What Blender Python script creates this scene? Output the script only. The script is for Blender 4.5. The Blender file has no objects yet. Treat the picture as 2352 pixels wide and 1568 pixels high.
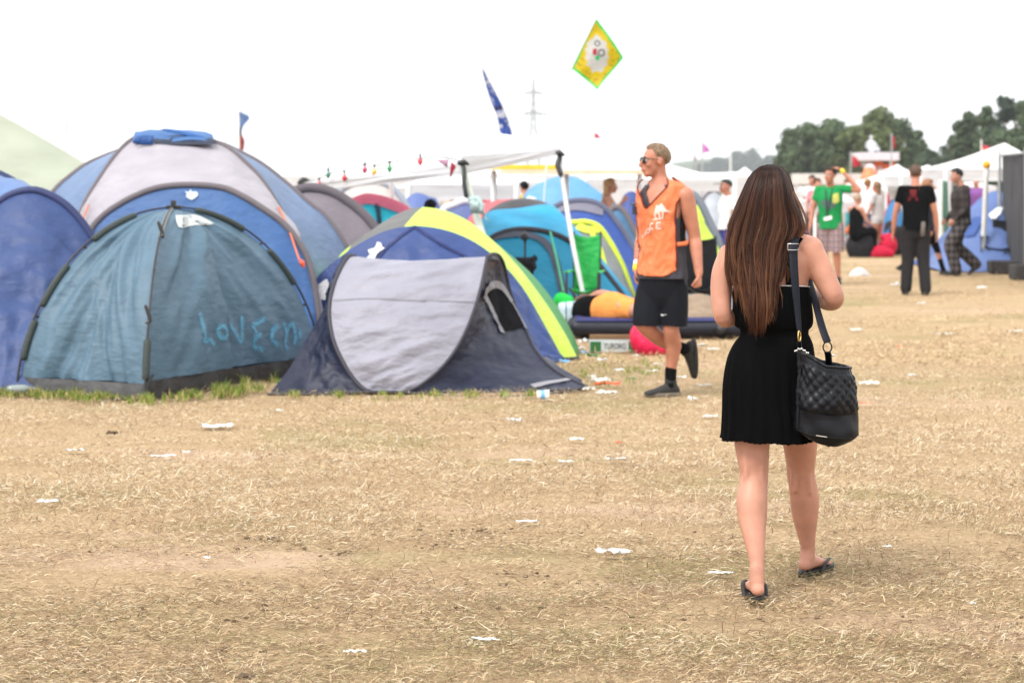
import bpy, bmesh, math, random
import numpy as np
from mathutils import Vector, Matrix, noise
from mathutils.bvhtree import BVHTree
from mathutils.geometry import tessellate_polygon

R = random.Random(11)
sc = bpy.context.scene
COL = sc.collection
# the camera: 1.6 m up, level, 70 mm; P() gives the place in the world that the photograph shows at (x, y) when it is Y metres away
F, H0, CX, HY = 4573.0, 1.6, 1176.0, 412.0
CAM = Vector((0, 0, H0))
def P(x, y, Y): return Vector(((x-CX)/F*Y, Y, H0-(y-HY)/F*Y))
def G(x, y):
    Y = F*H0/(y-HY)
    return Vector(((x-CX)/F*Y, Y, 0))
def s2l(c):
    c = c/255.0
    return c/12.92 if c <= .04045 else ((c+.055)/1.055)**2.4
LIGHT = 1.38
def A(r, g, b): return tuple(min(.85, s2l(v)/LIGHT) for v in (r, g, b))

# ---------------------------------------------------------------- materials
def newmat(name):
    m = bpy.data.materials.new(name); m.use_nodes = True
    nt = m.node_tree
    return m, nt, nt.nodes['Principled BSDF'], nt.nodes['Material Output']
def mat(name, col, rough=.6, var=.08, vscale=6, bump=0, bscale=40, bdist=.01, trans=0, metal=0, spec=.4, sheen=0, stretch=(1,1,1), sss=0, attr=None):
    m, nt, bs, out = newmat(name)
    L = nt.links.new
    tc = nt.nodes.new('ShaderNodeTexCoord'); mp = nt.nodes.new('ShaderNodeMapping')
    mp.inputs['Scale'].default_value = stretch
    L(tc.outputs['Object'], mp.inputs['Vector'])
    no = nt.nodes.new('ShaderNodeTexNoise'); no.inputs['Scale'].default_value = vscale; no.inputs['Detail'].default_value = 5
    L(mp.outputs[0], no.inputs['Vector'])
    mr = nt.nodes.new('ShaderNodeMapRange')
    mr.inputs['From Min'].default_value = .3; mr.inputs['From Max'].default_value = .7
    mr.inputs['To Min'].default_value = 1-var; mr.inputs['To Max'].default_value = 1+var
    L(no.outputs['Fac'], mr.inputs['Value'])
    vm = nt.nodes.new('ShaderNodeVectorMath'); vm.operation = 'SCALE'
    if attr:
        at = nt.nodes.new('ShaderNodeAttribute'); at.attribute_name = attr
        L(at.outputs['Color'], vm.inputs[0])
    else:
        vm.inputs[0].default_value = col[:3]
    L(mr.outputs[0], vm.inputs['Scale'])
    L(vm.outputs[0], bs.inputs['Base Color'])
    bs.inputs['Roughness'].default_value = rough
    bs.inputs['Metallic'].default_value = metal
    bs.inputs['Specular IOR Level'].default_value = spec
    if sheen: bs.inputs['Sheen Weight'].default_value = sheen
    if sss:
        bs.inputs['Subsurface Weight'].default_value = sss
        bs.inputs['Subsurface Radius'].default_value = (1, .35, .2)
        bs.inputs['Subsurface Scale'].default_value = .012
    if bump:
        n2 = nt.nodes.new('ShaderNodeTexNoise'); n2.inputs['Scale'].default_value = bscale; n2.inputs['Detail'].default_value = 6
        L(mp.outputs[0], n2.inputs['Vector'])
        b = nt.nodes.new('ShaderNodeBump'); b.inputs['Strength'].default_value = bump; b.inputs['Distance'].default_value = bdist
        L(n2.outputs['Fac'], b.inputs['Height']); L(b.outputs[0], bs.inputs['Normal'])
    if trans:
        t = nt.nodes.new('ShaderNodeBsdfTranslucent'); L(vm.outputs[0], t.inputs['Color'])
        mx = nt.nodes.new('ShaderNodeMixShader'); mx.inputs[0].default_value = trans
        L(bs.outputs[0], mx.inputs[1]); L(t.outputs[0], mx.inputs[2]); L(mx.outputs[0], out.inputs['Surface'])
    return m
def cloth(name, rgb, trans=.18, rough=.5, bump=.5, **k):
    y = .3*rgb[0]+.6*rgb[1]+.1*rgb[2]; rgb = tuple(max(0, c*1.0) for c in rgb); g = k.pop('gain', .76)
    return mat(name, tuple(c*g for c in A(*rgb)), rough=rough, var=.09, vscale=3, bump=bump, bscale=9, bdist=.03, trans=trans, spec=.35, stretch=(1, 1, 2.2), **k)
def wear(name, rgb, rough=.85, bump=.4, **k):
    return mat(name, A(*rgb), rough=rough, var=.1, vscale=14, bump=bump, bscale=26, bdist=.012, spec=.2, **k)
def alpha_attr(name, rgb):                       # sprayed paint: fades out by the strength stored on its ribbon
    m, nt, bs, out = newmat(name)
    bs.inputs['Base Color'].default_value = (*A(*rgb), 1); bs.inputs['Roughness'].default_value = .7
    at = nt.nodes.new('ShaderNodeAttribute'); at.attribute_name = 'Col'
    no = nt.nodes.new('ShaderNodeTexNoise'); no.inputs['Scale'].default_value = 25
    mu = nt.nodes.new('ShaderNodeMath'); mu.operation = 'MULTIPLY'
    nt.links.new(at.outputs['Fac'], mu.inputs[0]); nt.links.new(no.outputs['Fac'], mu.inputs[1])
    m2 = nt.nodes.new('ShaderNodeMath'); m2.operation = 'MULTIPLY'; m2.inputs[1].default_value = 1.25; m2.use_clamp = True
    nt.links.new(mu.outputs[0], m2.inputs[0]); nt.links.new(m2.outputs[0], bs.inputs['Alpha'])
    return m

M = {}
M['pole_black'] = mat('pole_black', (.02, .02, .022), .4)
M['white_metal'] = mat('white_metal', (.72, .72, .72), .4)
M['grey_metal'] = mat('grey_metal', (.35, .36, .37), .45, metal=.4)
M['brass'] = mat('brass', (.7, .5, .2), .25, metal=1)
M['steel'] = mat('steel', (.6, .6, .6), .25, metal=1)
M['dark_plastic'] = mat('dark_plastic', (.025, .025, .03), .45)
M['skin'] = mat('skin', (.44, .212, .146), .5, var=.13, vscale=13, bump=.25, bscale=70, bdist=.003, spec=.35, sss=.12)
M['skin_red'] = mat('skin_red', (.43, .18, .115), .5, var=.14, vscale=12, spec=.35, sss=.1)
M['lips'] = mat('lips', (.38, .12, .1), .45)
M['eye_white'] = mat('eye_white', (.7, .68, .65), .2)
M['eye_dark'] = mat('eye_dark', (.03, .02, .015), .2)
M['black_cloth'] = mat('black_cloth', (.004, .004, .0045), .9, var=.2, spec=.06, bump=.3, bscale=60, bdist=.004)
M['black_shoe'] = mat('black_shoe', (.02, .019, .019), .7, var=.3, vscale=20)
M['white_paper'] = mat('white_paper', (.8, .8, .78), .7, var=.04, trans=.1)

# ---------------------------------------------------------------- mesh building
def arr(p): return np.array([list(q) for q in p], float)
def resample(pts, n):
    a = arr(pts); d = np.r_[0, np.cumsum(np.linalg.norm(np.diff(a[:, :3], axis=0), axis=1))]
    t = np.linspace(0, d[-1], n)
    return np.stack([np.interp(t, d, a[:, k]) for k in range(a.shape[1])], 1)
def catmull(pts, per=6):
    a = arr(pts)
    if len(a) < 3: return resample(pts, per+1)
    e = np.vstack([2*a[0]-a[1], a, 2*a[-1]-a[-2]]); out = []
    for i in range(1, len(e)-2):
        p0, p1, p2, p3 = e[i-1], e[i], e[i+1], e[i+2]
        for k in range(per):
            t = k/per
            out.append(.5*((2*p1)+(-p0+p2)*t+(2*p0-5*p1+4*p2-p3)*t*t+(-p0+3*p1-3*p2+p3)*t**3))
    out.append(e[-2])
    return np.array(out)
def smooth_curve(pts, n, per=8): return resample(catmull(pts, per), n)

class MB:
    def __init__(s): s.v = []; s.f = []; s.m = []; s.c = []
    def add(s, vs, fs, mi=0, col=None):
        o = len(s.v); s.v += [tuple(p) for p in vs]; s.f += [tuple(i+o for i in f) for f in fs]; s.m += [mi]*len(fs)
        if col is not None: s.c += [col]*len(vs)
        return o
    def grid(s, g, mi=0, wrap=False, mfun=None, keep=None):
        nu, nv = len(g), len(g[0]); o = len(s.v)
        for row in g: s.v += [tuple(p) for p in row]
        for i in range(nu-1):
            for j in range(nv if wrap else nv-1):
                if keep and not keep(i, j): continue
                k = (j+1) % nv
                s.f.append((o+i*nv+j, o+i*nv+k, o+(i+1)*nv+k, o+(i+1)*nv+j)); s.m.append(mfun(i, j) if mfun else mi)
    def tube(s, pts, ra, rb=None, side=None, n=8, mi=0, cap=True, col=None):
        pts = arr(pts); N = len(pts)
        ra = np.full(N, ra) if np.isscalar(ra) else np.asarray(ra, float)
        rb = ra if rb is None else (np.full(N, rb) if np.isscalar(rb) else np.asarray(rb, float))
        T = np.gradient(pts, axis=0); T /= np.linalg.norm(T, axis=1)[:, None]+1e-12
        if side is None:
            h = np.array([1., 0, 0]) if abs(T[0][0]) < .8 else np.array([0, 1., 0])
        else: h = np.array(list(side), float)
        rings = []; first = None; last = None
        for i in range(N):
            if side is not None: h = np.array(list(side), float)
            a = h-T[i]*np.dot(h, T[i]); a /= np.linalg.norm(a)+1e-12
            b = np.cross(T[i], a)
            if side is None: h = a
            rings.append((pts[i], a, b, ra[i], rb[i], T[i]))
        full = []
        if cap:
            p, a, b, x, y, t = rings[0]; e = min(x, y)
            for q in (75, 50, 25):
                w = math.radians(q); full.append((p-t*e*math.sin(w), a, b, x*math.cos(w), y*math.cos(w), t))
        full += rings
        if cap:
            p, a, b, x, y, t = rings[-1]; e = min(x, y)
            for q in (25, 50, 75):
                w = math.radians(q); full.append((p+t*e*math.sin(w), a, b, x*math.cos(w), y*math.cos(w), t))
        vs = []
        for p, a, b, x, y, t in full:
            for k in range(n):
                w = 2*math.pi*k/n; vs.append(p+a*x*math.cos(w)+b*y*math.sin(w))
        fs = [(i*n+k, i*n+(k+1) % n, (i+1)*n+(k+1) % n, (i+1)*n+k) for i in range(len(full)-1) for k in range(n)]
        fs.append(tuple(range(n))[::-1]); fs.append(tuple((len(full)-1)*n+k for k in range(n)))
        s.add(vs, fs, mi, col)
    def limb(s, ch, side=None, n=12, per=5):      # ch: (Vector, ra[, rb])
        a = catmull([list(c[0])+[c[1], c[2] if len(c) > 2 else c[1]] for c in ch], per)
        s.tube(a[:, :3], a[:, 3], a[:, 4], side, n)
    def ball(s, c, r, ax=None, n=12, mi=0):
        if np.isscalar(r): r = (r, r, r)
        ax = ax or (Vector((1, 0, 0)), Vector((0, 1, 0)), Vector((0, 0, 1)))
        vs = []; m = n//2+1
        for i in range(m+1):
            th = math.pi*i/m
            for k in range(n):
                w = 2*math.pi*k/n
                vs.append(Vector(c)+ax[0]*r[0]*math.sin(th)*math.cos(w)+ax[1]*r[1]*math.sin(th)*math.sin(w)+ax[2]*r[2]*math.cos(th))
        fs = [(i*n+k, i*n+(k+1) % n, (i+1)*n+(k+1) % n, (i+1)*n+k) for i in range(m) for k in range(n)]
        s.add(vs, fs, mi)
    def box(s, c, size, ax=None, mi=0):
        ax = ax or (Vector((1, 0, 0)), Vector((0, 1, 0)), Vector((0, 0, 1)))
        c = Vector(c); vs = [c+ax[0]*(size[0]/2*a)+ax[1]*(size[1]/2*b)+ax[2]*(size[2]/2*d) for a in (-1, 1) for b in (-1, 1) for d in (-1, 1)]
        s.add(vs, [(0, 1, 3, 2), (4, 6, 7, 5), (0, 4, 5, 1), (2, 3, 7, 6), (0, 2, 6, 4), (1, 5, 7, 3)], mi)
    def bvh(s): return BVHTree.FromPolygons([Vector(p) for p in s.v], s.f)
    def build(s, name, mats, parent=None, smooth=True, bevel=0, weld=False, solid=0):
        me = bpy.data.meshes.new(name); me.from_pydata(s.v, [], s.f)
        for mm in (mats if isinstance(mats, (list, tuple)) else [mats]): me.materials.append(mm)
        if any(s.m): me.polygons.foreach_set('material_index', s.m)
        if s.c:
            at = me.color_attributes.new('Col', 'FLOAT_COLOR', 'POINT')
            at.data.foreach_set('color', np.array([list(c)+[1]*(4-len(c)) for c in s.c], float).ravel())
        if weld or bevel or solid:
            bm = bmesh.new(); bm.from_mesh(me)
            if weld: bmesh.ops.remove_doubles(bm, verts=bm.verts, dist=1e-5)
            if bevel:
                bmesh.ops.bevel(bm, geom=[e for e in bm.edges], offset=bevel, segments=2, affect='EDGES', profile=.6)
            if solid: bmesh.ops.solidify(bm, geom=bm.faces[:], thickness=solid)
            bm.to_mesh(me); bm.free()
        if smooth: me.polygons.foreach_set('use_smooth', [True]*len(me.polygons))
        me.update()
        return link(name, me, parent)
def link(name, me, parent=None):
    o = bpy.data.objects.new(name, me); COL.objects.link(o)
    if parent: o.parent = parent; o.matrix_parent_inverse = Matrix.Translation(-parent.location)
    return o
def fuse(name, mb, m, parent, voxel=.012, it=5, fac=.5, cut=None):      # join overlapping limbs into ONE continuous surface
    me = bpy.data.meshes.new(name); me.from_pydata(mb.v, [], mb.f)
    o = bpy.data.objects.new(name, me); COL.objects.link(o)
    r = o.modifiers.new('r', 'REMESH'); r.mode = 'VOXEL'; r.voxel_size = voxel
    s = o.modifiers.new('s', 'SMOOTH'); s.factor = fac; s.iterations = it
    bpy.context.view_layer.update()
    dg = bpy.context.evaluated_depsgraph_get()
    m2 = bpy.data.meshes.new_from_object(o.evaluated_get(dg)); bpy.data.objects.remove(o); bpy.data.meshes.remove(me)
    if cut is not None:                               # a straight hem: everything below this height goes
        bm = bmesh.new(); bm.from_mesh(m2)
        bmesh.ops.bisect_plane(bm, geom=bm.verts[:]+bm.edges[:]+bm.faces[:], plane_co=(0, 0, cut), plane_no=(0, 0, -1), clear_outer=True)
        for e in [e for e in bm.edges if e.is_boundary]:
            for v in e.verts: v.co.z = cut+.008*noise.noise(v.co*14)
        bm.to_mesh(m2); bm.free()
    m2.name = name; m2.materials.clear()
    for q in (m if isinstance(m, (list, tuple)) else [m]): m2.materials.append(q)
    m2.polygons.foreach_set('use_smooth', [True]*len(m2.polygons))
    return link(name, m2, parent)
def mesh_bvh(o): return BVHTree.FromPolygons([v.co.copy() for v in o.data.vertices], [tuple(p.vertices) for p in o.data.polygons])
def tag(o, label=None, cat=None, group=None, kind=None):
    if label: o['label'] = label
    if cat: o['category'] = cat
    if group: o['group'] = group
    if kind: o['kind'] = kind
    return o
def thing(name, label, cat, loc=(0, 0, 0), group=None):
    o = bpy.data.objects.new(name, None); COL.objects.link(o); o.location = loc; o.empty_display_size = .2
    return tag(o, label, cat, group)
def copy_tree(o, shift, parent=None):
    c = o.copy(); COL.objects.link(c)
    if parent is None: c.location = o.location+Vector(shift)
    else: c.parent = parent
    for ch in list(o.children): copy_tree(ch, shift, c)
    return c
def hit(bv, x, y, off=.004):                      # the point of a surface that stands at (x, y) in the photograph
    d = (P(x, y, 1)-CAM).normalized()
    p, n, i, dist = bv.ray_cast(CAM, d)
    if p is None: return None
    if n.dot(d) > 0: n = -n
    return p+n*off, n
def ribbon(mb, bv, pts, w, off=.004, n=24, soft=False, per=6):   # a stripe laid on a surface along a line
    c = smooth_curve(pts, n, per); H = [hit(bv, x, y, off) for x, y in c]
    H = [h for h in H if h]
    if len(H) < 2: return
    g = []
    for i, (p, nn) in enumerate(H):
        t = (H[min(i+1, len(H)-1)][0]-H[max(i-1, 0)][0]).normalized(); s = nn.cross(t).normalized()
        ks = (-1, -.5, 0, .5, 1) if soft else (-1, 1)
        g.append([p+s*w/2*k for k in ks])
        if soft: mb.c += [(e, e, e) for e in (0, .7, 1, .7, 0)]
    mb.grid(g)
def decal(mb, bv, poly, off=.004, rings=4, mi=0):  # a filled outline laid on a surface
    c = np.mean(arr(poly), 0); L = []
    pp = resample(list(poly)+[poly[0]], max(16, len(poly)*2+1))[:-1]
    for r in range(rings+1):
        row = []
        for q in pp:
            w = c+(q-c)*max(r/rings, .02); h = hit(bv, w[0], w[1], off); tr = 0
            while h is None and tr < 30: tr += 1; w = c+(w-c)*.96; h = hit(bv, w[0], w[1], off)
            if h is None: return
            row.append(h[0])
        L.append(row)
    mb.grid(L, mi, wrap=True)
def ppts(pts, Y0=None, Y1=None):                   # hoop given by its outline: (x, y) with depth by height, or (x, y, Y)
    if Y0 is None: return [P(*p) for p in pts]
    ys = [p[1] for p in pts]; a, b = max(ys), min(ys)
    return [P(x, y, Y0+(Y1-Y0)*(a-y)/(a-b)) for x, y in pts]
def patch(mb, Aa, Bb, nu=40, nv=24, fold=.012, bulge=0, ff=(3, 9), mi=0, mfun=None, seed=0, keep=None, sag=0):
    a = smooth_curve(Aa, nu+1); b = smooth_curve(Bb, nu+1); g = []
    for i in range(nu+1):
        t = i/nu; row = []
        d = b[i]-a[i]; tt = (a[min(i+1, nu)]-a[max(i-1, 0)])+(b[min(i+1, nu)]-b[max(i-1, 0)])
        n = np.cross(tt, d); n /= np.linalg.norm(n)+1e-9
        if np.dot(n, np.array(CAM)-a[i]) < 0: n = -n
        for j in range(nv+1):
            s = j/nv; e = min(1, 5*s*(1-s)*1.2)
            q = noise.fractal(Vector((s*ff[0]+seed*7.3, t*ff[1]+seed*3.1, seed)), .9, 2, 3)
            p = a[i]+d*s+n*(q*fold*e+bulge*4*s*(1-s))
            p = p-np.array([0, 0, sag*4*s*(1-s)])
            row.append(p)
        g.append(row)
    mb.grid(g, mi, mfun=mfun, keep=keep)
    return g
def pole(name, pts, r, m, parent, n=60, k=6):
    b = MB(); b.tube(smooth_curve(pts, n), r, n=k); return b.build(name, m, parent)
HAZE, SKY, SUN, EXPO = 0.00026, 0.84, 1.5, 0.9
# ---------------------------------------------------------------- people
def frame(f):
    f = Vector(f).normalized(); u = Vector((0, 0, 1)); s = f.cross(u).normalized()      # s: the person's right
    return f, s, s.cross(f).normalized()
def add_head(mb, c, f, sz=1.0, tilt=0):
    f, s, u = frame(f)
    if tilt:
        q = Matrix.Rotation(tilt, 3, s); f = q @ f; u = q @ u
    ax = (s, f, u); k = sz
    B = lambda a, b, d, r: mb.ball(c+(s*a+f*b+u*d)*k, tuple(x*k for x in r), ax, 16)
    B(0, -.008, .03, (.074, .094, .086)); B(0, .03, -.04, (.056, .062, .07)); B(0, .066, -.098, (.026, .022, .02))
    B(0, .078, .022, (.048, .016, .014)); B(0, .09, -.064, (.024, .012, .013)); B(0, .04, -.085, (.044, .05, .03))
    for q in (-1, 1):
        B(q*.077, -.012, -.005, (.012, .02, .031)); B(q*.042, .062, -.025, (.022, .022, .022))
    mb.limb([(c+(f*.09+u*.016)*k, .009*k), (c+(f*.105-u*.012)*k, .0115*k), (c+(f*.116-u*.032)*k, .0135*k), (c+(f*.096-u*.04)*k, .012*k)], n=10)
    return f, s, u
def face_parts(root, c, f, s, u, k=1, eyes=True):
    if eyes:
        for q in (-1, 1):
            b = MB(); b.ball(c+(s*q*.031+f*.08+u*.004)*k, .0125*k); e = b.build('eye', M['eye_white'], root)
            b = MB(); b.ball(c+(s*q*.031+f*.0885+u*.004)*k, .006*k); b.build('iris', M['eye_dark'], root)
            b = MB(); b.limb([(c+(s*q*.014+f*.094+u*.024)*k, .004*k), (c+(s*q*.032+f*.092+u*.029)*k, .005*k), (c+(s*q*.05+f*.08+u*.024)*k, .003*k)], n=6); b.build('eyebrow', M['eye_dark'], root)
    b = MB(); b.limb([(c+(-s*.022+f*.09-u*.063)*k, .004*k), (c+(f*.1015-u*.062)*k, .007*k), (c+(s*.022+f*.09-u*.063)*k, .004*k)], n=8); b.build('mouth', M['lips'], root)
def hair_short(root, c, f, m, k=1, thick=.016, front=38, back=-38, sidev=2, nz=1.0, tilt=0):
    f, s, u = frame(f)
    if tilt: q = Matrix.Rotation(tilt, 3, s); f = q @ f; u = q @ u
    b = MB(); nu, nv = 26, 56; g = []
    for i in range(nu+1):
        row = []
        for j in range(nv):
            az = 2*math.pi*j/nv; ca = math.cos(az)       # 0 = front
            lo = front if ca > .55 else (sidev+(front-sidev)*max(0, (ca-.2)/.35) if ca > .2 else (sidev if ca > -.25 else sidev+(back-sidev)*min(1, (-.25-ca)/.5)))
            el = math.radians(lo+(90-lo)*i/nu)
            d = f*(math.cos(el)*math.cos(az))+s*(math.cos(el)*math.sin(az))+u*math.sin(el)
            e = min(1, i/5)
            th = thick*e*(.75+.5*noise.noise(d*9*nz+Vector((3, 1, 7))))+.002+.003*noise.noise(d*30)
            r = Vector((.074, .094, .086))
            p = c+(u*.03-f*.008)*k+(s*d.dot(s)*(r.x+th)+f*d.dot(f)*(r.y+th)+u*d.dot(u)*(r.z+th))*k
            row.append(p)
        g.append(row)
    b.grid(g, wrap=True)
    return b.build('hair', m, root)
def add_hand(mb, w, d, pn, th, k=1.0, curl=.5):
    d = d.normalized(); pn = (pn-d*pn.dot(d)).normalized(); sd = d.cross(pn).normalized()
    if sd.dot(th) < 0: sd = -sd                        # sd points to the thumb's side
    mb.limb([(w-d*.01*k, .026*k, .02*k), (w+d*.035*k, .036*k, .016*k), (w+d*.085*k, .041*k, .013*k)], sd, 12, 4)
    for i, (o, L) in enumerate(((.031, .066), (.0105, .076), (-.0105, .071), (-.031, .056))):
        p = w+(d*(.086-.004*abs(i-1))+sd*o)*k; a = 0; ch = [(p-d*.02*k, .0095*k)]; 
        for q, fr in enumerate((.45, .32, .23)):
            a += curl*(1.0 if q == 0 else 1.15)*(1+.08*i)
            dr = d*math.cos(a)+pn*math.sin(a)+sd*(o*1.2)
            ch.append((p, .0095*k-.0006*q)); p = p+dr.normalized()*L*fr*k
        ch.append((p, .0068*k)); mb.limb(ch, sd, 8, 3)
    p = w+(d*.025+sd*.03)*k; t1 = (d*.75+sd*.65+pn*.25).normalized(); t2 = (d*.9+sd*.1+pn*(.3+.5*curl)).normalized()
    mb.limb([(p-sd*.012*k, .014*k), (p+t1*.03*k, .0125*k), (p+(t1*.034+t2*.028)*k, .0105*k), (p+(t1*.034+t2*.05)*k, .008*k)], None, 8, 3)
def add_foot(mb, an, fd, k=1.0, drop=.075):
    fd = Vector(fd).normalized(); up = Vector((0, 0, 1)); sd = fd.cross(up).normalized(); up = sd.cross(fd)
    b = an-up*drop*k
    mb.limb([(an+up*.02*k, .033*k), (an-fd*.012*k-up*.03*k, .034*k)], None, 10, 3)
    mb.limb([(b-fd*.035*k+up*.03*k, .029*k, .028*k), (b+fd*.03*k+up*.036*k, .033*k, .034*k), (b+fd*.085*k+up*.026*k, .038*k, .026*k), (b+fd*.135*k+up*.017*k, .043*k, .017*k), (b+fd*.165*k+up*.012*k, .04*k, .012*k)], sd, 12, 4)
    for i in range(5):
        o = -.034+.017*i; q = b+fd*(.165-.0028*abs(i-1)**1.6)*k+sd*o*k+up*.011*k
        mb.limb([(q, .0105*k), (q+fd*(.03 if i < 2 else .024)*k, .0085*k)], None, 8, 3)
def shoe(root, an, fd, m, sole, k=1.0, drop=.08, voxel=.008, high=.0, up=None):
    fd = Vector(fd).normalized(); up = Vector(up) if up is not None else Vector((0, 0, 1)); sd = fd.cross(up).normalized(); up = sd.cross(fd)
    b = an-up*drop*k; mb = MB()
    mb.limb([(an+up*(.01+high)*k, .044*k, .046*k), (b-fd*.01*k+up*.05*k, .043*k, .05*k)], sd, 12, 3)
    mb.limb([(b-fd*.04*k+up*.04*k, .037*k, .036*k), (b+fd*.04*k+up*.044*k, .04*k, .042*k), (b+fd*.1*k+up*.034*k, .045*k, .032*k), (b+fd*.16*k+up*.026*k, .047*k, .024*k), (b+fd*.195*k+up*.022*k, .038*k, .019*k)], sd, 14, 4)
    o = fuse('shoe', mb, m, root, voxel, 4)
    s2 = MB(); g = []
    for z, e in ((0, .95), (.004, 1), (.02, 1.0), (.026, .96)):
        row = []
        for q in range(32):
            w = 2*math.pi*q/32; x = .065+.15*math.cos(w); y = (.047-.008*math.cos(w-.2) if math.cos(w) < 0 else .05)*math.sin(w)*(1-.1*(math.cos(w) < -.5))
            row.append(b+fd*x*e*k+sd*y*e*k+up*z*k)
        g.append(row)
    s2.grid(g, wrap=True); s2.add(g[0], [tuple(range(32))[::-1]]); s2.add(g[-1], [tuple(range(32))])
    s2.build('shoe_sole', sole, root)

def joints(base, H, f, over=None, lean=0):
    f, s, u = frame(f); base = Vector(base)
    L = dict(pelvis=(0, 0, .515), waist=(0, .0, .605), chest=(0, .005, .72), neck=(0, -.012, .825), head=(0, .02, .925),
             shL=(-.105, -.005, .805), shR=(.105, -.005, .805), elL=(-.14, -.02, .62), elR=(.14, -.02, .62), wrL=(-.145, .035, .475), wrR=(.145, .035, .475),
             hipL=(-.05, 0, .5), hipR=(.05, 0, .5), knL=(-.055, .012, .275), knR=(.055, .012, .275), anL=(-.055, -.02, .046), anR=(.055, -.02, .046))
    L.update(over or {})
    return {k: base+s*(v[0]*H)+f*(v[1]*H)+u*(v[2]*H) for k, v in L.items()}, f, s
def body(root, J, f, s, hf, m, H=1.78, girl=False, voxel=.012, hands=None, feet=True, fdL=None, fdR=None, hsz=None, tilt=0, arm=1.0, it=5):
    k = H/1.78; w = .9 if girl else 1.0; mb = MB(); hsz = hsz or k**.5
    mb.limb([(J['pelvis']-Vector((0, 0, .06*k)), .15*k*w*(1.08 if girl else 1), .115*k), (J['pelvis'], .165*k*w*(1.08 if girl else 1), .125*k), (J['waist'], .14*k*w, .105*k), (J['chest'], .165*k*w, .12*k), (J['chest'].lerp(J['neck'], .55), .16*k*w, .1*k), (J['chest'].lerp(J['neck'], .85), .1*k*w, .07*k), (J['neck'], .06*k, .06*k)], s, 18)
    mb.limb([(J['neck']-Vector((0, 0, .03)), .062*k*w), (J['neck'].lerp(J['head'], .5), .055*k*w), (J['head']-Vector((0, 0, .03)), .055*k*w)], None, 14, 4)
    for q in 'LR':
        sh, el, wr = J['sh'+q], J['el'+q], J['wr'+q]; a = k*w*arm
        mb.limb([(J['neck'].lerp(sh, .35)-Vector((0, 0, .02*k)), .05*a), (sh, .056*a)], None, 12, 4)
        mb.limb([(sh, .057*a), (sh.lerp(el, .3), .054*a), (sh.lerp(el, .7), .046*a), (el, .04*a), (el.lerp(wr, .3), .041*a), (el.lerp(wr, .7), .033*a), (wr, .027*a)], None, 12)
        hp, kn, an = J['hip'+q], J['kn'+q], J['an'+q]
        mb.limb([(hp, .095*k), (hp.lerp(kn, .4), .082*k), (hp.lerp(kn, .8), .063*k), (kn, .057*k), (kn.lerp(an, .28), .058*k), (kn.lerp(an, .6), .046*k), (an, .034*k)], None, 14)
        hd = (hands or {}).get(q)
        if hd is None:
            d = (wr-el).normalized(); hd = (d, -(s if q == 'R' else -s), f, .35)
        add_hand(mb, wr, Vector(hd[0]), Vector(hd[1]), Vector(hd[2]), k*w**.5, hd[3])
        if feet: add_foot(mb, an, (fdL if q == 'L' else fdR) or f, k)
    F3 = add_head(mb, J['head'], hf, hsz, tilt)
    o = fuse('body', mb, m, root, voxel, it)
    return o, F3, hsz
def top(root, name, J, s, m, H=1.78, hem=.0, puff=.018, sleeve=.5, voxel=.014, girl=False, long=False, nosleeve=False, it=4):
    k = H/1.78; w = .9 if girl else 1.0; mb = MB()
    b = J['pelvis']+(J['waist']-J['pelvis'])*(-hem)
    mb.limb([(b-Vector((0, 0, .14*k)), .17*k*w+puff, .13*k+puff), (b, .168*k*w+puff, .13*k+puff), (J['waist'], .15*k*w+puff, .115*k+puff), (J['chest'], .168*k*w+puff, .124*k+puff), (J['chest'].lerp(J['neck'], .55), .165*k*w+puff*.6, .104*k+puff*.6), (J['chest'].lerp(J['neck'], .85), .105*k*w+puff*.3, .074*k+puff*.3), (J['neck']-Vector((0, 0, .012)), .064*k, .064*k)], s, 18)
    for q in 'LR':
        sh, el, wr = J['sh'+q], J['el'+q], J['wr'+q]
        if nosleeve: continue
        mb.limb([(J['neck'].lerp(sh, .35)-Vector((0, 0, .018*k)), .055*k*w), (sh, .062*k*w)], None, 12, 4)
        if long: ch = [(sh, .064*k), (sh.lerp(el, .5), .06*k), (el, .054*k), (el.lerp(wr, .5), .048*k), (el.lerp(wr, .97), .04*k)]
        else: ch = [(sh, .064*k), (sh.lerp(el, sleeve*.5), .064*k), (sh.lerp(el, sleeve), .066*k)]
        mb.limb(ch, None, 12, 4)
    return fuse(name, mb, m, root, voxel, it, cut=b.z)
def legs_cloth(root, name, J, s, m, H=1.78, upto=.75, r=(.105, .1, .095, .09), voxel=.014, ankle=False, it=4, rise=.03):
    k = H/1.78; mb = MB()
    mb.limb([(J['pelvis']+Vector((0, 0, rise*k)), .165*k, .128*k), (J['pelvis']-Vector((0, 0, .06*k)), .172*k, .132*k)], s, 18, 4)
    for q in 'LR':
        hp, kn, an = J['hip'+q], J['kn'+q], J['an'+q]
        if ankle: ch = [(hp, r[0]*k), (hp.lerp(kn, .5), r[1]*k), (kn, r[2]*k), (kn.lerp(an, .5), r[3]*k), (kn.lerp(an, 1.0), r[3]*.98*k)]
        else: ch = [(hp, r[0]*k), (hp.lerp(kn, upto*.5), r[1]*k), (hp.lerp(kn, upto), r[2]*k), (hp.lerp(kn, upto+.4), r[2]*k)]
        mb.limb(ch, None, 14, 4)
    return fuse(name, mb, m, root, voxel, it, cut=None if ankle else (J['hipL'].lerp(J['knL'], upto).z+J['hipR'].lerp(J['knR'], upto).z)/2)

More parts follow.
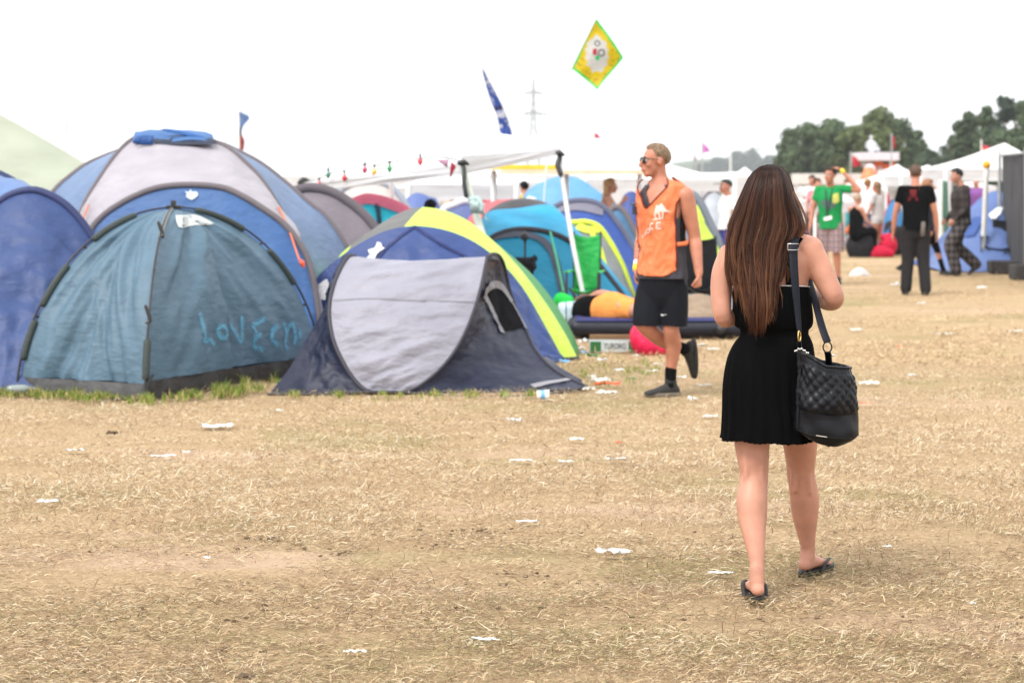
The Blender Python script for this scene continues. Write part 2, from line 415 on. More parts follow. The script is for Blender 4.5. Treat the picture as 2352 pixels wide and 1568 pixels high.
# ---------------------------------------------------------------- the woman in black (walks away from us)
WY = 7.75
root = thing('person', 'woman in a black mini dress walking away, very long brown hair, flip-flops', 'person', G(1775, 1360))
Wm = root
mb = MB(); S1 = Vector((1, 0, 0)); fw = Vector((.04, 1, 0)).normalized()
q = lambda x, y, Y=WY: P(x, y, Y)
mb.limb([(q(1774, 905, 7.77), .15, .12), (q(1775, 850, 7.77), .165, .125), (q(1778, 760, 7.77), .12, .085), (q(1774, 700, 7.775), .136, .09), (q(1770, 630, 7.77), .15, .092), (q(1769, 590, 7.76), .15, .084), (q(1769, 558, 7.76), .1, .062), (q(1769, 538, 7.765), .054, .054)], S1, 22)
mb.limb([(q(1769, 560, 7.77), .056), (q(1770, 520, 7.77), .049), (q(1771, 480, 7.77), .05)], None, 14, 4)
mb.limb([(q(1800, 556, 7.765), .042), (q(1835, 562, 7.76), .047), (q(1862, 572, 7.76), .052)], None, 14, 4)
mb.limb([(q(1740, 562, 7.765), .042), (q(1705, 574, 7.76), .046), (q(1677, 588, 7.76), .05)], None, 14, 4)
mb.limb([(q(1860, 574, 7.76), .052), (q(1880, 610, 7.755), .05), (q(1897, 645, 7.74), .046), (q(1916, 683, 7.725), .04), (q(1905, 692, 7.79), .038), (q(1885, 685, 7.86), .035), (q(1856, 670, 7.95), .026)], None, 16)
mb.limb([(q(1677, 590, 7.76), .05), (q(1660, 630, 7.755), .045), (q(1656, 680, 7.74), .041), (q(1661, 728, 7.725), .036), (q(1676, 730, 7.79), .036), (q(1698, 722, 7.87), .033), (q(1728, 705, 7.96), .025)], None, 16)
add_hand(mb, q(1850, 668, 7.965), Vector((-.75, .55, .25)), Vector((-.3, -.9, .2)), Vector((0, .1, 1)), .9, .6)
add_hand(mb, q(1734, 702, 7.975), Vector((.75, .5, .3)), Vector((.3, -.9, .2)), Vector((0, .1, 1)), .9, .6)
mb.limb([(q(1728, 860, 7.75), .09), (q(1727, 940, 7.76), .082), (q(1727, 1008, 7.76), .0715), (q(1730, 1055, 7.75), .062), (q(1732, 1090, 7.745), .0562), (q(1730, 1115, 7.73), .0568), (q(1727, 1155, 7.70), .0605), (q(1728.5, 1190, 7.68), .0565), (q(1733, 1235, 7.64), .0425), (q(1738, 1280, 7.6), .0305), (q(1739, 1308, 7.585), .0285), (q(1738, 1330, 7.575), .03)], None, 18)
mb.limb([(q(1822, 860, 7.80), .09), (q(1831, 940, 7.87), .08), (q(1837, 1008, 7.93), .0715), (q(1839, 1052, 7.97), .062), (q(1839, 1086, 7.99), .056), (q(1844, 1115, 8.0), .0575), (q(1848, 1148, 8.01), .0595), (q(1849, 1180, 8.02), .054), (q(1852, 1220, 8.04), .0405), (q(1856, 1257, 8.05), .029), (q(1857, 1275, 8.055), .0275), (q(1855, 1293, 8.055), .029)], None, 18)
fL, fR = Vector((-.03, 1, 0)), Vector((.56, .83, .0)).normalized()
anL, anR = q(1738, 1320, 7.575)+Vector((0, 0, .0)), q(1855, 1285, 8.055)
anL.z = .098; anR.z = .095
for x, y, Y in ((1714, 1092, 7.745), (1750, 1092, 7.745), (1822, 1088, 7.99), (1857, 1088, 7.99)):
    mb.limb([(P(x+(1732 if x < 1790 else 1839)*.0, y-48, Y-.042), .012), (P(x, y, Y-.045), .0125), (P(x+(3 if x in (1750, 1857) else -3), y+42, Y-.043), .01)], None, 8, 4)
add_foot(mb, anL, fL, .9, .088); add_foot(mb, anR, fR, .9, .083)
hc = q(1771, 455, 7.785)
hf, hs, hu = add_head(mb, hc, fw, .96)
wb = fuse('body', mb, M['skin'], root, .0065, 7)
face_parts(root, hc, hf, hs, hu, .96)
# dress
M['dress'] = mat('dress_black', (.0022, .0022, .0025), .95, var=.15, spec=.04, bump=.25, bscale=220, bdist=.002)
mb = MB(); rg = [(661, 1771, 87, .113), (672, 1771, 88.5, .118), (690, 1773, 90, .122), (720, 1775, 92, .124), (742, 1776, 90.5, .12), (751, 1777, 86, .112), (757, 1778.5, 79, .1), (767, 1779, 78, .1), (773, 1779, 81, .105), (790, 1776, 91, .122), (820, 1771, 100, .14), (860, 1769, 106, .152), (900, 1769, 109, .16), (940, 1770, 110, .165), (975, 1771, 112, .17), (993, 1771, 113, .172), (1000, 1771, 114, .174), (1006, 1771, 115.5, .176)]
rr = catmull(rg, 3); g = []; n = 168
for i, (y, cx, hw, dp) in enumerate(rr):
    c = P(cx, y, 7.775); a = hw/F*7.775; row = []
    fd = max(0, min(1, (y-770)/120)); ft = max(0, 1-abs(y-735)/40)*.4; hm = max(0, (y-992)/14)
    for j in range(n):
        w = 2*math.pi*j/n
        d = .0028*fd*math.sin(23*w+2.5*noise.noise(Vector((w*2, y*.01, 1)))+.6*math.sin(3*w))+.007*fd*noise.noise(Vector((math.cos(w)*4, math.sin(w)*4, y*.004)))+.006*ft*noise.noise(Vector((w*9, y*.03, 4)))+.003*hm*math.sin(83*w)
        z = .0016*hm*math.sin(57*w)+.003*hm*noise.noise(Vector((w*11, 0, 2)))+(.01*fd*noise.noise(Vector((math.cos(w)*2, math.sin(w)*2, 9))) if y > 990 else 0)
        zt = -.012*math.sin(w)*max(0, (690-y)/30) if y < 690 else 0
        row.append(c+Vector((math.cos(w)*(a+d), math.sin(w)*(dp+d), z+zt)))
    g.append(row)
mb.grid(g, wrap=True); dr = mb.build('dress', M['dress'], root, solid=-.003)
b = MB()
for i in range(90):
    w = math.pi+math.pi*i/89; b.ball(P(1771, 661, 7.775)+Vector((math.cos(w)*.149, math.sin(w)*.111, .002-.012*math.sin(w))), .0028, n=6)
b.build('neckline_trim', M['steel'], root)
# flip-flops
M['rubber'] = mat('flipflop_black', (.012, .012, .013), .6); M['rub_stripe'] = mat('flipflop_stripe', (.22, .2, .08), .6)
def flipflop(an, fd, k):
    fd = fd.normalized(); up = Vector((0, 0, 1)); sd = fd.cross(up)
    b0 = Vector((an.x, an.y, 0)); 
    def ring(z, e):
        row = []
        for i in range(44):
            w = 2*math.pi*i/44; x = .068+.132*math.cos(w); wd = .041+.008*math.cos(w)-.006*math.sin(2*w)*0
            row.append(b0+fd*x*e*k+sd*wd*math.sin(w)*e*k*(1-.12*math.exp(-((x-.05)/.03)**2))+up*z)
        return row
    for nm, zs, mm in (('sandal_sole', (.0005, .009), M['rubber']), ('sole_stripe', (.0092, .0122), M['rub_stripe']), ('sandal_footbed', (.0125, .021), M['rubber'])):
        b = MB(); e = .985 if nm == 'sole_stripe' else 1.0; g = [ring(zs[0], e*.98), ring(zs[0]+.002, e), ring(zs[1]-.001, e), ring(zs[1], e*.985)]
        b.grid(g, wrap=True); b.add(g[0], [tuple(range(44))[::-1]]); b.add(g[-1], [tuple(range(44))]); b.build(nm, mm, root)
    for q_ in (-1, 1):
        b = MB(); toe = b0+fd*.165*k+sd*.012*k*0+up*.02
        b.tube(smooth_curve([toe+up*.012, b0+fd*.13*k+sd*q_*.028*k+up*.05, b0+fd*.07*k+sd*q_*.043*k+up*.045, b0+fd*.03*k+sd*q_*.042*k+up*.012], 20), .008, .004, n=8); b.build('sandal_strap', M['rubber'], root)
flipflop(anL, fL, 1.0); flipflop(anR, fR, 1.08)
wbv = mesh_bvh(wb)
for pts in ([(1812, 668), (1814, 630), (1819, 590), (1826, 560), (1836, 545)], [(1724, 668), (1724, 630), (1722, 600), (1716, 575), (1708, 562)]):
    b = MB(); ribbon(b, wbv, pts, .034, .004, 24); b.build('dress_strap', M['dress'], dr)
# hair
Lp = [(376, 1768), (381, 1748), (388, 1734), (405, 1720), (427, 1709), (455, 1697), (485, 1685), (520, 1670), (545, 1667), (564, 1667), (600, 1671), (623, 1675), (655, 1685), (681, 1694), (722, 1700), (752, 1706)]
Rp = [(376, 1772), (381, 1790), (388, 1803), (405, 1814), (421, 1819), (445, 1826), (467, 1831), (490, 1840), (520, 1846), (540, 1838), (560, 1826), (600, 1816), (623, 1813), (655, 1800), (675, 1797), (711, 1794), (752, 1788)]
Lf = lambda y: float(np.interp(y, [p[0] for p in Lp], [p[1] for p in Lp])); Rf = lambda y: float(np.interp(y, [p[0] for p in Rp], [p[1] for p in Rp]))
Dp = ([376, 384, 400, 430, 470, 510, 550, 590, 640, 700, 760], [.0, .05, .085, .112, .118, .112, .114, .122, .136, .15, .15])
def hair_pt(u, y, lay=0.0, dx=0):
    l, r = Lf(y), Rf(y); x = (l+r)/2+(r-l)/2*u*.955+dx
    k = min(1, max(0, (y-440)/200)); k = k*k*(3-2*k); D = float(np.interp(y, *Dp))
    e = (1-k)*math.sqrt(max(0, 1-min(1, abs(u))**2))+k*(1-.55*min(1, abs(u))**3)
    return P(x, y, 7.775-D*e+lay)
def bot(u): return float(np.interp(u, [-1, -.8, -.5, -.2, .1, .4, .7, 1], [690, 715, 745, 752, 748, 735, 700, 620]))
mb = MB(); g = []
for i in range(44):
    row = []
    for j in range(49):
        u = -.95+1.9*j/48; y = 379+(bot(u)-105-379)*i/43
        row.append(hair_pt(u, y, .02+.004*noise.noise(Vector((u*14, y*.004, 2)))))
    g.append(row)
mb.grid(g); mb.c = [(.022, .0095, .006, 1)]*len(mb.v)
# crown and sides round to the face
f_, s_, u_ = frame(fw); gg = []
for i in range(17):
    row = []
    for j in range(41):
        az = 2*math.pi*j/40; lo = 42 if math.cos(az) > .6 else (-25 if math.cos(az) > .1 else -40)
        el = math.radians(lo+(90-lo)*i/16); d = f_*math.cos(el)*math.cos(az)+s_*math.cos(el)*math.sin(az)+u_*math.sin(el)
        row.append(hc+u_*.03-f_*.01+s_*d.dot(s_)*.076+f_*d.dot(f_)*.094+u_*d.dot(u_)*.084)
    gg.append(row)
mb.grid(gg); mb.c += [(.022, .0095, .006, 1)]*(17*41)
RH = random.Random(5)
def strand(u, y0, y1, lay, r0, ph, amp, c0, c1, dxe=0, steps=17):
    pts = []; rad = []
    for i in range(steps):
        t = i/(steps-1); y = y0+(y1-y0)*t
        dx = amp*(t**1.5)*math.sin(ph+t*6.0+u*3)+dxe*t**2.2
        pts.append(hair_pt(u, y, lay*(.4+.6*t), dx)); rad.append(r0*(1-.75*t**2)*min(1, .25+t*6))
    o = len(mb.v); mb.tube(pts, rad, n=3, cap=False)
    for i in range(steps):
        t = i/(steps-1); c = tuple(c0[k]+(c1[k]-c0[k])*t for k in range(3)); mb.c += [(*c, 1)]*3
dk, md, lt = (.009, .0034, .0023), (.044, .017, .0102), (.24, .1, .05)
mix = lambda a, b, t: tuple(a[k]+(b[k]-a[k])*t for k in range(3))
def lock_strand(uc, du, y0, y1, lay, r0, ph, amp, fq, c0, c1, tight):
    pts = []; rad = []; steps = 20
    for i in range(steps):
        t = i/(steps-1); y = y0+(y1-y0)*t; w = max(0, (t-.25)/.75)
        u = uc+du*(1-tight*w**1.3); dx = amp*(w**1.2)*math.sin(ph+w*fq)
        pts.append(hair_pt(max(-1.04, min(1.04, u)), y, lay*min(1, .25+t*1.5), dx)); rad.append(r0*(1-.8*t**3)*min(1, .3+t*6))
    mb.tube(pts, rad, n=3, cap=False)
    for i in range(steps):
        t = i/(steps-1); c = tuple(c0[k]+(c1[k]-c0[k])*t for k in range(3)); mb.c += [(*c, 1)]*3
NL = 120
for l in range(NL):
    uc = max(-.97, min(.97, -1+2*(l+RH.uniform(-.2, 1.2))/NL)); ph = RH.uniform(0, 6.3); amp = RH.uniform(4, 15)*(1.35 if abs(uc) > .5 else 1); fq = RH.uniform(4, 9)
    y1 = bot(uc)-(RH.random()**2.4)*100+8; lay = RH.uniform(-.022, .016); tone = RH.random()**1.5*.85; tight = RH.uniform(.25, .85); wd = RH.uniform(.035, .075); y0 = 377+RH.uniform(0, 8)
    for i in range(RH.randint(24, 42)):
        du = RH.gauss(0, wd*.6); tn = max(0, min(1, tone+RH.gauss(0, .14)))
        lock_strand(uc, du, y0, y1+RH.gauss(0, 9), lay+RH.gauss(0, .003), RH.uniform(.0010, .0019), ph+RH.gauss(0, .22), amp, fq, mix(dk, md, tn), mix(md, lt, min(1, tn*.8+RH.uniform(-.1, .2))), tight)
for i in range(90):
    u = RH.choice((-1, 1))*RH.uniform(.85, 1.06)
    strand(u, 395+RH.uniform(0, 60), 520+RH.uniform(0, 170), -.01, .0007, RH.uniform(0, 6), RH.uniform(4, 12), md, lt, RH.choice((-1, 1))*RH.uniform(3, 16))
for i in range(14):       # the lock that swings out on the right
    e = RH.uniform(-3, 3); c = [(1822+e, 440), (1836+e, 468), (1850+e*.7, 500), (1852+e*.6, 520), (1843+e, 538), (1826+e, 548)]
    a = smooth_curve([hair_pt(.5, y, -.02, 0)*1.0 if False else P(x, y, 7.70+.004*e) for x, y in c], 16); o = len(mb.v)
    mb.tube(a, np.interp(np.linspace(0, 1, 16), [0, .3, 1], [.0003, .0014, .0005]), n=3, cap=False); mb.c += [(*mix(md, lt, RH.random()), 1)]*(len(mb.v)-o)
for i in range(2):       # fine hairs that stand off the crown
    e = RH.uniform(0, 1); c = [(1726+20*e, 392), (1738+15*e, 379-4*e), (1765, 373-3*e), (1795-5*e, 378-2*e), (1815-4*e, 396)]
    a = smooth_curve([P(x, y, 7.76-.05*e) for x, y in c], 16); o = len(mb.v)
    mb.tube(a, .0002, n=3, cap=False); mb.c += [(*mix(md, lt, .6), 1)]*(len(mb.v)-o)
for i in range(110):       # loose wavy tips
    u = RH.uniform(-.75, .8); y1 = bot(u)+RH.uniform(-6, 6)
    strand(u, RH.uniform(400, 600), y1, -.008, .0017, RH.uniform(0, 6), RH.uniform(5, 16), md, mix(lt, (.34, .17, .09), RH.random()), RH.uniform(-10, 12), 22)
M['hair_brown'] = mat('hair_brown', (0, 0, 0), .48, var=.12, vscale=30, spec=.2, attr='Col')
mb.build('hair', M['hair_brown'], root)

# ---------------------------------------------------------------- her bag
M['leather'] = mat('bag_leather', (.0026, .0033, .0062), .36, var=.25, vscale=18, bump=.25, bscale=160, bdist=.002, spec=.24)
M['leather_base'] = mat('bag_base_leather', (.003, .0033, .004), .5, var=.2, spec=.2)
M['gold'] = M['brass']
bagc = P(1898, 900, 7.60)
root = thing('shoulder_bag', 'quilted dark navy leather bucket bag hanging from the shoulder of the woman in black', 'bag', P(1898, 1019, 7.6))
rows = [(1019, 1898, 8, .03), (1012, 1897, 34, .06), (1002, 1897, 56, .078), (992, 1897.5, 68, .086), (985, 1898, 70.5, .088), (965, 1898.5, 70, .088), (940, 1899, 69.5, .088), (915, 1899, 69, .088), (890, 1898, 67, .084), (868, 1896, 64, .078), (848, 1894, 61.5, .07), (828, 1892, 60, .064)]
rr = catmull(rows, 6); n = 150; g = []
for (y, cx, hw, dp) in rr:
    row = []; vfrac = max(0, min(1, (985-y)/157))
    for j in range(n):
        w = 2*math.pi*j/n; ca = math.cos(w)
        # the mouth dips from the left ring to the right ring; the base tips up on the right
        yy = y+(vfrac**2.2)*(ca*20-4+14*(1-abs(ca))*(.6 if math.sin(w) > 0 else 1.0))+(1-vfrac)*(6*ca+10*max(0, -math.sin(w)))*(1 if y < 1010 else .4)
        d = 0
        if 845 < y < 936:
            e = min(1, (936-y)/5); A1 = (w*8.5+y*.125); B1 = (w*8.5-y*.125)
            d = .0075*e*(abs(math.sin(A1))*abs(math.sin(B1)))**.6
        d += .012*noise.noise(Vector((math.cos(w)*1.6, math.sin(w)*1.6, y*.022+3)))+.004*noise.noise(Vector((w*7, y*.03, 8)))*vfrac
        row.append(P(cx, yy, 7.60)+Vector((ca*(hw/F*7.6+d), math.sin(w)*(dp+d), 0)))
    g.append(row)
ib = max(i for i, r_ in enumerate(rr) if r_[0] > 987); im = max(i for i, r_ in enumerate(rr) if r_[0] > 936)
mb = MB(); mb.grid(g[:ib+1], wrap=True); mb.add(g[0], [tuple(range(n))]); mb.build('bag_base', M['leather_base'], root)
mb = MB(); mb.grid(g[ib:im+1], wrap=True); mb.build('lower_panel', M['leather'], root)
mb = MB(); mb.grid(g[im:], wrap=True); mb.build('quilted_panel', M['leather'], root, solid=.006)
mb = MB(); mb.tube([p+Vector((0, 0, 0)) for p in g[ib]]+[g[ib][0]], .0022, n=6); mb.build('base_piping', M['leather_base'], root)
mb = MB(); mb.tube(g[-1]+[g[-1][0]], .0055, n=8); mb.build('rim', M['leather'], root)
mb = MB(); k0 = int(n*.58)
for i_ in (0,): mb.tube([g[i][int(n*.55)]+Vector((-.002, -.003, 0)) for i in range(ib, len(g))], .007, .003, n=8)
mb.build('side_seam', M['leather'], root)
mb = MB(); mb.tube([p+Vector((0, -.0015, .002)) for p in [g[ib][j] for j in range(int(n*.68), int(n*.745))]], .0016, n=6); mb.build('worn_edge', mat('worn_edge', (.5, .47, .4), .6), root)
rA, rB = P(1836, 772, 7.585), P(1900.5, 797, 7.60)
for c, rx, rz, t, mm in ((rA, .006, .021, .0028, M['brass']), (rB, .0165, .02, .003, mat('ring_dark', (.03, .025, .02), .3, metal=.8))):
    mb = MB(); mb.tube([c+Vector((math.cos(a)*rx, math.cos(a)*.008 if rx < .01 else 0, math.sin(a)*rz)) for a in np.linspace(0, 2*math.pi, 25)], t, n=8, cap=False); mb.build('strap_ring', mm, root)
lA, lB = g[-1][int(n*.5)], g[-1][int(n*.2)]
mb = MB(); mb.tube([rA-Vector((0, 0, .02)), Vector(lA).lerp(rA, .5), Vector(lA)+Vector((.01, 0, -.01))], .009, .004, n=8); mb.build('strap_tab', M['leather'], root)
mb = MB(); mb.tube([rB-Vector((0, 0, .02)), Vector(lB).lerp(rB, .5), Vector(lB)+Vector((0, 0, -.02))], .013, .004, n=8); mb.build('strap_tab', M['leather'], root)
mb = MB()
for i in range(9): mb.ball(P(1826+4.2*i*.9, 806-6*math.sin(i*.5)+.6*(i % 2)*3, 7.535), .0042, n=6)
for i in range(4): mb.ball(P(1962-5.5*i*.5, 815+3*i, 7.6) if False else P(1912+1.5*i, 815+2*(i % 2), 7.55), .0035, n=6)
mb.build('chain', M['steel'], root)
def strap(pts, ws, m, nm):
    c = smooth_curve(pts, 40); wv = np.interp(np.linspace(0, 1, 40), np.linspace(0, 1, len(ws)), ws); b = MB(); b.tube(c, wv/2, .0035, S1, 10); return b.build(nm, m, root)
M['strap'] = mat('strap_navy', (.0048, .006, .0115), .5, spec=.16)
strap([rA+Vector((0, 0, .02)), P(1832, 720, 7.60), P(1827, 660, 7.615), P(1823, 610, 7.635), P(1822, 575, 7.655), P(1824, 548, 7.69), P(1836, 533, 7.765), P(1846, 545, 7.84), P(1852, 590, 7.875), P(1857, 640, 7.86), P(1866, 670, 7.80), P(1878, 715, 7.70), P(1890, 757, 7.63), rB+Vector((0, 0, .02))], [.02, .024, .03, .034, .036, .036, .036, .034, .03, .028, .028, .028, .03, .03], M['strap'], 'strap')
mb = MB(); c0 = P(1822, 567, 7.642)
mb.tube([c0+Vector((a*.021, -.003, b_*.012)) for a, b_ in ((-1, -1), (-1, 1), (1, 1), (1, -1), (-1, -1))], .0022, n=6); mb.build('buckle', M['steel'], root)
# ---------------------------------------------------------------- the man in the orange vest
root = thing('person', 'young man in an orange vest, dark sunglasses and black shorts walking past the tents', 'person', G(1535, 905))
MY = 14.75
f = Vector((-.53, -.85, 0)).normalized(); sL = Vector((.85, -.53, 0)).normalized(); s = -sL
hf = Vector((-.97, -.22, 0)).normalized()
J = dict(pelvis=P(1519, 668, MY), waist=P(1524, 585, MY), chest=P(1521, 500, MY), neck=P(1516, 424, MY), head=P(1505, 370, MY-.02),
         shL=P(1574, 449, MY-.1), elL=P(1596, 545, MY-.06), wrL=P(1605, 628, MY-.14), shR=P(1480, 452, MY+.17), elR=P(1475, 542, MY+.2), wrR=P(1464, 612, MY+.1),
         hipL=P(1543, 660, MY-.04), knL=P(1541, 757, MY-.1), anL=P(1540, 868, MY-.02), hipR=P(1500, 660, MY+.06), knR=P(1476, 742, MY-.1), anR=P(1580, 803, MY+.2))
J['anL'].z = .105
fdL = Vector((-.93, -.36, 0)).normalized()
mb = MB(); k = 1.03
TR = [(640, 1521, .163, .122), (610, 1523, .153, .117), (570, 1525, .146, .112), (530, 1522, .155, .118), (490, 1520, .167, .126), (460, 1520, .172, .116), (440, 1519, .162, .095), (424, 1518, .11, .07), (410, 1516, .06, .06)]
mb.limb([(P(x, y, MY), a, b) for y, x, a, b in TR], sL, 24)
mb.limb([(P(1518, 425, MY), .062), (P(1514, 405, MY), .058), (P(1512, 385, MY), .057)], None, 14, 4)
for q_, w in (('L', 1), ('R', 1)):
    sh, el, wr = J['sh'+q_], J['el'+q_], J['wr'+q_]
    mb.limb([(J['neck'].lerp(sh, .3)-Vector((0, 0, .03)), .052), (sh.lerp(J['neck'], .25), .06), (sh, .063)], None, 14, 4)
    mb.limb([(sh, .067), (sh.lerp(el, .28), .064), (sh.lerp(el, .62), .055), (el, .046), (el.lerp(wr, .25), .048), (el.lerp(wr, .65), .039), (wr, .031)], None, 16)
add_hand(mb, J['wrL'], Vector((.06, -.1, -1)), Vector((-.75, .3, 0)), Vector((-.45, -.9, 0)), 1.02, 1.05)
add_hand(mb, J['wrR'], Vector((-.12, -.05, -1)), Vector((.8, -.3, 0)), Vector((-.5, -.9, 0)), 1.0, .35)
mb.limb([(J['hipL'], .1), (J['hipL'].lerp(J['knL'], .6), .08), (P(1541, 735, MY-.09), .066), (J['knL'], .06), (P(1546, 785, MY-.05), .0615), (P(1545, 815, MY-.03), .052), (P(1542, 845, MY-.02), .039), (J['anL'], .035)], None, 18)
mb.limb([(J['hipR'], .1), (J['hipR'].lerp(J['knR'], .6), .082), (P(1483, 728, MY-.06), .066), (J['knR'], .06), (P(1503, 768, MY-.02), .06), (P(1530, 785, MY+.06), .055), (P(1558, 797, MY+.14), .04), (J['anR'], .035)], None, 18)
hf, hs, hu = add_head(mb, J['head'], hf, 1.03)
fuse('body', mb, M['skin_red'], root, .008, 6)
face_parts(root, J['head'], hf, hs, hu, 1.03, eyes=True)
hair_short(root, J['head']-hu*.0, hf, mat('hair_blond', (.19, .125, .075), .7, var=.5, vscale=60, bump=.8, bscale=120, bdist=.01), 1.03, .016, 40, -40, 0, 2.2)
# sunglasses
g_ = thing('sunglasses', 'dark wraparound sunglasses on the face of the man in the orange vest', 'sunglasses', J['head'])
M['lens'] = mat('lens_black', (.006, .006, .007), .12)
for q_ in (-1, 1):
    mb = MB(); c = J['head']+hs*q_*.033+hf*.098+hu*.004; mb.ball(c, (.03, .012, .024), (hs, hf, hu), 14); mb.build('lens', M['lens'], g_)
    mb = MB(); mb.tube([c+hs*q_*.024+hu*.01, c+hs*q_*.046-hf*.03+hu*.012, J['head']+hs*q_*.084-hf*.005+hu*.012, J['head']+hs*q_*.083-hf*.03-hu*.005], .003, n=6); mb.build('temple_arm', M['dark_plastic'], g_)
# dark tank top
def ring_pt(y, th, ex):
    yy = [r_[0] for r_ in TR][::-1]; it = lambda i: float(np.interp(y, yy, [r_[i] for r_ in TR][::-1]))
    return P(it(1), y, MY)+sL*(it(2)+ex)*math.sin(th)+f*(it(3)+ex)*math.cos(th)
VR = [(640, 1521, .17, .125), (610, 1523, .163, .12), (570, 1525, .158, .117), (530, 1522, .166, .122), (490, 1520, .178, .13), (460, 1520, .186, .122), (440, 1519.5, .19, .105), (428, 1519, .188, .09), (419, 1518, .155, .078), (411, 1517, .11, .068), (404, 1516, .07, .06)]
def vring(y, th, ex):
    yy = [r_[0] for r_ in VR][::-1]; it = lambda i: float(np.interp(y, yy, [r_[i] for r_ in VR][::-1]))
    return P(it(1)-1, y, MY)+sL*(it(2)*.93+ex*.8)*math.sin(th)+f*(it(3)+ex)*math.cos(th)
def shell(y0, y1, ny, exf, keep, nth=112, ring_pt=None):
    ring_pt = ring_pt or globals()['ring_pt']
    mb = MB(); g = []; ths = [2*math.pi*j/nth for j in range(nth)]; ys = [y0+(y1-y0)*i/ny for i in range(ny+1)]
    for y in ys: g.append([ring_pt(y, t, exf(y, t)) for t in ths])
    mb.grid(g, wrap=True, keep=lambda i, j: keep(ys[i]+.5*(y1-y0)/ny, ths[j])); return mb
wt = lambda t: (t+math.pi) % (2*math.pi)-math.pi
def tank_keep(y, t):
    t = abs(wt(t)); 
    if y < 478 and t < .55 and (t < .42*(478-y)/40+.12): return False
    if y < 500 and abs(math.sin(t)) > .86: return False
    return True
mb = shell(424, 639, 64, lambda y, t: .012+(.02 if y > 560 else .012)*max(0, (y-540)/90)+.005*noise.noise(Vector((math.sin(t)*4, math.cos(t)*4, y*.02))), tank_keep)
mb.build('tank_top', wear('tank_charcoal', (74, 72, 80)), root, solid=-.004)
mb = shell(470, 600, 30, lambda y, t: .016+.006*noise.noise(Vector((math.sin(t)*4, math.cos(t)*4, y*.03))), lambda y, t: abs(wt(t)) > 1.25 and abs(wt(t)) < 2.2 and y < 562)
mb.build('side_panel', wear('shirt_black', (26, 22, 24)), root)  # near-black strip laid over the sides of the tank top
# the vest: V neck, open sides tied with a loop, rounded hem
V0 = -.22
def vest_keep(y, t):
    t = wt(t); a = abs(t)
    if y < 413 and a < 2.0: return False
    if -2.2 < t < -.3 and y < 421+(abs(t)-.3)*17: return False
    if .4 < t < 1.5 and y < 404+(t-.4)*15: return False
    if a < 1.2 and y < 478 and abs(t-V0) < .02+.98*max(0, (478-y)/66)**.9*(.75 if t < V0 else 1.0): return False
    if a > 2.2 and y < 420 and abs(math.pi-a) < .5: return False
    lim = (1.0 if t > 0 else 1.2)+.4*max(0, (468-y)/30)
    if y < 432: return True
    if lim < a < math.pi-lim: return False
    if y > 560 and math.pi-1.2 < a and y > 622: return False
    if y > 590 and a < 1.3:
        e = (t-.05)/1.25
        if y > 631-30*max(0, abs(e)-.35)**1.6*(2.0 if e > 0 else .6): return False
    return True
def vest_ex(y, t):
    t = wt(t); d = .036+.012*max(0, (y-500)/130)*(math.cos(t) > 0)
    d += (.016*noise.noise(Vector((t*2.2+y*.012, y*.028-t*.8, 5)))-.016*abs(noise.noise(Vector((t*2.6+y*.02, y*.03-t*1.6, 9))))+.006*noise.noise(Vector((t*5, y*.05+t*3, 1))))*min(1, (y-404)/40)
    return d
mb = shell(406, 634, 114, vest_ex, vest_keep, 200, vring)
M['vest'] = mat('vest_orange', A(255, 138, 84), .55, var=.08, vscale=6, trans=.12, bump=.3, bscale=14, bdist=.02, sheen=.1)
vb = mb.bvh(); vest = mb.build('vest', M['vest'], root, solid=-.003)
M['vest_edge'] = wear('vest_edge', (120, 40, 35))
def edge(fn, n=40, nm='vest_binding'):
    b = MB(); b.tube([vring(y, t, vest_ex(y, t)+.002) for y, t in (fn(i/(n-1)) for i in range(n))], .005, n=6); b.build(nm, M['vest_edge'], root)
def vn(side):
    def fn(q_):
        y = 478-66*q_; w = .02+.98*q_**.9*(.75 if side < 0 else 1.0); return y, V0+side*w
    return fn
edge(vn(-1)); edge(vn(1))
edge(lambda q_: (432+180*q_, 1.0+.4*max(0, (468-432-180*q_)/30))); edge(lambda q_: (432+193*q_, -1.2-.4*max(0, (468-432-193*q_)/30)))
b = MB(); b.tube(smooth_curve([ring_pt(560, 1.0, .03), ring_pt(557, 1.5, .05), ring_pt(550, 1.9, .04)], 16), .016, .006, Vector((0, 0, 1)), 10); b.build('side_tie', M['vest'], root)
b = MB(); b.tube(smooth_curve([ring_pt(557, -1.15, .035), ring_pt(553, -1.3, .06), ring_pt(558, -1.5, .05), ring_pt(566, -1.3, .05)], 16), .014, .006, Vector((0, 0, 1)), 10); b.build('side_tie', M['vest'], root)
b = MB()
M['print_white'] = mat('print_white', A(255, 225, 212), .6)
decal(b, vb, [(1520, 466.5), (1523, 470), (1527, 478), (1533, 484), (1542, 488.5), (1532, 487), (1524, 487), (1517, 486), (1512, 488), (1508, 494), (1503, 500), (1501, 495), (1504, 487), (1507, 476), (1508, 471.5), (1512, 474)], .005)
for pts, w in (([(1514, 488), (1515, 496), (1516, 503)], .014), ([(1522, 487), (1522, 496), (1521, 503)], .014), ([(1506, 498), (1508, 505)], .012)): ribbon(b, vb, pts, w, .005, 8)
b.build('chest_emblem', M['print_white'], root)
b = MB()
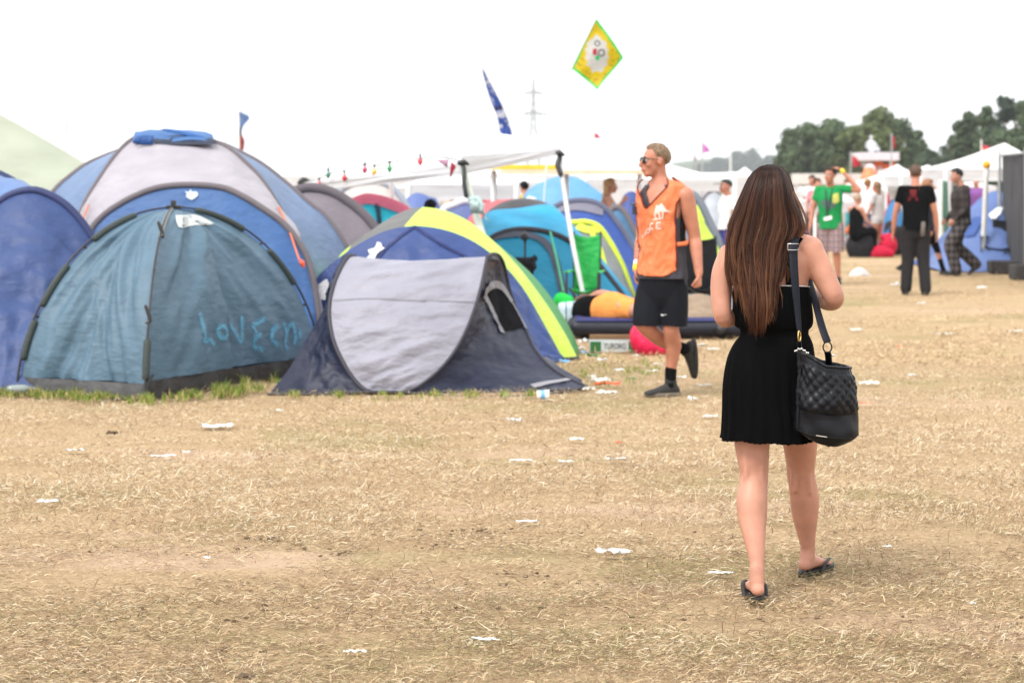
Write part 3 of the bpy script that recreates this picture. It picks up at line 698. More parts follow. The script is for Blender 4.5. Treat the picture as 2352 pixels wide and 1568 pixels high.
for pts, w in (([(1501, 513), (1496, 514), (1494.5, 518), (1496, 524), (1501, 526)], .012), ([(1510, 511), (1508, 517), (1508, 525)], .013), ([(1509, 512), (1518, 511)], .012), ([(1509, 518), (1517, 517.5)], .011), ([(1508, 525), (1519, 524)], .012),
               ([(1490, 525), (1486, 529), (1487, 535), (1492, 533), (1493, 527), (1490, 525)], .009), ([(1484, 532), (1482, 541)], .008), ([(1479, 538), (1477, 546)], .008), ([(1499, 505), (1518, 503)], .008)): ribbon(b, vb, pts, w, .005, 10)
b.build('chest_lettering', M['print_white'], root)
# shorts, swoosh, socks, shoes
mb = MB(); M['navy_short'] = wear('shorts_navy', (13, 15, 24), .85)
mb.limb([(P(1521, 634, MY), .172, .14), (P(1520, 655, MY), .18, .148), (P(1519, 680, MY), .182, .15)], sL, 24, 4)
mb.limb([(P(1546, 668, MY-.04), .112), (P(1548, 705, MY-.07), .107), (P(1548, 742, MY-.09), .102), (P(1548, 775, MY-.09), .1)], None, 18, 4)
mb.limb([(P(1496, 668, MY+.04), .112), (P(1490, 705, MY-.02), .115), (P(1487, 742, MY-.08), .108), (P(1486, 775, MY-.1), .105)], None, 18, 4)
sh = fuse('shorts', mb, M['navy_short'], root, .009, 4, cut=P(1540, 745, MY).z); bv = mesh_bvh(sh)
b = MB(); decal(b, bv, [(1518.2, 722), (1519.5, 725), (1522, 725.6), (1526, 724), (1534, 721), (1526.5, 722.8), (1522.5, 723.4), (1521, 722), (1520.5, 720.5)], .004); b.build('swoosh', M['white_paper'], sh)
for q_, a, kn in (('L', J['anL'], P(1541, 845, MY-.02)), ('R', J['anR'], P(1556, 796, MY+.13))):
    b = MB(); d = (a-kn).normalized(); b.limb([(a+d*.03, .044), (a, .0425), (a-d*.05, .043), (a-d*.085, .044)], None, 16, 4); b.build('sock', M['black_cloth'], root)
M['shoe_sole_tan'] = mat('sole_dusty', (.16, .135, .11), .9)
shoe(root, J['anL'], fdL, M['black_shoe'], M['shoe_sole_tan'], 1.0, .104)
shoe(root, J['anR']+Vector((0.0, 0, -.01)), Vector((.05, .25, -1)), M['black_shoe'], M['black_shoe'], 1.05, .06, up=Vector((-1, -.3, 0)))
for y, mm in ((606, mat('wristband_white', (.75, .7, .68), .6)), (616, mat('wristband_yellow', (.75, .5, .03), .6))):
    b = MB(); w_ = J['elR'].lerp(J['wrR'], (y-545)/67*.94+.02); d = (J['wrR']-J['elR']).normalized(); b.tube([w_-d*.012, w_+d*.012], .0345, n=16); b.build('wristband', mm, root)
b = MB(); p = ring_pt(484, -1.0, .04); b.box(p, (.035, .025, .055), (sL, f, Vector((0, 0, 1)))); b.tube([p+Vector((0, 0, .03)), p+Vector((-.03, -.02, .05)), P(1462, 468, MY-.2)], .006, n=6)
o = b.build('walkie_talkie', M['dark_plastic'], None, smooth=False); tag(o, 'black two-way radio with short aerial clipped to the orange vest', 'radio')

# ---------------------------------------------------------------- the people further back
SHOE = M['black_shoe']
def simple(label, x, yf, H, fdir, over=None, girl=False, hf=None, skin='skin', hands=None, voxel=.014, feet=False, tilt=0, group=None):
    b0 = G(x, yf); r = thing('person', label, 'person', b0, group); J, f, s = joints(b0, H, fdir, over)
    o, F3, k = body(r, J, f, s, hf or f, M[skin], H, girl, voxel, hands, feet, tilt=tilt)
    face_parts(r, J['head'], *F3, k)
    return r, J, f, s, F3, k
# green T-shirt, hand on his head
ov = dict(elL=(-.255, .02, .80), wrL=(-.10, .03, .975), shL=(-.11, -.005, .815), elR=(.15, -.0, .63), wrR=(.165, .05, .485), knL=(-.06, .03, .275), anL=(-.07, .0, .046), knR=(.055, .0, .275), anR=(.055, -.06, .05))
r, J, f, s, F3, k = simple('man in a green printed T-shirt and checked shorts with a hand on his head', 1907, 652, 1.79, (-.35, -.94, 0), ov, hf=Vector((-.6, -.8, 0)), skin='skin_red', hands=dict(L=(Vector((-.75, .1, .35)), Vector((-.4, 0, -1)), Vector((0, -1, 0)), .4)))
hair_short(r, J['head'], F3[0], mat('hair_dark', (.025, .014, .01), .6, var=.3, vscale=50, bump=.6, bscale=90), k, .022, 34, -42, -4)
t = top(r, 'shirt', J, s, wear('tshirt_green', (28, 150, 80)), 1.79, hem=.45, puff=.03, sleeve=.42)
bv = mesh_bvh(t); b = MB(); decal(b, bv, [(1884, 462), (1896, 458), (1922, 466), (1918, 476), (1904, 482), (1890, 474)], .006); b.build('shirt_print', wear('print_grey', (92, 118, 112)), t)
b = MB(); decal(b, bv, [(1913, 447), (1925, 443), (1927, 462), (1921, 468), (1912, 466)], .01); b.build('shirt_print', wear('print_yellow', (205, 205, 110)), t)
b = MB(); ribbon(b, bv, [(1897, 436), (1899, 470), (1899, 495)], .025, .014, 12); ribbon(b, bv, [(1912, 434), (1906, 465), (1900, 495)], .02, .014, 12); b.build('lanyard', wear('lanyard', (60, 75, 72)), r)
b = MB(); decal(b, bv, [(1893, 500), (1910, 495), (1911, 504), (1894, 508)], .018); b.build('badge', M['white_paper'], r)
def plaid(name, a, b_, c_, sc_):
    m, nt, bs, out = newmat(name); L = nt.links.new; tc = nt.nodes.new('ShaderNodeTexCoord'); sp = nt.nodes.new('ShaderNodeSeparateXYZ'); L(tc.outputs['Object'], sp.inputs[0])
    def band(ax, s_, th, ph=0):
        mu = nt.nodes.new('ShaderNodeMath'); mu.operation = 'MULTIPLY_ADD'; mu.inputs[1].default_value = s_; mu.inputs[2].default_value = ph; L(sp.outputs[ax], mu.inputs[0])
        si = nt.nodes.new('ShaderNodeMath'); si.operation = 'SINE'; L(mu.outputs[0], si.inputs[0]); gt = nt.nodes.new('ShaderNodeMath'); gt.operation = 'GREATER_THAN'; gt.inputs[1].default_value = th; L(si.outputs[0], gt.inputs[0]); return gt
    prev = None
    for ax, s_, th, ph, col in (('X', sc_, .25, 0, b_), ('Z', sc_*.8, .35, 1, b_), ('X', sc_, .8, 3.2, c_), ('Z', sc_*.8, .75, 4, c_)):
        mx = nt.nodes.new('ShaderNodeMix'); mx.data_type = 'RGBA'
        g = band(ax, s_, th, ph); mf = nt.nodes.new('ShaderNodeMath'); mf.operation = 'MULTIPLY'; mf.inputs[1].default_value = .75; L(g.outputs[0], mf.inputs[0]); L(mf.outputs[0], mx.inputs['Factor'])
        if prev is None: mx.inputs['A'].default_value = (*a, 1)
        else: L(prev, mx.inputs['A'])
        mx.inputs['B'].default_value = (*col, 1); prev = mx.outputs['Result']
    L(prev, bs.inputs['Base Color']); bs.inputs['Roughness'].default_value = .85
    return m
legs_cloth(r, 'shorts', J, s, plaid('check_shorts', A(215, 205, 205), A(105, 80, 85), A(120, 50, 60), 85), 1.79, upto=1.0, r=(.12, .12, .112), rise=.0)
b = MB(); d = (J['wrL']-J['elL']).normalized(); b.tube([J['wrL']-d*.04, J['wrL']-d*.015], .036, n=14); b.build('wristband', mat('wristband_gold', (.75, .55, .05), .6), r)
for q_ in 'LR': shoe(r, J['an'+q_], f, SHOE, SHOE, 1, .08, .012)
# black T-shirt, seen from behind
ov = dict(elL=(-.155, -.0, .615), wrL=(-.168, .03, .475), elR=(.15, .0, .615), wrR=(.165, .02, .475), knL=(-.055, .03, .275), anL=(-.07, .03, .046), knR=(.06, .01, .28), anR=(.072, -.03, .046), hipL=(-.055, 0, .5), hipR=(.055, 0, .5))
r, J, f, s, F3, k = simple('man in a black T-shirt and black trousers walking away, seen from behind', 2103, 676, 1.81, (.08, 1, 0), ov, skin='skin_red')
hair_short(r, J['head'], F3[0], mat('hair_brown_short', (.085, .045, .028), .65, var=.3, vscale=50, bump=.7, bscale=100), k, .02, 30, -44, -6)
t = top(r, 'shirt', J, s, M['black_cloth'], 1.81, hem=.25, puff=.026, sleeve=.42)
bv = mesh_bvh(t); b = MB(); decal(b, bv, [(2089, 436), (2106, 436), (2104, 450), (2097, 455), (2092, 450)], .006); ribbon(b, bv, [(2090, 452), (2088, 462)], .03, .006, 6); ribbon(b, bv, [(2104, 452), (2106, 462)], .03, .006, 6); b.build('back_print', wear('print_red', (105, 28, 30)), t)
legs_cloth(r, 'trousers', J, s, wear('trousers_black', (44, 42, 44)), 1.81, r=(.112, .1, .09, .082), ankle=True)
b = MB(); b.tube([P(2121, 512, 27.55), P(2120, 525, 27.5), P(2119, 540, 27.55)], .03, .02, S1, 8); b.build('belt_pouch', wear('pouch', (120, 112, 108)), r)
for q_ in 'LR': shoe(r, J['an'+q_], f, SHOE, SHOE, 1.02, .08, .012)
# dark checked jacket, in mid stride to the left
ov = dict(elL=(-.13, .01, .62), wrL=(-.11, .11, .515), elR=(.13, -.01, .62), wrR=(.12, .09, .515), knL=(-.05, .13, .29), anL=(-.05, .07, .05), knR=(.05, .02, .27), anR=(.05, -.17, .1), head=(0, .045, .92), hipL=(-.05, 0, .5))
r, J, f, s, F3, k = simple('man in a dark checked jacket and trousers striding past, head bowed', 2207, 632, 1.8, (-.98, -.2, 0), ov, hf=Vector((-.96, -.25, -.12)))
hair_short(r, J['head'], F3[0], mat('hair_black', (.008, .007, .009), .6, var=.3, bump=.5), k, .024, 30, -42, -8)
pj = plaid('check_jacket', A(42, 34, 32), A(66, 54, 50), A(28, 22, 26), 60)
top(r, 'jacket', J, s, pj, 1.8, hem=.55, puff=.035, long=True)
legs_cloth(r, 'trousers', J, s, plaid('check_trousers', A(52, 48, 48), A(105, 98, 98), A(34, 30, 34), 70), 1.8, r=(.125, .115, .105, .1), ankle=True)
shoe(r, J['anL'], f, SHOE, SHOE, 1, .08, .012); shoe(r, J['anR'], f+Vector((0, 0, -.9)), SHOE, SHOE, 1, .06, .012)
# woman half hidden behind the black T-shirt
ov = dict(knL=(-.05, .1, .28), anL=(-.05, .17, .05), knR=(.05, -.06, .27), anR=(.05, -.26, .08))
r, J, f, s, F3, k = simple('red-haired woman in a dark jacket and black leggings, behind the black T-shirt', 2128, 632, 1.6, (.96, -.28, 0), ov, girl=True)
hair_short(r, J['head'], F3[0], mat('hair_red', (.3, .13, .06), .5, var=.3, bump=.5), k, .028, 30, -60, -30)
top(r, 'jacket', J, s, wear('jacket_dusk', (60, 62, 72)), 1.6, hem=.3, girl=True, long=True)
legs_cloth(r, 'leggings', J, s, M['black_cloth'], 1.6, r=(.1, .086, .066, .05), ankle=True)
shoe(r, J['anL'], f, SHOE, SHOE, .9, .08, .012); shoe(r, J['anR'], f+Vector((0, 0, -.4)), SHOE, SHOE, .9, .06, .012)
# woman in a white T-shirt and shorts
ov = dict(elL=(-.15, .03, .63), wrL=(-.09, .12, .52), elR=(.14, .02, .63), wrR=(.13, .06, .5))
r, J, f, s, F3, k = simple('woman in a light grey T-shirt and pale shorts standing behind the red bag', 2016, 585, 1.55, (-.75, .65, 0), ov, girl=True, skin='skin_red')
hb = mat('hair_mid', (.2, .11, .055), .5, var=.3, bump=.5)
hair_short(r, J['head'], F3[0], hb, k, .026, 30, -50, -30)
b = MB(); hp = J['head']-F3[0]*.06; b.limb([(hp+Vector((0, 0, .05)), .07, .04), (hp-Vector((0, 0, .1)), .085, .035), (hp-F3[0]*.03-Vector((0, 0, .26)), .05, .02)], s, 12); b.build('hair_length', hb, r)
top(r, 'shirt', J, s, wear('tshirt_pale', (196, 190, 190)), 1.55, hem=.4, girl=True, puff=.03)
legs_cloth(r, 'shorts', J, s, wear('shorts_pale', (205, 200, 198)), 1.55, upto=.3, r=(.11, .11, .11))
for q_ in 'LR': shoe(r, J['an'+q_], f, SHOE, SHOE, .9, .075, .012)
# person sitting in black
ov = dict(pelvis=(0, 0, .30), waist=(0, .0, .39), chest=(0, .01, .5), neck=(0, .0, .605), head=(0, .03, .7), shL=(-.1, 0, .585), shR=(.1, 0, .585), elL=(-.13, .06, .43), elR=(.13, .06, .43), wrL=(-.09, .2, .38), wrR=(.09, .2, .38), hipL=(-.05, 0, .29), hipR=(.05, 0, .29), knL=(-.06, .24, .31), knR=(.06, .24, .31), anL=(-.06, .25, .05), anR=(.06, .25, .05))
r, J, f, s, F3, k = simple('person in a sleeveless black top sitting by the black round basket', 1966, 590, 1.7, (.8, .55, 0), ov, girl=True, feet=True)
hair_short(r, J['head'], F3[0], mat('hair_fair', (.42, .3, .22), .5, var=.3, bump=.5), k, .022, 30, -50, -20)
top(r, 'shirt', J, s, M['black_cloth'], 1.7, hem=.3, girl=True, nosleeve=True, puff=.025)
legs_cloth(r, 'trousers', J, s, M['black_cloth'], 1.7, r=(.1, .09, .08, .07), ankle=True)
# blonde woman behind the blue tent
ov = dict(elL=(-.13, .03, .64), wrL=(-.06, .13, .77), elR=(.14, .06, .65), wrR=(.07, .15, .78), head=(0, .02, .922))
r, J, f, s, F3, k = simple('blonde woman in a pale strapless top raising her hands beside the blue tents', 1398, 645, 1.62, (.97, -.2, 0), ov, girl=True, feet=True)
hb = mat('hair_blonde_long', (.5, .33, .16), .5, var=.3, vscale=20, bump=.6)
hair_short(r, J['head'], F3[0], hb, k, .026, 32, -55, -30)
b = MB(); hp = J['head']-F3[0]*.075; b.limb([(hp+Vector((0, 0, .06)), .07, .045), (hp-Vector((0, 0, .08)), .085, .045), (hp-F3[0]*.04-Vector((0, 0, .25)), .08, .035), (hp-F3[0]*.07-Vector((0, 0, .44)), .045, .02)], s, 12); b.build('hair_length', hb, r)
top(r, 'strapless_top', {**J, 'neck': J['chest'].lerp(J['neck'], .45)}, s, wear('top_pale', (200, 215, 220)), 1.62, hem=.2, girl=True, nosleeve=True, puff=.012)
legs_cloth(r, 'shorts', J, s, wear('shorts_denim', (70, 90, 130)), 1.62, upto=.4, r=(.11, .11, .11))
# person in white near the white gazebo poles
r, J, f, s, F3, k = simple('person in a white T-shirt and blue trousers with a dark cap, by the gazebo poles', 1671, 640, 1.6, (-.9, -.3, 0), None, skin='skin_red', feet=True)
hair_short(r, J['head'], F3[0], wear('cap_dark', (60, 68, 66)), k, .02, 30, -20, 6)
b = MB(); b.limb([(J['head']+F3[0]*.09+Vector((0, 0, .055)), .05, .008), (J['head']+F3[0]*.2+Vector((0, 0, .045)), .06, .006)], s, 10, 4); b.build('cap_peak', wear('cap_peak', (62, 70, 68)), r)
top(r, 'shirt', J, s, wear('tshirt_white', (250, 250, 250)), 1.6, hem=.2, puff=.03)
legs_cloth(r, 'trousers', J, s, wear('trousers_blue', (70, 84, 160)), 1.6, r=(.115, .1, .09, .08), ankle=True)
SML = [('person in a pink top among the crowd behind the green T-shirt', 1876, 572, 1.62, (.3, -1, 0), (80, 50, 40), (235, 150, 160), (70, 70, 80)), ('person in a white shirt and dark trousers behind the green T-shirt', 1866, 556, 1.7, (-.5, -.8, 0), (50, 36, 30), (240, 240, 240), (60, 60, 70)),
       ('person in white standing between the black top and the light grey T-shirt', 1992, 566, 1.6, (.6, .8, 0), (150, 110, 70), (245, 245, 248), (90, 100, 130)), ('person in a red vest deep under the white canopies', 1946, 552, 1.6, (-.2, -1, 0), (40, 30, 28), (215, 60, 70), (50, 55, 75)),
       ('person in a blue hoodie behind the suitcases', 2058, 560, 1.66, (.9, .2, 0), (60, 44, 36), (80, 110, 175), (40, 40, 48)), ('person in purple far behind the orange ball pole', 2244, 560, 1.66, (-.7, -.6, 0), (50, 36, 30), (140, 90, 160), (60, 70, 110)),
       ('person in pale clothes under the canopy left of the checked jacket', 2150, 552, 1.62, (.2, 1, 0), (120, 80, 50), (225, 225, 230), (120, 130, 160)), ('person in teal deep behind the orange tent', 1092, 552, 1.66, (-.6, -.7, 0), (60, 40, 34), (80, 150, 150), (60, 60, 80)),
       ('person in mauve at the back between the canopies', 968, 556, 1.7, (.5, -.8, 0), (70, 50, 40), (190, 140, 180), (60, 60, 80))]
for i_, (lab, x, yf, H, fd, hc_, tc_, lc_) in enumerate(SML):
    r, J, f, s, F3, k = simple(lab, x, yf, H, fd, None, feet=True, voxel=.02, skin='skin_red', girl=i_ % 2 == 0); r['group'] = 'people standing far back in the camp'
    hair_short(r, J['head'], F3[0], wear('hair_far_%d' % i_, hc_), k, .026, 30, -50 if i_ % 2 == 0 else -40, -20 if i_ % 2 == 0 else -6)
    top(r, 'shirt', J, s, wear('shirt_far_%d' % i_, tc_), H, hem=.3, puff=.03, voxel=.02); legs_cloth(r, 'trousers', J, s, wear('trousers_far_%d' % i_, lc_), H, r=(.115, .1, .09, .08), ankle=True, voxel=.02)
# two heads that show above the lime tent and the blue dome
for lab, x, yf, H, fd, hc_, tc_ in (('dark-haired person whose head shows above the lime and blue tent', 988, 700, 1.33, (.2, 1, 0), (20, 18, 24), (70, 80, 130)), ('person in a yellow shirt with black hair half hidden by the light blue dome', 1205, 610, 1.56, (-.4, 1, 0), (20, 18, 20), (215, 190, 70)), ('pink-topped person among the white canopies', 1128, 600, 1.5, (.5, -.8, 0), (60, 40, 36), (225, 120, 130))):
    r, J, f, s, F3, k = simple(lab, x, yf, H, fd, None, feet=True)
    hair_short(r, J['head'], F3[0], wear(lab[:12], hc_), k, .024, 30, -42, -8)
    top(r, 'shirt', J, s, wear('shirt_'+lab[-8:], tc_), H, hem=.3, puff=.025)
    legs_cloth(r, 'trousers', J, s, M['navy_short'], H, r=(.115, .1, .09, .08), ankle=True)
# lying on the air bed, hip towards us
root = thing('person', 'person in bright orange shorts and a black top lying on the blue air bed', 'person', P(1400, 740, 20.4))
Y0 = 20.45
up = Vector((0, -.55, .83)); J = {}
mb = MB(); sd = Vector((0, .25, 1)).normalized()
mb.limb([(P(1440, 716, Y0), .13, .15), (P(1405, 712, Y0), .165, .15), (P(1372, 715, Y0+.12), .13, .12), (P(1345, 716, Y0+.25), .15, .12), (P(1322, 722, Y0+.38), .08, .08)], sd, 18)
mb.limb([(P(1430, 716, Y0-.05), .1), (P(1463, 714, Y0-.28), .085), (P(1500, 712, Y0-.3), .062), (P(1540, 725, Y0-.05), .055), (P(1575, 735, Y0+.1), .038)], None, 14)
mb.limb([(P(1430, 724, Y0+.1), .1), (P(1470, 728, Y0-.1), .085), (P(1510, 730, Y0-.1), .062), (P(1552, 735, Y0+.12), .055), (P(1590, 738, Y0+.25), .038)], None, 14)
mb.limb([(P(1345, 698, Y0+.3), .055), (P(1378, 676, Y0+.2), .05), (P(1408, 684, Y0+.0), .045), (P(1425, 706, Y0-.2), .03)], None, 12)
hcl = P(1304, 722, Y0+.5); h3 = add_head(mb, hcl, Vector((-.2, .9, .3)), 1.0)
add_hand(mb, P(1425, 706, Y0-.2), Vector((.5, -.2, -.8)), Vector((0, .9, -.3)), Vector((1, 0, 0)), .9, .5)
fuse('body', mb, M['skin'], root, .012, 5)
b = MB(); b.ball(hcl+Vector((.03, -.02, .03)), (.11, .1, .11)); b.limb([(hcl+Vector((.05, 0, .06)), .09), (P(1345, 690, Y0+.45), .07), (P(1368, 692, Y0+.35), .04)], None, 12); b.build('hair', mat('hair_auburn', (.09, .04, .025), .5, var=.4, bump=.6), root)
mb = MB(); mb.limb([(P(1388, 716, Y0+.06), .14, .135), (P(1362, 714, Y0+.15), .165, .15), (P(1340, 716, Y0+.28), .155, .13), (P(1328, 722, Y0+.36), .1, .1)], sd, 18); fuse('black_top', mb, M['black_cloth'], root, .014, 4)
mb = MB(); mb.limb([(P(1440, 714, Y0), .15, .17), (P(1405, 711, Y0), .19, .175), (P(1384, 713, Y0+.06), .16, .15)], sd, 18); mb.limb([(P(1425, 714, Y0-.05), .125), (P(1448, 713, Y0-.2), .115)], None, 14); mb.limb([(P(1425, 724, Y0+.1), .12), (P(1455, 727, Y0-.03), .11)], None, 14)
fuse('shorts', mb, wear('shorts_orange', (255, 165, 85)), root, .014, 4)
# ---------------------------------------------------------------- tents
def fill_to(pts, Yg, squeeze=1.0, cx=None):         # the line on the ground in front of a hoop, point for point
    xs = [p.x for p in pts]; c = (min(xs)+max(xs))/2 if cx is None else cx
    return [Vector((c+(p.x-c)*squeeze, Yg, 0.01)) for p in pts]
SG = mat('pole_sleeve_grey', A(112, 104, 108), .7, bump=.4, bscale=30)
# --- teal dome with crossing poles, corner towards us
root = thing('dome_tent', 'teal blue dome tent with outside black poles and LOVE sprayed on its side', 'tent', (-2.68, 15.75, 0))
C0 = Vector((-2.675, 15.75, 0)); HT = 1.37
cor = dict(L=Vector((-3.70, 14.95, 0)), F_=Vector((-2.655, 14.42, 0)), R_=Vector((-1.60, 16.55, 0)), B_=Vector((-2.7, 17.2, 0)))
def dome_pole(c, ex=0.0, n=40):
    out = []
    for i in range(n+1):
        a = math.pi/2*i/n; out.append(C0+(c-C0)*(math.sin(a)*(1+ex))+Vector((0, 0, (HT+ex*.6)*math.cos(a)**1.12)))
    return out
M['teal'] = cloth('tent_teal', (112, 146, 170), trans=.08, gain=.68)
M['gsheet'] = mat('groundsheet_grey', A(92, 92, 94), .6, var=.2, vscale=4, bump=.6, bscale=12, bdist=.03)
M['gsheet_dk'] = mat('groundsheet_dark', A(62, 60, 60), .6, var=.3, vscale=5, bump=.8, bscale=12, bdist=.03)
def dome_panel(a, b, mi_m, nm, t0, t1, seed, fold, m, nu=70, nv=60):
    pa, pb = dome_pole(a, -.012), dome_pole(b, -.012); mb = MB(); g = []
    for i in range(nu+1):
        t = t0+(t1-t0)*i/nu; x = t*40; i0 = min(39, int(x)); fr = x-i0
        A0 = pa[i0].lerp(pa[i0+1], fr); B0 = pb[i0].lerp(pb[i0+1], fr); row = []
        d = B0-A0; n = Vector((d.y, -d.x, 0)); n = n.normalized() if n.length > 1e-6 else Vector((0, -1, 0))
        if n.dot((A0+B0)/2-C0) < 0: n = -n
        for j in range(nv+1):
            s = j/nv; e = min(1, 6*s*(1-s))
            w = noise.fractal(Vector((s*5+2.5*t*(1 if s < .5 else -1)+seed, t*1.6+seed, seed*1.7)), .8, 2.1, 3)
            rr_ = abs(noise.noise(Vector((s*9-5*t+seed*3, t*2.2, seed))))
            hang = -.05*t*t*4*s*(1-s)
            row.append(A0+d*s+n*((w*fold-rr_*fold*.9*t)*e+hang*.6)+Vector((0, 0, .0)))
        g.append(row)
    mb.grid(g); return mb.build(nm, m, root), mb
oL, mL = dome_panel(cor['L'], cor['F_'], 0, 'fabric_panel', .02, .93, 1, .075, M['teal'])
oR, mR = dome_panel(cor['F_'], cor['R_'], 0, 'fabric_panel', .02, .92, 2.3, .065, M['teal'])
dome_panel(cor['R_'], cor['B_'], 0, 'fabric_panel', .02, 1, 4, .02, M['teal'], 24, 20); dome_panel(cor['B_'], cor['L'], 0, 'fabric_panel', .02, 1, 5, .02, M['teal'], 24, 20)
dome_panel(cor['L'], cor['F_'], 0, 'groundsheet_band', .93, 1.0, 6, .03, M['gsheet'], 10, 60)
dome_panel(cor['F_'], cor['R_'], 0, 'groundsheet_band', .92, 1.0, 7, .04, M['gsheet_dk'], 10, 60)
SLV = mat('sleeve_darkgreen', A(58, 68, 66), .7, bump=.5)
for c, gaps in (('L', ((.18, .36), (.50, .66), (.74, .86))), ('R_', ((.10, .30), (.46, .62), (.86, .95))), ('F_', ((.78, .9),)), ('B_', ((.2, .4),))):
    pl = dome_pole(cor[c], .015); pole('pole', pl, .0085, M['pole_black'], root)
    for a, b in gaps:
        seg = dome_pole(cor[c], -.0)[int(a*40):int(b*40)+1]
        mb = MB(); mb.tube([p*1.0 for p in seg], .028, n=8); mb.build('pole_sleeve', SLV, root)
    for t in (.42, .7):
        if c in 'F_': t = t*.6+.1
        p = dome_pole(cor[c], .01)[int(t*40)]; q2 = dome_pole(cor[c], -.07)[int(t*40)]
        mb = MB(); mb.limb([(p, .012), (p.lerp(q2, .5), .006), (q2, .014)], None, 8, 3); mb.build('pole_clip', M['pole_black'], root)
mb = MB(); a = C0+Vector((0, 0, HT+.01)); mb.box(a, (.12, .06, .03)); mb.box(a+Vector((0, -.02, .03)), (.04, .03, .05)); mb.build('apex_hub', M['pole_black'], root, smooth=False, bevel=.006)
mb = MB(); pl = dome_pole(cor['F_'], .0); mb.tube(pl[2:14], .017, .008, n=8); mb.build('seam_strip', mat('strip_pale', A(150, 155, 150), .6), root)
for x, y in ((404, 575), (386, 780)):
    mb = MB(); i = int(.3*40) if y < 600 else int(.68*40); p = dome_pole(cor['F_'], .035)[i]
    mb.limb([(p+Vector((-.02, 0, .05)), .012), (p, .016), (p+Vector((.015, -.01, -.06)), .011), (p+Vector((-.015, -.01, -.07)), .008)], None, 8, 3); mb.build('pole_clip', M['pole_black'], root)
mb = MB(); mb.limb([(P(352, 862, 14.5), .008), (P(338, 880, 14.45), .022), (P(334, 905, 14.42), .028), (P(350, 916, 14.4), .02)], None, 10); mb.build('corner_flap', M['pole_black'], root)
bR = mR.bvh(); mb = MB(); decal(mb, bR, [(403, 496), (450, 493), (494, 515), (440, 519), (412, 527), (404, 512)], .006); mb.build('white_patch', mat('patch_white', A(205, 210, 208), .6, bump=.5), oR)
M['spray'] = alpha_attr('spray_blue', (112, 190, 226)); mb = MB(); xs = lambda l: [(x*.3174, y*.3174+574.2) for x, y in l]
for st in ([(1440, 455), (1462, 540), (1480, 610), (1478, 665), (1510, 650), (1550, 690)], [(1615, 545), (1575, 570), (1585, 620), (1625, 635), (1640, 590), (1615, 545)], [(1660, 540), (1700, 600), (1740, 665), (1748, 560), (1745, 480)],
           [(1820, 545), (1850, 600), (1835, 690), (1900, 720)], [(1820, 545), (1880, 520), (1915, 490)], [(1835, 640), (1890, 610)], [(1960, 600), (2010, 545), (1975, 570), (1965, 640), (2010, 690)], [(2050, 520), (2065, 600), (2060, 690), (2080, 720)], [(2065, 600), (2110, 530), (2135, 620), (2125, 680)], [(2160, 570), (2170, 640)]):
    ribbon(mb, bR, xs(st), .06, .007, 26, True)
mb.build('sprayed_writing', M['spray'], oR)
# --- big blue and grey tent
root = thing('family_tent', 'large blue and pale grey tent with dark hoops, towering behind the teal dome', 'tent', (-2.9, 18, 0))
hA = ppts([(92, 828), (104, 740), (126, 640), (152, 565), (184, 495), (203, 453), (229, 412), (254, 374), (286, 336), (320, 316), (400, 315), (476, 322), (524, 342), (565, 377), (603, 418), (641, 479), (673, 530), (696, 588), (722, 650), (745, 740), (758, 828)], 17.6, 18.4)
hB = ppts([(170, 842), (178, 700), (190, 600), (209, 530), (238, 495), (270, 472), (311, 450), (365, 431), (435, 425), (508, 431), (555, 450), (603, 479), (651, 514), (682, 552), (708, 600), (726, 690), (738, 842)], 17.05, 17.45)
hC = ppts([(-30, 797), (10, 660), (60, 540), (121, 444), (165, 403), (203, 377), (263, 352), (340, 328), (430, 322), (500, 330), (552, 352), (603, 380), (667, 431), (714, 472), (747, 497), (790, 560), (830, 650), (862, 797)], 18.9, 19.6)
hD = ppts([(60, 744), (120, 640), (240, 520), (430, 470), (620, 520), (740, 640), (800, 744)], 22, 22)
M['t_blue'] = cloth('tent_blue_front', (84, 130, 196)); M['t_light'] = cloth('tent_blue_side', (128, 158, 205)); M['t_grey'] = cloth('tent_pale_grey', (205, 198, 208), trans=.1)
mb = MB(); patch(mb, hA, hB, 90, 30, .03, .03, (2, 12), seed=3); o = mb.build('front_panel', M['t_grey'], root)
mb = MB(); patch(mb, hA, hC, 90, 24, .02, .02, (2, 9), seed=4); mb.build('side_panel', M['t_light'], root)
mb = MB(); patch(mb, hC, hD, 60, 20, .02, 0, (2, 9), seed=5); mb.build('rear_panel', M['t_blue'], root)
mb = MB(); patch(mb, hB, fill_to(hB, 16.75, .97), 80, 30, .03, .03, (3, 9), seed=6); bv = mb.bvh(); od = mb.build('door_panel', M['t_blue'], root)
for h, r_ in ((hA, .029), (hB, .031), (hC, .033)): pole('hoop_sleeve', h, r_, SG, root, 90, 8)
mb = MB(); decal(mb, bv, [(424, 440), (434, 443), (438, 435), (441, 442), (453, 441), (456, 450), (449, 456), (441, 461), (434, 458), (426, 452), (430, 447)], .012); mb.build('logo_patch', mat('logo_grey', A(205, 215, 220), .6), od)
M['orange_cord'] = mat('cord_orange', A(232, 128, 90), .6)
for pts in ([(204, 472, 17.7), (196, 490, 17.6), (189, 506, 17.5)], [(640, 476, 17.6), (655, 510, 17.5), (668, 540, 17.3), (685, 590, 17.1), (695, 612, 17.0)]):
    pole('guy_line', ppts(pts), .009, M['orange_cord'], root, 16)
mb = MB(); mb.limb([(P(690, 598, 16.98), .012), (P(694, 604, 16.97), .025), (P(697, 611, 16.96), .014)], None, 8); mb.build('line_toggle', mat('toggle_orange', A(245, 100, 70), .5), root)
mb = MB(); T1 = ppts([(306, 326), (314, 314), (322, 306), (345, 301)], 18.25, 18.25); 
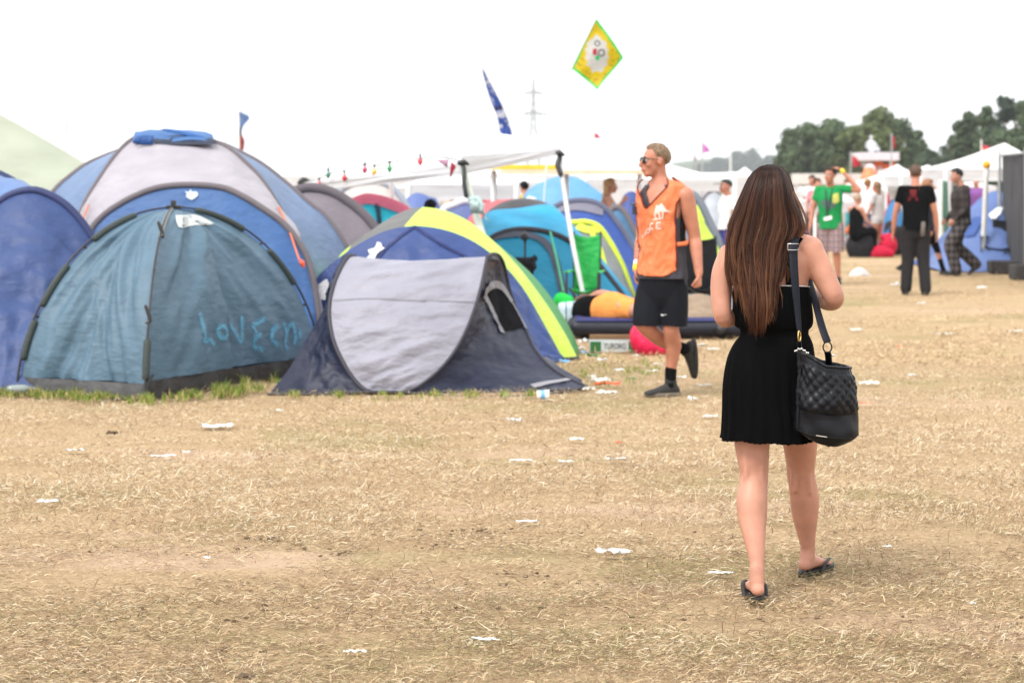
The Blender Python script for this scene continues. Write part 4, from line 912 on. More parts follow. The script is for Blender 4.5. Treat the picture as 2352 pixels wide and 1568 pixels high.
patch(mb, ppts([(304, 328), (345, 330), (400, 326), (440, 322), (492, 327)], 18.2, 18.2), ppts([(318, 308), (352, 300), (400, 303), (440, 305), (476, 316)], 18.7, 18.7), 30, 10, .012, .05, (2, 6), seed=8); mb.build('roof_flap', cloth('flap_blue', (98, 150, 220), trans=.3), root, solid=.004)
mb = MB(); patch(mb, ppts([(372, 299), (420, 304), (478, 318)], 18.3, 18.3), ppts([(380, 302), (425, 311), (488, 328)], 18.25, 18.25), 20, 6, .008, .02, (2, 6), seed=9); mb.build('roof_flap', cloth('flap_blue_edge', (60, 120, 200)), root, solid=.004)
mb = MB(); patch(mb, ppts([(305, 329), (330, 333), (352, 332)], 18.12, 18.12), ppts([(314, 314), (332, 312), (354, 313)], 18.15, 18.15), 14, 6, .008, .02, (2, 6), seed=10); mb.build('roof_flap', cloth('flap_blue_deep', (40, 95, 170)), root, solid=.004)
mb = MB(); patch(mb, ppts([(340, 331), (400, 333), (494, 331)], 18.16, 18.16), ppts([(345, 318), (400, 318), (484, 322)], 18.3, 18.3), 20, 6, .02, .02, (2, 6), seed=11); mb.build('roof_vent', mat('vent_mesh', A(50, 56, 74), .8), root)
# --- dark blue tent on the left edge
root = thing('tunnel_tent', 'dark blue tunnel tent with a navy hoop, cut off by the left edge', 'tent', (-4.2, 15.5, 0))
h1 = ppts([(-190, 890), (-160, 740), (-110, 600), (-60, 510), (0, 463), (32, 445), (73, 437), (111, 447), (152, 472), (190, 514), (224, 568), (252, 640), (276, 740), (292, 874)], 15.8, 16.1)
h2 = ppts([(-330, 850), (-260, 600), (-150, 430), (-60, 395), (0, 402), (25, 416), (60, 436), (130, 500), (200, 620), (250, 834)], 17.2, 17.2)
M['dkblue'] = cloth('tent_dark_blue', (72, 98, 160), gain=.64, trans=.08); M['ltop'] = cloth('tent_light_top', (120, 155, 215))
mb = MB(); patch(mb, h1, fill_to(h1, 14.88, .95, -4.35), 70, 50, .07, .05, (5, 9), seed=12); mb.build('front_panel', M['dkblue'], root)
mb = MB(); patch(mb, h1, h2, 50, 16, .03, .02, (2, 9), seed=13); mb.build('roof_panel', M['ltop'], root)
mb = MB(); patch(mb, h2, fill_to(h2, 18.6, .9), 30, 10, .02, .02, seed=14); mb.build('rear_panel', M['dkblue'], root)
nv_ = mat('hoop_navy', A(40, 52, 100), .6); pole('hoop_sleeve', h1, .035, nv_, root, 80, 8); pole('hoop_sleeve', h2, .04, nv_, root, 60, 8)
mb = MB(); a = P(60, 905, 14.75); mb.limb([(a+Vector((-.11, 0, .034)), .034), (a+Vector((-.02, .02, .034)), .036), (a+Vector((.03, .03, .033)), .016), (a+Vector((.05, .034, .033)), .014)], None, 14); o = mb.build('plastic_bottle', mat('pet_clear', A(140, 150, 148), .2, spec=.7), None); tag(o, 'clear plastic bottle lying at the corner of the teal tent', 'bottle')
# --- grey mauve tent between the big tent and the bulbs
root = thing('dome_tent', 'mauve grey tent beside the large blue tent, under the first coloured bulbs', 'tent', (-1.6, 20.6, 0))
h = ppts([(560, 769), (600, 560), (640, 462), (690, 436), (722, 433), (760, 442), (800, 465), (840, 500), (872, 545), (902, 620), (925, 769)], 20.5, 20.9)
hb_ = ppts([(600, 735), (680, 560), (760, 500), (850, 560), (920, 735)], 22.6, 22.6)
mv = cloth('tent_mauve', (158, 148, 158)); mb = MB(); patch(mb, h, fill_to(h, 20.0), 60, 20, .03, .1, (2, 9), seed=15); mb.build('front_panel', mv, root)
mb = MB(); patch(mb, h, hb_, 40, 10, .02, 0, seed=16); mb.build('rear_panel', mv, root); pole('hoop_sleeve', h, .06, mat('sleeve_mauve', A(100, 92, 98), .7), root, 70, 8)
# --- blue and lime dome
root = thing('dome_tent', 'blue dome tent with a lime green stripe and white tape, behind the grey pop-up tent', 'tent', (-.7, 17.5, 0))
h1 = ppts([(655, 823), (664, 760), (685, 690), (712, 655), (745, 620), (800, 576), (860, 541), (905, 525), (950, 519), (1000, 523), (1050, 537), (1100, 562), (1150, 602), (1200, 660), (1245, 735), (1278, 795), (1292, 823)], 17.75, 17.9)
h2 = ppts([(700, 800), (730, 690), (770, 612), (800, 574), (836, 543), (880, 510), (930, 484), (975, 476), (1040, 490), (1100, 525), (1180, 600), (1250, 690), (1300, 770), (1327, 824)], 17.95, 18.7)
h3 = ppts([(760, 780), (850, 600), (970, 500), (1090, 530), (1190, 600), (1255, 668), (1305, 745), (1330, 800)], 18.7, 19.4)
M['royal'] = cloth('tent_royal_blue', (66, 92, 160), gain=.72, trans=.1); M['lime'] = cloth('tent_lime', (214, 252, 84), trans=.1, gain=1.0); M['tgrey'] = cloth('tent_ash', (128, 128, 126)); M['tgreen'] = cloth('tent_green', (70, 185, 95))
mb = MB()
bot_ = [Vector((-.66+(p.x+.66)*.96, 16.72+.9*abs(p.x+.66)/1.3*.9, .01)) for p in h1]
patch(mb, h1, bot_, 110, 50, .04, .02, (4, 14), seed=17); bv = mb.bvh(); of = mb.build('front_panel', M['royal'], root)
mb = MB(); patch(mb, h2, h1, 110, 12, .012, .01, (2, 9), seed=18, mfun=lambda i, j: 1 if (.265 < i/110 < .462 and (j < 8 or i/110 > .30)) else 0); mb.build('stripe_panel', [M['lime'], M['tgrey']], root)
mb = MB(); patch(mb, h2, h3, 60, 8, .012, 0, seed=19, mfun=lambda i, j: 0 if i > 30 else 1); mb.build('rear_panel', [M['tgreen'], M['tgrey']], root)
mb = MB(); patch(mb, h3, fill_to(h3, 19.9, .9), 40, 8, .01, 0, seed=20); mb.build('rear_panel', M['tgrey'], root)
for pl_, o_ in (([(733, 655), (752, 640), (760, 660), (752, 690), (738, 690), (734, 672)], .012), ([(846, 577), (862, 572), (868, 558), (880, 561), (876, 568), (886, 573), (868, 584), (862, 598), (836, 601), (852, 588)], .02), ([(1094, 562), (1106, 564), (1120, 572), (1104, 571)], .012)):
    mb = MB(); decal(mb, bv, pl_, o_); mb.build('white_tape', mat('tape_%d' % pl_[0][0], A(236, 236, 240), .6, bump=.8, bscale=22, bdist=.03), of)
for pts in ([(952, 521), (1010, 560), (1080, 596)], [(952, 521), (900, 560), (862, 600)]):
    mb = MB(); ribbon(mb, bv, pts, .03, .012, 20); mb.build('seam_strip', cloth('seam_royal', (48, 62, 128)), of)
mb = MB(); mb.tube(smooth_curve(ppts([(1240, 832), (1285, 826), (1327, 823)], 17.7, 17.7), 12), .02, n=6); mb.build('hem', M['pole_black'], root)
# --- grey pop-up tent
root = thing('popup_tent', 'light grey and navy pop-up tent with a dark mesh window', 'tent', (-.55, 15.4, 0))
xL = [(815, 588, 15.75), (801, 590, 15.7), (788, 607, 15.62), (770, 645, 15.45), (758, 690, 15.3), (757, 735, 15.2), (767, 785, 15.1), (788, 832, 15.02), (814, 872, 14.96), (835, 893, 14.92), (850, 899, 14.9)]
xR = [(1119, 589, 15.6), (1113, 618, 15.5), (1104, 660, 15.38), (1091, 705, 15.27), (1072, 755, 15.16), (1045, 805, 15.06), (1010, 848, 14.98), (972, 880, 14.93), (948, 894, 14.9), (930, 900, 14.89)]
xE = [(815, 588, 15.75), (790, 625, 15.85), (765, 668, 15.85), (738, 720, 15.7), (706, 775, 15.5), (668, 840, 15.2), (640, 877, 15.05), (617, 905, 14.93)]
xF = [(1119, 589, 15.6), (1132, 583, 15.75), (1146, 587, 15.95), (1157, 606, 16.1), (1165, 640, 16.2), (1173, 672, 16.2), (1188, 715, 16.12), (1208, 758, 16.0), (1228, 800, 15.8), (1262, 840, 15.6), (1300, 866, 15.4), (1332, 880, 15.25), (1347, 889, 15.15)]
pL, pR, pE, pF = (ppts(x) for x in (xL, xR, xE, xF))
M['pgrey'] = cloth('popup_pale_grey', (180, 179, 194), trans=.06, bump=.7); M['pnavy'] = cloth('popup_navy', (42, 50, 84), trans=.02, gain=.52); M['plining'] = cloth('popup_lining', (104, 99, 108), trans=.1); M['pedge'] = mat('popup_binding', A(58, 56, 66), .6)
mb = MB(); g = []
a = smooth_curve(pL, 71); b_ = smooth_curve(pR, 71)
for i in range(71):
    t = i/70; row = []; d = b_[i]-a[i]; n = np.array([-.1, -.86, .5])
    for j in range(61):
        s = j/60; e = min(1, 6*s*(1-s))
        w = noise.fractal(Vector((s*1.6+3, t*9+s*2.2, 4)), .7, 2.2, 3); ridge = abs(noise.noise(Vector((s*1.1+9, t*8+s*3.0, 2))))
        row.append(a[i]+d*s+n*((w*.03-ridge*.034)*e+.10*4*s*(1-s)*math.sin(math.pi*min(1, t*1.05))**.5)-np.array([0, 0, .03*4*s*(1-s)*(1-t)**3*(1.5-s)]))
    g.append(row)
mb.grid(g); bv = mb.bvh(); oc = mb.build('canopy', M['pgrey'], root)
mb = MB(); ribbon(mb, bv, [(766, 690), (850, 686), (950, 690), (1090, 694)], .012, .004, 30); mb.build('seam_strip', cloth('seam_grey', (165, 163, 172)), oc)
mb = MB(); patch(mb, pL, pE, 60, 30, .03, -.04, (3, 7), seed=21); mb.build('side_panel', M['pnavy'], root)
mb = MB(); patch(mb, pR, pF, 80, 40, .025, -.03, (4, 7), seed=22, mfun=lambda i, j: 1 if i < 16 else 0); bv = mb.bvh(); os_ = mb.build('side_panel', [M['pnavy'], M['plining']], root)
back = [Vector((p.x*.98, p.y+.75, 0.01)) for p in pE]; mb = MB(); patch(mb, pE, [Vector((-1.7, 15.9, .01)), Vector((-1.2, 16.6, .2)), Vector((-.3, 16.75, .55)), P(1119, 589, 15.6)][::-1] if False else [P(1119, 589, 15.62), P(1150, 650, 16.5), P(1100, 800, 16.8), P(900, 830, 16.8), P(700, 840, 16.2), P(617, 905, 14.93)], 40, 16, .01, .05, seed=23); mb.build('rear_panel', M['pgrey'], root)
mb = MB(); patch(mb, pF, [P(1119, 589, 15.62), P(1150, 650, 16.5), P(1150, 800, 16.75), P(1250, 830, 16.3), P(1347, 889, 15.15)], 40, 16, .01, .03, seed=24); mb.build('rear_panel', M['pnavy'], root)
for h, r_ in ((pL, .017), (pR, .012), (pF, .014)): pole('hoop_binding', h, r_, M['pedge'], root, 80, 8)
pole('hem', ppts([(617, 905, 14.92), (720, 905, 14.9), (850, 900, 14.89), (930, 901, 14.88), (1060, 912, 14.8), (1180, 911, 14.8), (1290, 900, 14.98), (1347, 889, 15.14)]), .012, M['pedge'], root, 60)
lo = ppts([(930, 900, 14.89), (1060, 911, 14.8), (1180, 910, 14.8), (1290, 899, 14.99), (1347, 889, 15.15)])
M['pmesh'] = mat('window_mesh', A(16, 16, 22), .9, bump=.4, spec=.1); M['pborder'] = cloth('popup_border', (172, 170, 178), trans=.05, bump=.8)
mb = MB(); decal(mb, bv, [(1116, 679), (1122, 664), (1138, 658), (1150, 663), (1162, 678), (1182, 708), (1201, 744), (1205, 752), (1184, 757), (1158, 762), (1146, 740), (1130, 706)], .012, 6); ow = mb.build('window', M['pmesh'], root)
mb = MB(); ribbon(mb, bv, [(1152, 766), (1140, 740), (1126, 710), (1112, 682)], .055, .016, 20); ribbon(mb, bv, [(1108, 684), (1116, 664), (1130, 654), (1144, 655), (1156, 668), (1172, 694)], .06, .018, 24); ribbon(mb, bv, [(1172, 694), (1186, 718), (1206, 756)], .022, .016, 16); mb.build('window_border', M['pborder'], ow)
mb = MB(); ribbon(mb, bv, [(1222, 889), (1258, 881), (1290, 876), (1322, 869)], .055, .012, 20); ribbon(mb, bv, [(1296, 851), (1308, 862), (1318, 872)], .04, .012, 10); mb.build('hem_tape', M['pborder'], os_)
# --- turquoise dome with its door
root = thing('dome_tent', 'turquoise dome tent with a black vent cap and closed arched door', 'tent', (.5, 24.4, 0))
k1 = ppts([(1075, 723), (1088, 640), (1105, 575), (1130, 547), (1165, 532), (1205, 527), (1250, 532), (1290, 545), (1330, 570), (1370, 603), (1410, 652), (1440, 693), (1458, 723)], 23.5, 24)
k2 = ppts([(1050, 712), (1062, 620), (1085, 540), (1105, 508), (1128, 484), (1190, 478), (1262, 470), (1300, 500), (1350, 555), (1400, 615), (1440, 668), (1470, 712)], 23.9, 24.8)
k3 = ppts([(1050, 700), (1070, 600), (1100, 512), (1130, 478), (1160, 462), (1195, 456), (1232, 458), (1268, 474), (1302, 503), (1352, 558), (1410, 630), (1468, 700)], 24.7, 25.2)
M['cyan'] = cloth('tent_cyan', (44, 176, 224), gain=1.15, trans=.25); M['cyan_d'] = cloth('tent_cyan_door', (30, 155, 196), gain=1.05); M['cap'] = cloth('tent_cap', (54, 50, 58), trans=.03)
mb = MB(); patch(mb, k2, k1, 80, 16, .015, .02, (2, 8), seed=25); mb.build('front_panel', M['cyan'], root)
mb = MB(); patch(mb, k3, k2, 60, 8, .01, .01, seed=26, mfun=lambda i, j: 1 if 17 < i < 33 else 0); mb.build('vent_cap', [M['cyan'], M['cap']], root)
mb = MB(); patch(mb, k3, fill_to(k3, 26.6, .9), 40, 10, .01, .02, seed=27); mb.build('rear_panel', M['cyan'], root)
mb = MB(); patch(mb, k1, fill_to(k1, 23.2, .98), 70, 24, .02, .02, (3, 8), seed=28); bv = mb.bvh(); oc = mb.build('door_panel', M['cyan_d'], root)
pole('hoop_sleeve', k1, .04, mat('hoop_black', A(44, 42, 52), .6), root, 70, 8)
zp = MB()
ribbon(zp, bv, [(1122, 552), (1145, 545), (1180, 540), (1210, 541), (1240, 550), (1262, 570), (1276, 600), (1286, 640), (1298, 690), (1304, 712)], .09, .02, 40); zp.build('door_zip', mat('zip_grey', A(78, 84, 100), .7), oc)
mb = MB(); mb.limb([(P(1204, 536, 23.55), .03), (P(1205, 546, 23.5), .05), (P(1206, 556, 23.5), .015), (P(1206, 590, 23.45), .012)], None, 8); mb.build('door_toggle', M['cap'], oc)
mb = MB(); mb.tube(ppts([(1264, 533, 23.4), (1280, 600, 23.0), (1294, 668, 22.7)]), .012, n=6); mb.build('guy_line', mat('cord_green', A(90, 220, 170), .6), root)
# --- further tents, made the same way: rear hoop, front hoop, panels between
def hoop_tent(name, lab, pts, Yf, depth, fc, rc, sc_, sleeve=.03, group='tents further back in the camp', seed=30, yb=None, front=.5):
    h = ppts(pts, Yf, Yf+.3); c = sum(h, Vector())/len(h); r = thing(name, lab, 'tent', (c.x, Yf, 0), group)
    hb_ = [Vector((c.x+(p.x-c.x)*.8, Yf+depth, p.z*.62)) for p in h]
    mb = MB(); patch(mb, h, fill_to(h, Yf-front, .97), 44, 12, .02, .03, (3, 8), seed=seed); bv = mb.bvh(); o = mb.build('front_panel', fc, r)
    mb = MB(); patch(mb, h, hb_, 40, 8, .015, .02, seed=seed+1); mb.build('roof_panel', rc, r)
    mb = MB(); patch(mb, hb_, fill_to(hb_, Yf+depth+.3), 30, 5, .01, 0, seed=seed+2); mb.build('rear_panel', rc, r)
    if sleeve: pole('hoop_sleeve', h, sleeve, sc_, r, 50, 6)
    return r, o, bv, h
gy = lambda Y: HY+F*H0/Y
M['ygrey'] = cloth('tent_yellowgrey', (178, 182, 180)); ylw = mat('trim_lime', A(222, 240, 70), .6)
r, o, bv, h = hoop_tent('dome_tent', 'grey tent with lime trim squeezed behind the turquoise dome', [(1240, gy(25.8)), (1262, 590), (1300, 520), (1325, 512), (1346, 511), (1374, 521), (1400, 556), (1424, 600), (1440, 640), (1458, gy(25.8))], 25.8, 1.6, M['ygrey'], M['ygrey'], ylw, .045, seed=31)
mb = MB(); ribbon(mb, bv, [(1358, 535), (1376, 570), (1388, 610), (1394, 645)], .07, .02, 20); ribbon(mb, bv, [(1326, 520), (1350, 530), (1374, 528)], .12, .02, 12); mb.build('lime_trim', ylw, o)
b9 = cloth('tent_cobalt', (70, 108, 200)); g9 = cloth('tent_greyroof', (160, 158, 178))
r, o, bv, h = hoop_tent('dome_tent', 'cobalt blue tent with a grey hoop near the blonde woman', [(1210, gy(27.5)), (1235, 560), (1270, 484), (1300, 466), (1342, 462), (1382, 474), (1420, 516), (1450, 565), (1475, 620), (1500, gy(27.5))], 27.5, 2, b9, g9, mat('sleeve_slate', A(96, 100, 125), .7), .05, seed=34)
mb = MB(); ribbon(mb, bv, [(1280, 478), (1330, 474), (1385, 486)], .16, .02, 20); mb.build('top_band', g9, o)
hoop_tent('dome_tent', 'steel blue tunnel tent showing between the cobalt tent and the orange vest', [(1360, gy(29.5)), (1385, 520), (1410, 478), (1432, 486), (1455, 530), (1480, 590), (1500, gy(29.5))], 29.5, 2, cloth('tent_steel', (92, 145, 190)), cloth('tent_steel2', (96, 150, 200)), SG, .05, seed=37)
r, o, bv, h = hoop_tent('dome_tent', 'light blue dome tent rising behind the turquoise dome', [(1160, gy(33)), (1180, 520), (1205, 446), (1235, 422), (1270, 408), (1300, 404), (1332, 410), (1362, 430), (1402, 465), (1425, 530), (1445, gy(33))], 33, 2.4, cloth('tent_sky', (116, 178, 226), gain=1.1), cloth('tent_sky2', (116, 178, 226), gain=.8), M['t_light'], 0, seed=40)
mb = MB(); ribbon(mb, bv, [(1212, 455), (1220, 466), (1228, 456)], .1, .03, 8); mb.build('tent_badge', M['white_paper'], o)
hoop_tent('dome_tent', 'coral red tent partly hidden by the turquoise dome', [(1040, gy(27)), (1062, 540), (1080, 496), (1112, 470), (1160, 458), (1230, 462), (1280, 510), (1310, gy(27))], 27, 1.8, cloth('tent_coral', (228, 116, 124), gain=1.1), cloth('tent_coral2', (226, 120, 126)), SG, 0, seed=43)
bg = cloth('tent_beige', (216, 210, 206), gain=1.1)
hoop_tent('dome_tent', 'beige grey dome tent behind the pink and turquoise tent', [(735, gy(28)), (760, 520), (776, 450), (796, 430), (832, 418), (870, 418), (900, 432), (928, 464), (955, 520), (980, gy(28))], 28, 2, bg, bg, mat('sleeve_bluegrey', A(160, 170, 185), .7), .05, seed=46)
tq = cloth('tent_turquoise', (50, 215, 238), gain=1.5, trans=.3); pk = cloth('tent_pink', (250, 130, 160), gain=1.3, trans=.3)
r, o, bv, h = hoop_tent('dome_tent', 'small turquoise tent with a pink peak behind the mauve tent', [(762, gy(25)), (785, 540), (806, 466), (828, 456), (846, 452), (882, 458), (922, 476), (950, 520), (980, gy(25))], 25, 1.6, tq, pk, mat('sleeve_dark', A(50, 60, 80), .7), .0, seed=49)
mb = MB(); ribbon(mb, bv, [(806, 472), (828, 463), (846, 459), (882, 466), (922, 482), (938, 496)], .16, .03, 24); mb.build('pink_band', pk, o)
mb = MB(); ribbon(mb, bv, [(866, 470), (870, 500), (872, 530)], .06, .03, 10); mb.build('door_zip', mat('zip_dark', A(40, 70, 95), .7), o)
bl2 = cloth('tent_periwinkle', (120, 145, 215))
hoop_tent('dome_tent', 'periwinkle blue tent just above the lime stripe', [(900, gy(31)), (925, 480), (945, 448), (962, 443), (985, 452), (1010, 475), (1040, gy(31))], 31, 1.6, bl2, bl2, SG, 0, seed=52)
hoop_tent('dome_tent', 'indigo tent with a pale edge behind the lime striped tent', [(985, gy(30)), (1010, 500), (1045, 470), (1075, 462), (1110, 476), (1140, 520), (1160, gy(30))], 30, 1.6, cloth('tent_indigo', (112, 128, 190)), bl2, mat('sleeve_pale', A(225, 225, 235), .7), .06, seed=55)
og = cloth('tent_orange', (250, 185, 120), gain=1.2)
hoop_tent('dome_tent', 'orange tent under the white canopies', [(1010, gy(34)), (1028, 480), (1045, 450), (1062, 444), (1080, 452), (1098, 500), (1115, gy(34))], 34, 1.6, og, og, SG, 0, seed=58)
lm2 = cloth('tent_lime_front', (205, 240, 90), gain=1.1)
r, o, bv, h = hoop_tent('dome_tent', 'slate and lime tent seen between the vest man and the woman in black', [(1480, gy(24.5)), (1510, 560), (1550, 470), (1580, 446), (1602, 458), (1628, 510), (1655, 575), (1690, gy(24.5))], 24.5, 1.6, cloth('tent_slate', (150, 160, 172)), cloth('tent_slate2', (110, 125, 150)), mat('sleeve_slate2', A(120, 128, 140), .7), .06, seed=61)
mb = MB(); ribbon(mb, bv, [(1584, 478), (1602, 515), (1620, 548), (1634, 574), (1640, 590)], .2, .03, 20); mb.build('lime_band', lm2, o)
mb = MB(); ribbon(mb, bv, [(1585, 560), (1590, 580), (1600, 600)], .2, .03, 20); mb.build('turquoise_corner', M['cyan'], o)
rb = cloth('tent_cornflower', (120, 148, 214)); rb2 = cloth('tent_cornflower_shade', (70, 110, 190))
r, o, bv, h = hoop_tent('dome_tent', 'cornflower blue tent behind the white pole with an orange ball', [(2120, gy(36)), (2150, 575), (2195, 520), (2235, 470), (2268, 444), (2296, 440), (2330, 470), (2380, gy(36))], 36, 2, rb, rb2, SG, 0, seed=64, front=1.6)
mb = MB(); decal(mb, bv, [(2271, 497), (2290, 481), (2302, 479), (2298, 494), (2282, 511)], .04); mb.build('white_patch', M['white_paper'], o)
mb = MB(); ribbon(mb, bv, [(2226, 545), (2240, 520), (2252, 500)], .25, .03, 12); mb.build('dark_fold', rb2, o)  # flat stripe in the darker blue, painted in as the shade of a fold
r, o, bv, h = hoop_tent('dome_tent', 'collapsed bright blue tent on the grass behind the leggings', [(2135, gy(37)), (2148, 580), (2170, 560), (2200, 566), (2225, gy(37))], 37, 1.2, cloth('tent_bright', (70, 140, 225)), cloth('tent_bright2', (150, 200, 245)), SG, 0, seed=67)
hoop_tent('dome_tent', 'blue and yellow tent glimpsed beside the black T-shirt', [(2020, gy(43)), (2034, 490), (2050, 462), (2068, 470), (2090, gy(43))], 43, 1.6, cloth('tent_azure', (70, 150, 215)), cloth('tent_pinkroof', (240, 70, 120)), SG, 0, seed=70)

FAR = [('far green dome tent at the back, left of the orange tent', 925, 30, 448, 54, (90, 190, 110)), ('far red dome tent at the back beside the mint towel', 1150, 34, 440, 52, (225, 80, 90)), ('far navy dome tent at the back beside the blonde woman', 1450, 36, 440, 50, (70, 90, 160)), ('far silver dome tent near the person in the cap', 1640, 40, 440, 48, (190, 196, 205)),
       ('far purple dome tent behind the green T-shirt man', 1890, 34, 470, 54, (150, 90, 170)), ('far teal dome tent behind the person sitting in black', 1945, 36, 474, 52, (60, 160, 165)), ('far orange dome tent behind the light grey T-shirt', 1990, 30, 478, 53, (245, 150, 80)), ('far grey dome tent behind the black T-shirt', 2100, 40, 470, 50, (150, 150, 158)), ('far pink dome tent between the checked jacket and the marker pole', 2238, 30, 452, 52, (245, 120, 160))]
for i_, (lab, x, w, yt, Y, c) in enumerate(FAR):
    m_ = cloth('far_tent_%d' % i_, c, gain=1.0); g_ = gy(Y); hoop_tent('dome_tent', lab, [(x-w, g_), (x-w*.9, yt+.5*(g_-yt)), (x-w*.55, yt+.12*(g_-yt)), (x-w*.15, yt), (x+w*.2, yt+1), (x+w*.6, yt+.16*(g_-yt)), (x+w*.92, yt+.55*(g_-yt)), (x+w, g_)], Y, 1.8, m_, m_, SG, .04 if i_ % 2 else 0, seed=80+3*i_)
# ---------------------------------------------------------------- gazebos and canopies
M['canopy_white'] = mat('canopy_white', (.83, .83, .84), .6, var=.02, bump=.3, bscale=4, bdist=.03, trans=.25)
M['valance'] = mat('valance_white', (.55, .55, .57), .65, var=.03, bump=.4, bscale=8, bdist=.02, trans=.2)  # white cloth, greyed so its colour carries the shading under the roof edge
root = thing('gazebo', 'white party gazebo hung with coloured bulbs, standing askew on leaning poles', 'gazebo', P(1120, 640, 22))
cA, cB, cC = P(692, 420, 25.5), P(1060, 374, 21.2), P(1284, 352, 22.4); cD = cA+cC-cB+Vector((0, 0, .1))
rg1, rg2 = P(1100, 297, 23.2), P(1250, 309, 23.6)
def quadp(mb, a, b, c, d, n=14, fold=.03, sag=.0, seed=1):
    patch(mb, [a, a.lerp(d, .5), d], [b, b.lerp(c, .5), c], n, n, fold, 0, (2, 3), seed=seed, sag=sag)
for k_, (a, b, c, d) in enumerate(((cB, cC, rg2, rg1), (cA, cB, rg1, rg1+(cA-cB)*.15), (cC, cD, rg1+(cA-cB)*.3, rg2), (cD, cA, rg1+(cA-cB)*.15, rg1+(cA-cB)*.3))):
    mb = MB(); quadp(mb, a, b, c, d, 16, .02, .04, k_); mb.build('roof_panel', M['canopy_white'], root)
dn = Vector((0, 0, -1))
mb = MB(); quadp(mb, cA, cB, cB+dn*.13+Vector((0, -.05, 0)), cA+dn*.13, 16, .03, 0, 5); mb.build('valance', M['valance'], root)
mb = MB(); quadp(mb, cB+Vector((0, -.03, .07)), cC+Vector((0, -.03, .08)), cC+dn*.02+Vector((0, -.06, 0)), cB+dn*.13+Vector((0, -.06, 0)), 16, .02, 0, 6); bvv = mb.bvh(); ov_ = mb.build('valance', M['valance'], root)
mb = MB(); RB = random.Random(3)
for x, y in [(1080+7*i, 356-1.4*i+RB.uniform(-3, 4)) for i in range(28)]:
    if RB.random() < .25: continue
    a_ = RB.uniform(0, 6); ribbon(mb, bvv, [(x+3*math.cos(a_), y+4*math.sin(a_)), (x, y), (x+3*math.cos(a_+2), y+4*math.sin(a_+2))], .022, .012, 6)
mb.build('banner_scribble', mat('ink_faint', A(196, 206, 214), .8), ov_)
tube2 = lambda nm, pts, r, m, n=14: pole(nm, ppts(pts), r, m, root, n, 10)
tube2('pole', [(1285, 352, 22.4), (1290, 400, 22.3), (1296, 440, 22.2), (1310, 530, 21.9), (1326, 612, 21.7), (1340, 680, 21.6), (1352, gy(21.5), 21.5)], .027, mat('pole_greywhite', (.52, .52, .53), .45))
tube2('pole', [(1060, 376, 21.2), (1082, 455, 21.1), (1100, 515, 21.0), (1120, 590, 20.9), (1140, gy(20.8), 20.8)], .04, mat('pole_mint', (.5, .55, .48), .5))
tube2('pole', [(692, 422, 25.5), (690, 500, 25.5), (688, gy(25.5), 25.5)], .03, M['white_metal'])
dh = cD; pole('pole', [dh, Vector((dh.x+.1, dh.y, 0))], .03, M['white_metal'], root, 6)
for pts, r_ in (([(1284, 349, 22.38), (1286, 362, 22.34), (1281, 378, 22.3), (1288, 400, 22.26)], .03), ([(1058, 372, 21.15), (1066, 388, 21.1), (1066, 420, 21.05), (1071, 450, 21.02)], .024)): tube2('corner_bracket', pts, r_, M['pole_black'])
mb = MB(); mb.limb([(P(1280, 350, 22.3), .02), (P(1286, 352, 22.3), .03), (P(1295, 356, 22.3), .015)], None, 8); mb.limb([(P(688, 420, 25.4), .03), (P(697, 414, 25.4), .04), (P(708, 415, 25.4), .02)], None, 8); mb.limb([(P(1056, 374, 21.1), .03), (P(1066, 373, 21.1), .03), (P(1075, 377, 21.1), .015)], None, 8); mb.build('corner_bracket', M['pole_black'], root)
lt_ = thing('string_lights', 'string of coloured light bulbs along the edge of the askew white gazebo', 'string lights', cA)
co = ppts([(694, 419, 25.2), (735, 410, 24.8), (754, 399, 24.6), (791, 392, 24.2), (838, 378, 23.7), (862, 380, 23.4), (895, 372, 23.0), (965, 364, 22.3), (1010, 360, 21.8), (1050, 368, 21.3)])
pole('cable', co, .008, mat('cable_green', (.03, .06, .05), .6), lt_, 60)
for x, y, Y, c in ((735, 437, 24.7, (250, 190, 40)), (733, 424, 24.75, (225, 60, 70)), (754, 402, 24.5, (60, 130, 110)), (791, 408, 24.1, (230, 50, 65)), (838, 390, 23.6, (205, 50, 95)), (860, 395, 23.4, (245, 180, 40)), (895, 387, 23.0, (40, 150, 90)), (965, 371, 22.3, (215, 50, 70))):
    mb = MB(); p = P(x, y, Y); mb.limb([(p+Vector((0, 0, .04)), .014), (p+Vector((0, 0, .016)), .027), (p, .034), (p-Vector((0, 0, .024)), .022)], None, 10); nm_ = 'bulb'; o = mb.build(nm_, mat('bulb_%d' % x, A(*c), .25, spec=.6), lt_)
    mb = MB(); mb.tube([p+Vector((0, 0, .04)), p+Vector((0, 0, .08))], .013, n=8); mb.build('bulb_socket', M['dark_plastic'], lt_)
bu = thing('bunting', 'pink and red cloth pennants hanging at the gazebo corner', 'bunting', P(1025, 390, 21.6))
for pts, c, Y in (([(1000, 366), (1032, 366), (1026, 385)], (242, 190, 215), 20.95), ([(1036, 371), (1048, 382), (1033, 412)], (220, 40, 75), 20.85)):
    mb = MB(); a, b, c2 = (P(x, y, Y) for x, y in pts); patch(mb, [a, a.lerp(b, .5), b], [c2, c2, c2], 8, 8, .02, .02, seed=3); mb.build('pennant', cloth('pennant_%d' % pts[0][0], c, trans=.3), bu, solid=.003)
o = MB(); patch(o, ppts([(1078, 452, 20.95), (1100, 450, 20.9), (1112, 470, 20.85)]), ppts([(1082, 490, 20.9), (1105, 492, 20.85), (1122, 510, 20.8)]), 10, 10, .06, .05, seed=5); o = o.build('towel', cloth('towel_mint', (225, 250, 248)), None, solid=.004); tag(o, 'pale mint towel tied to the leaning gazebo pole', 'towel')
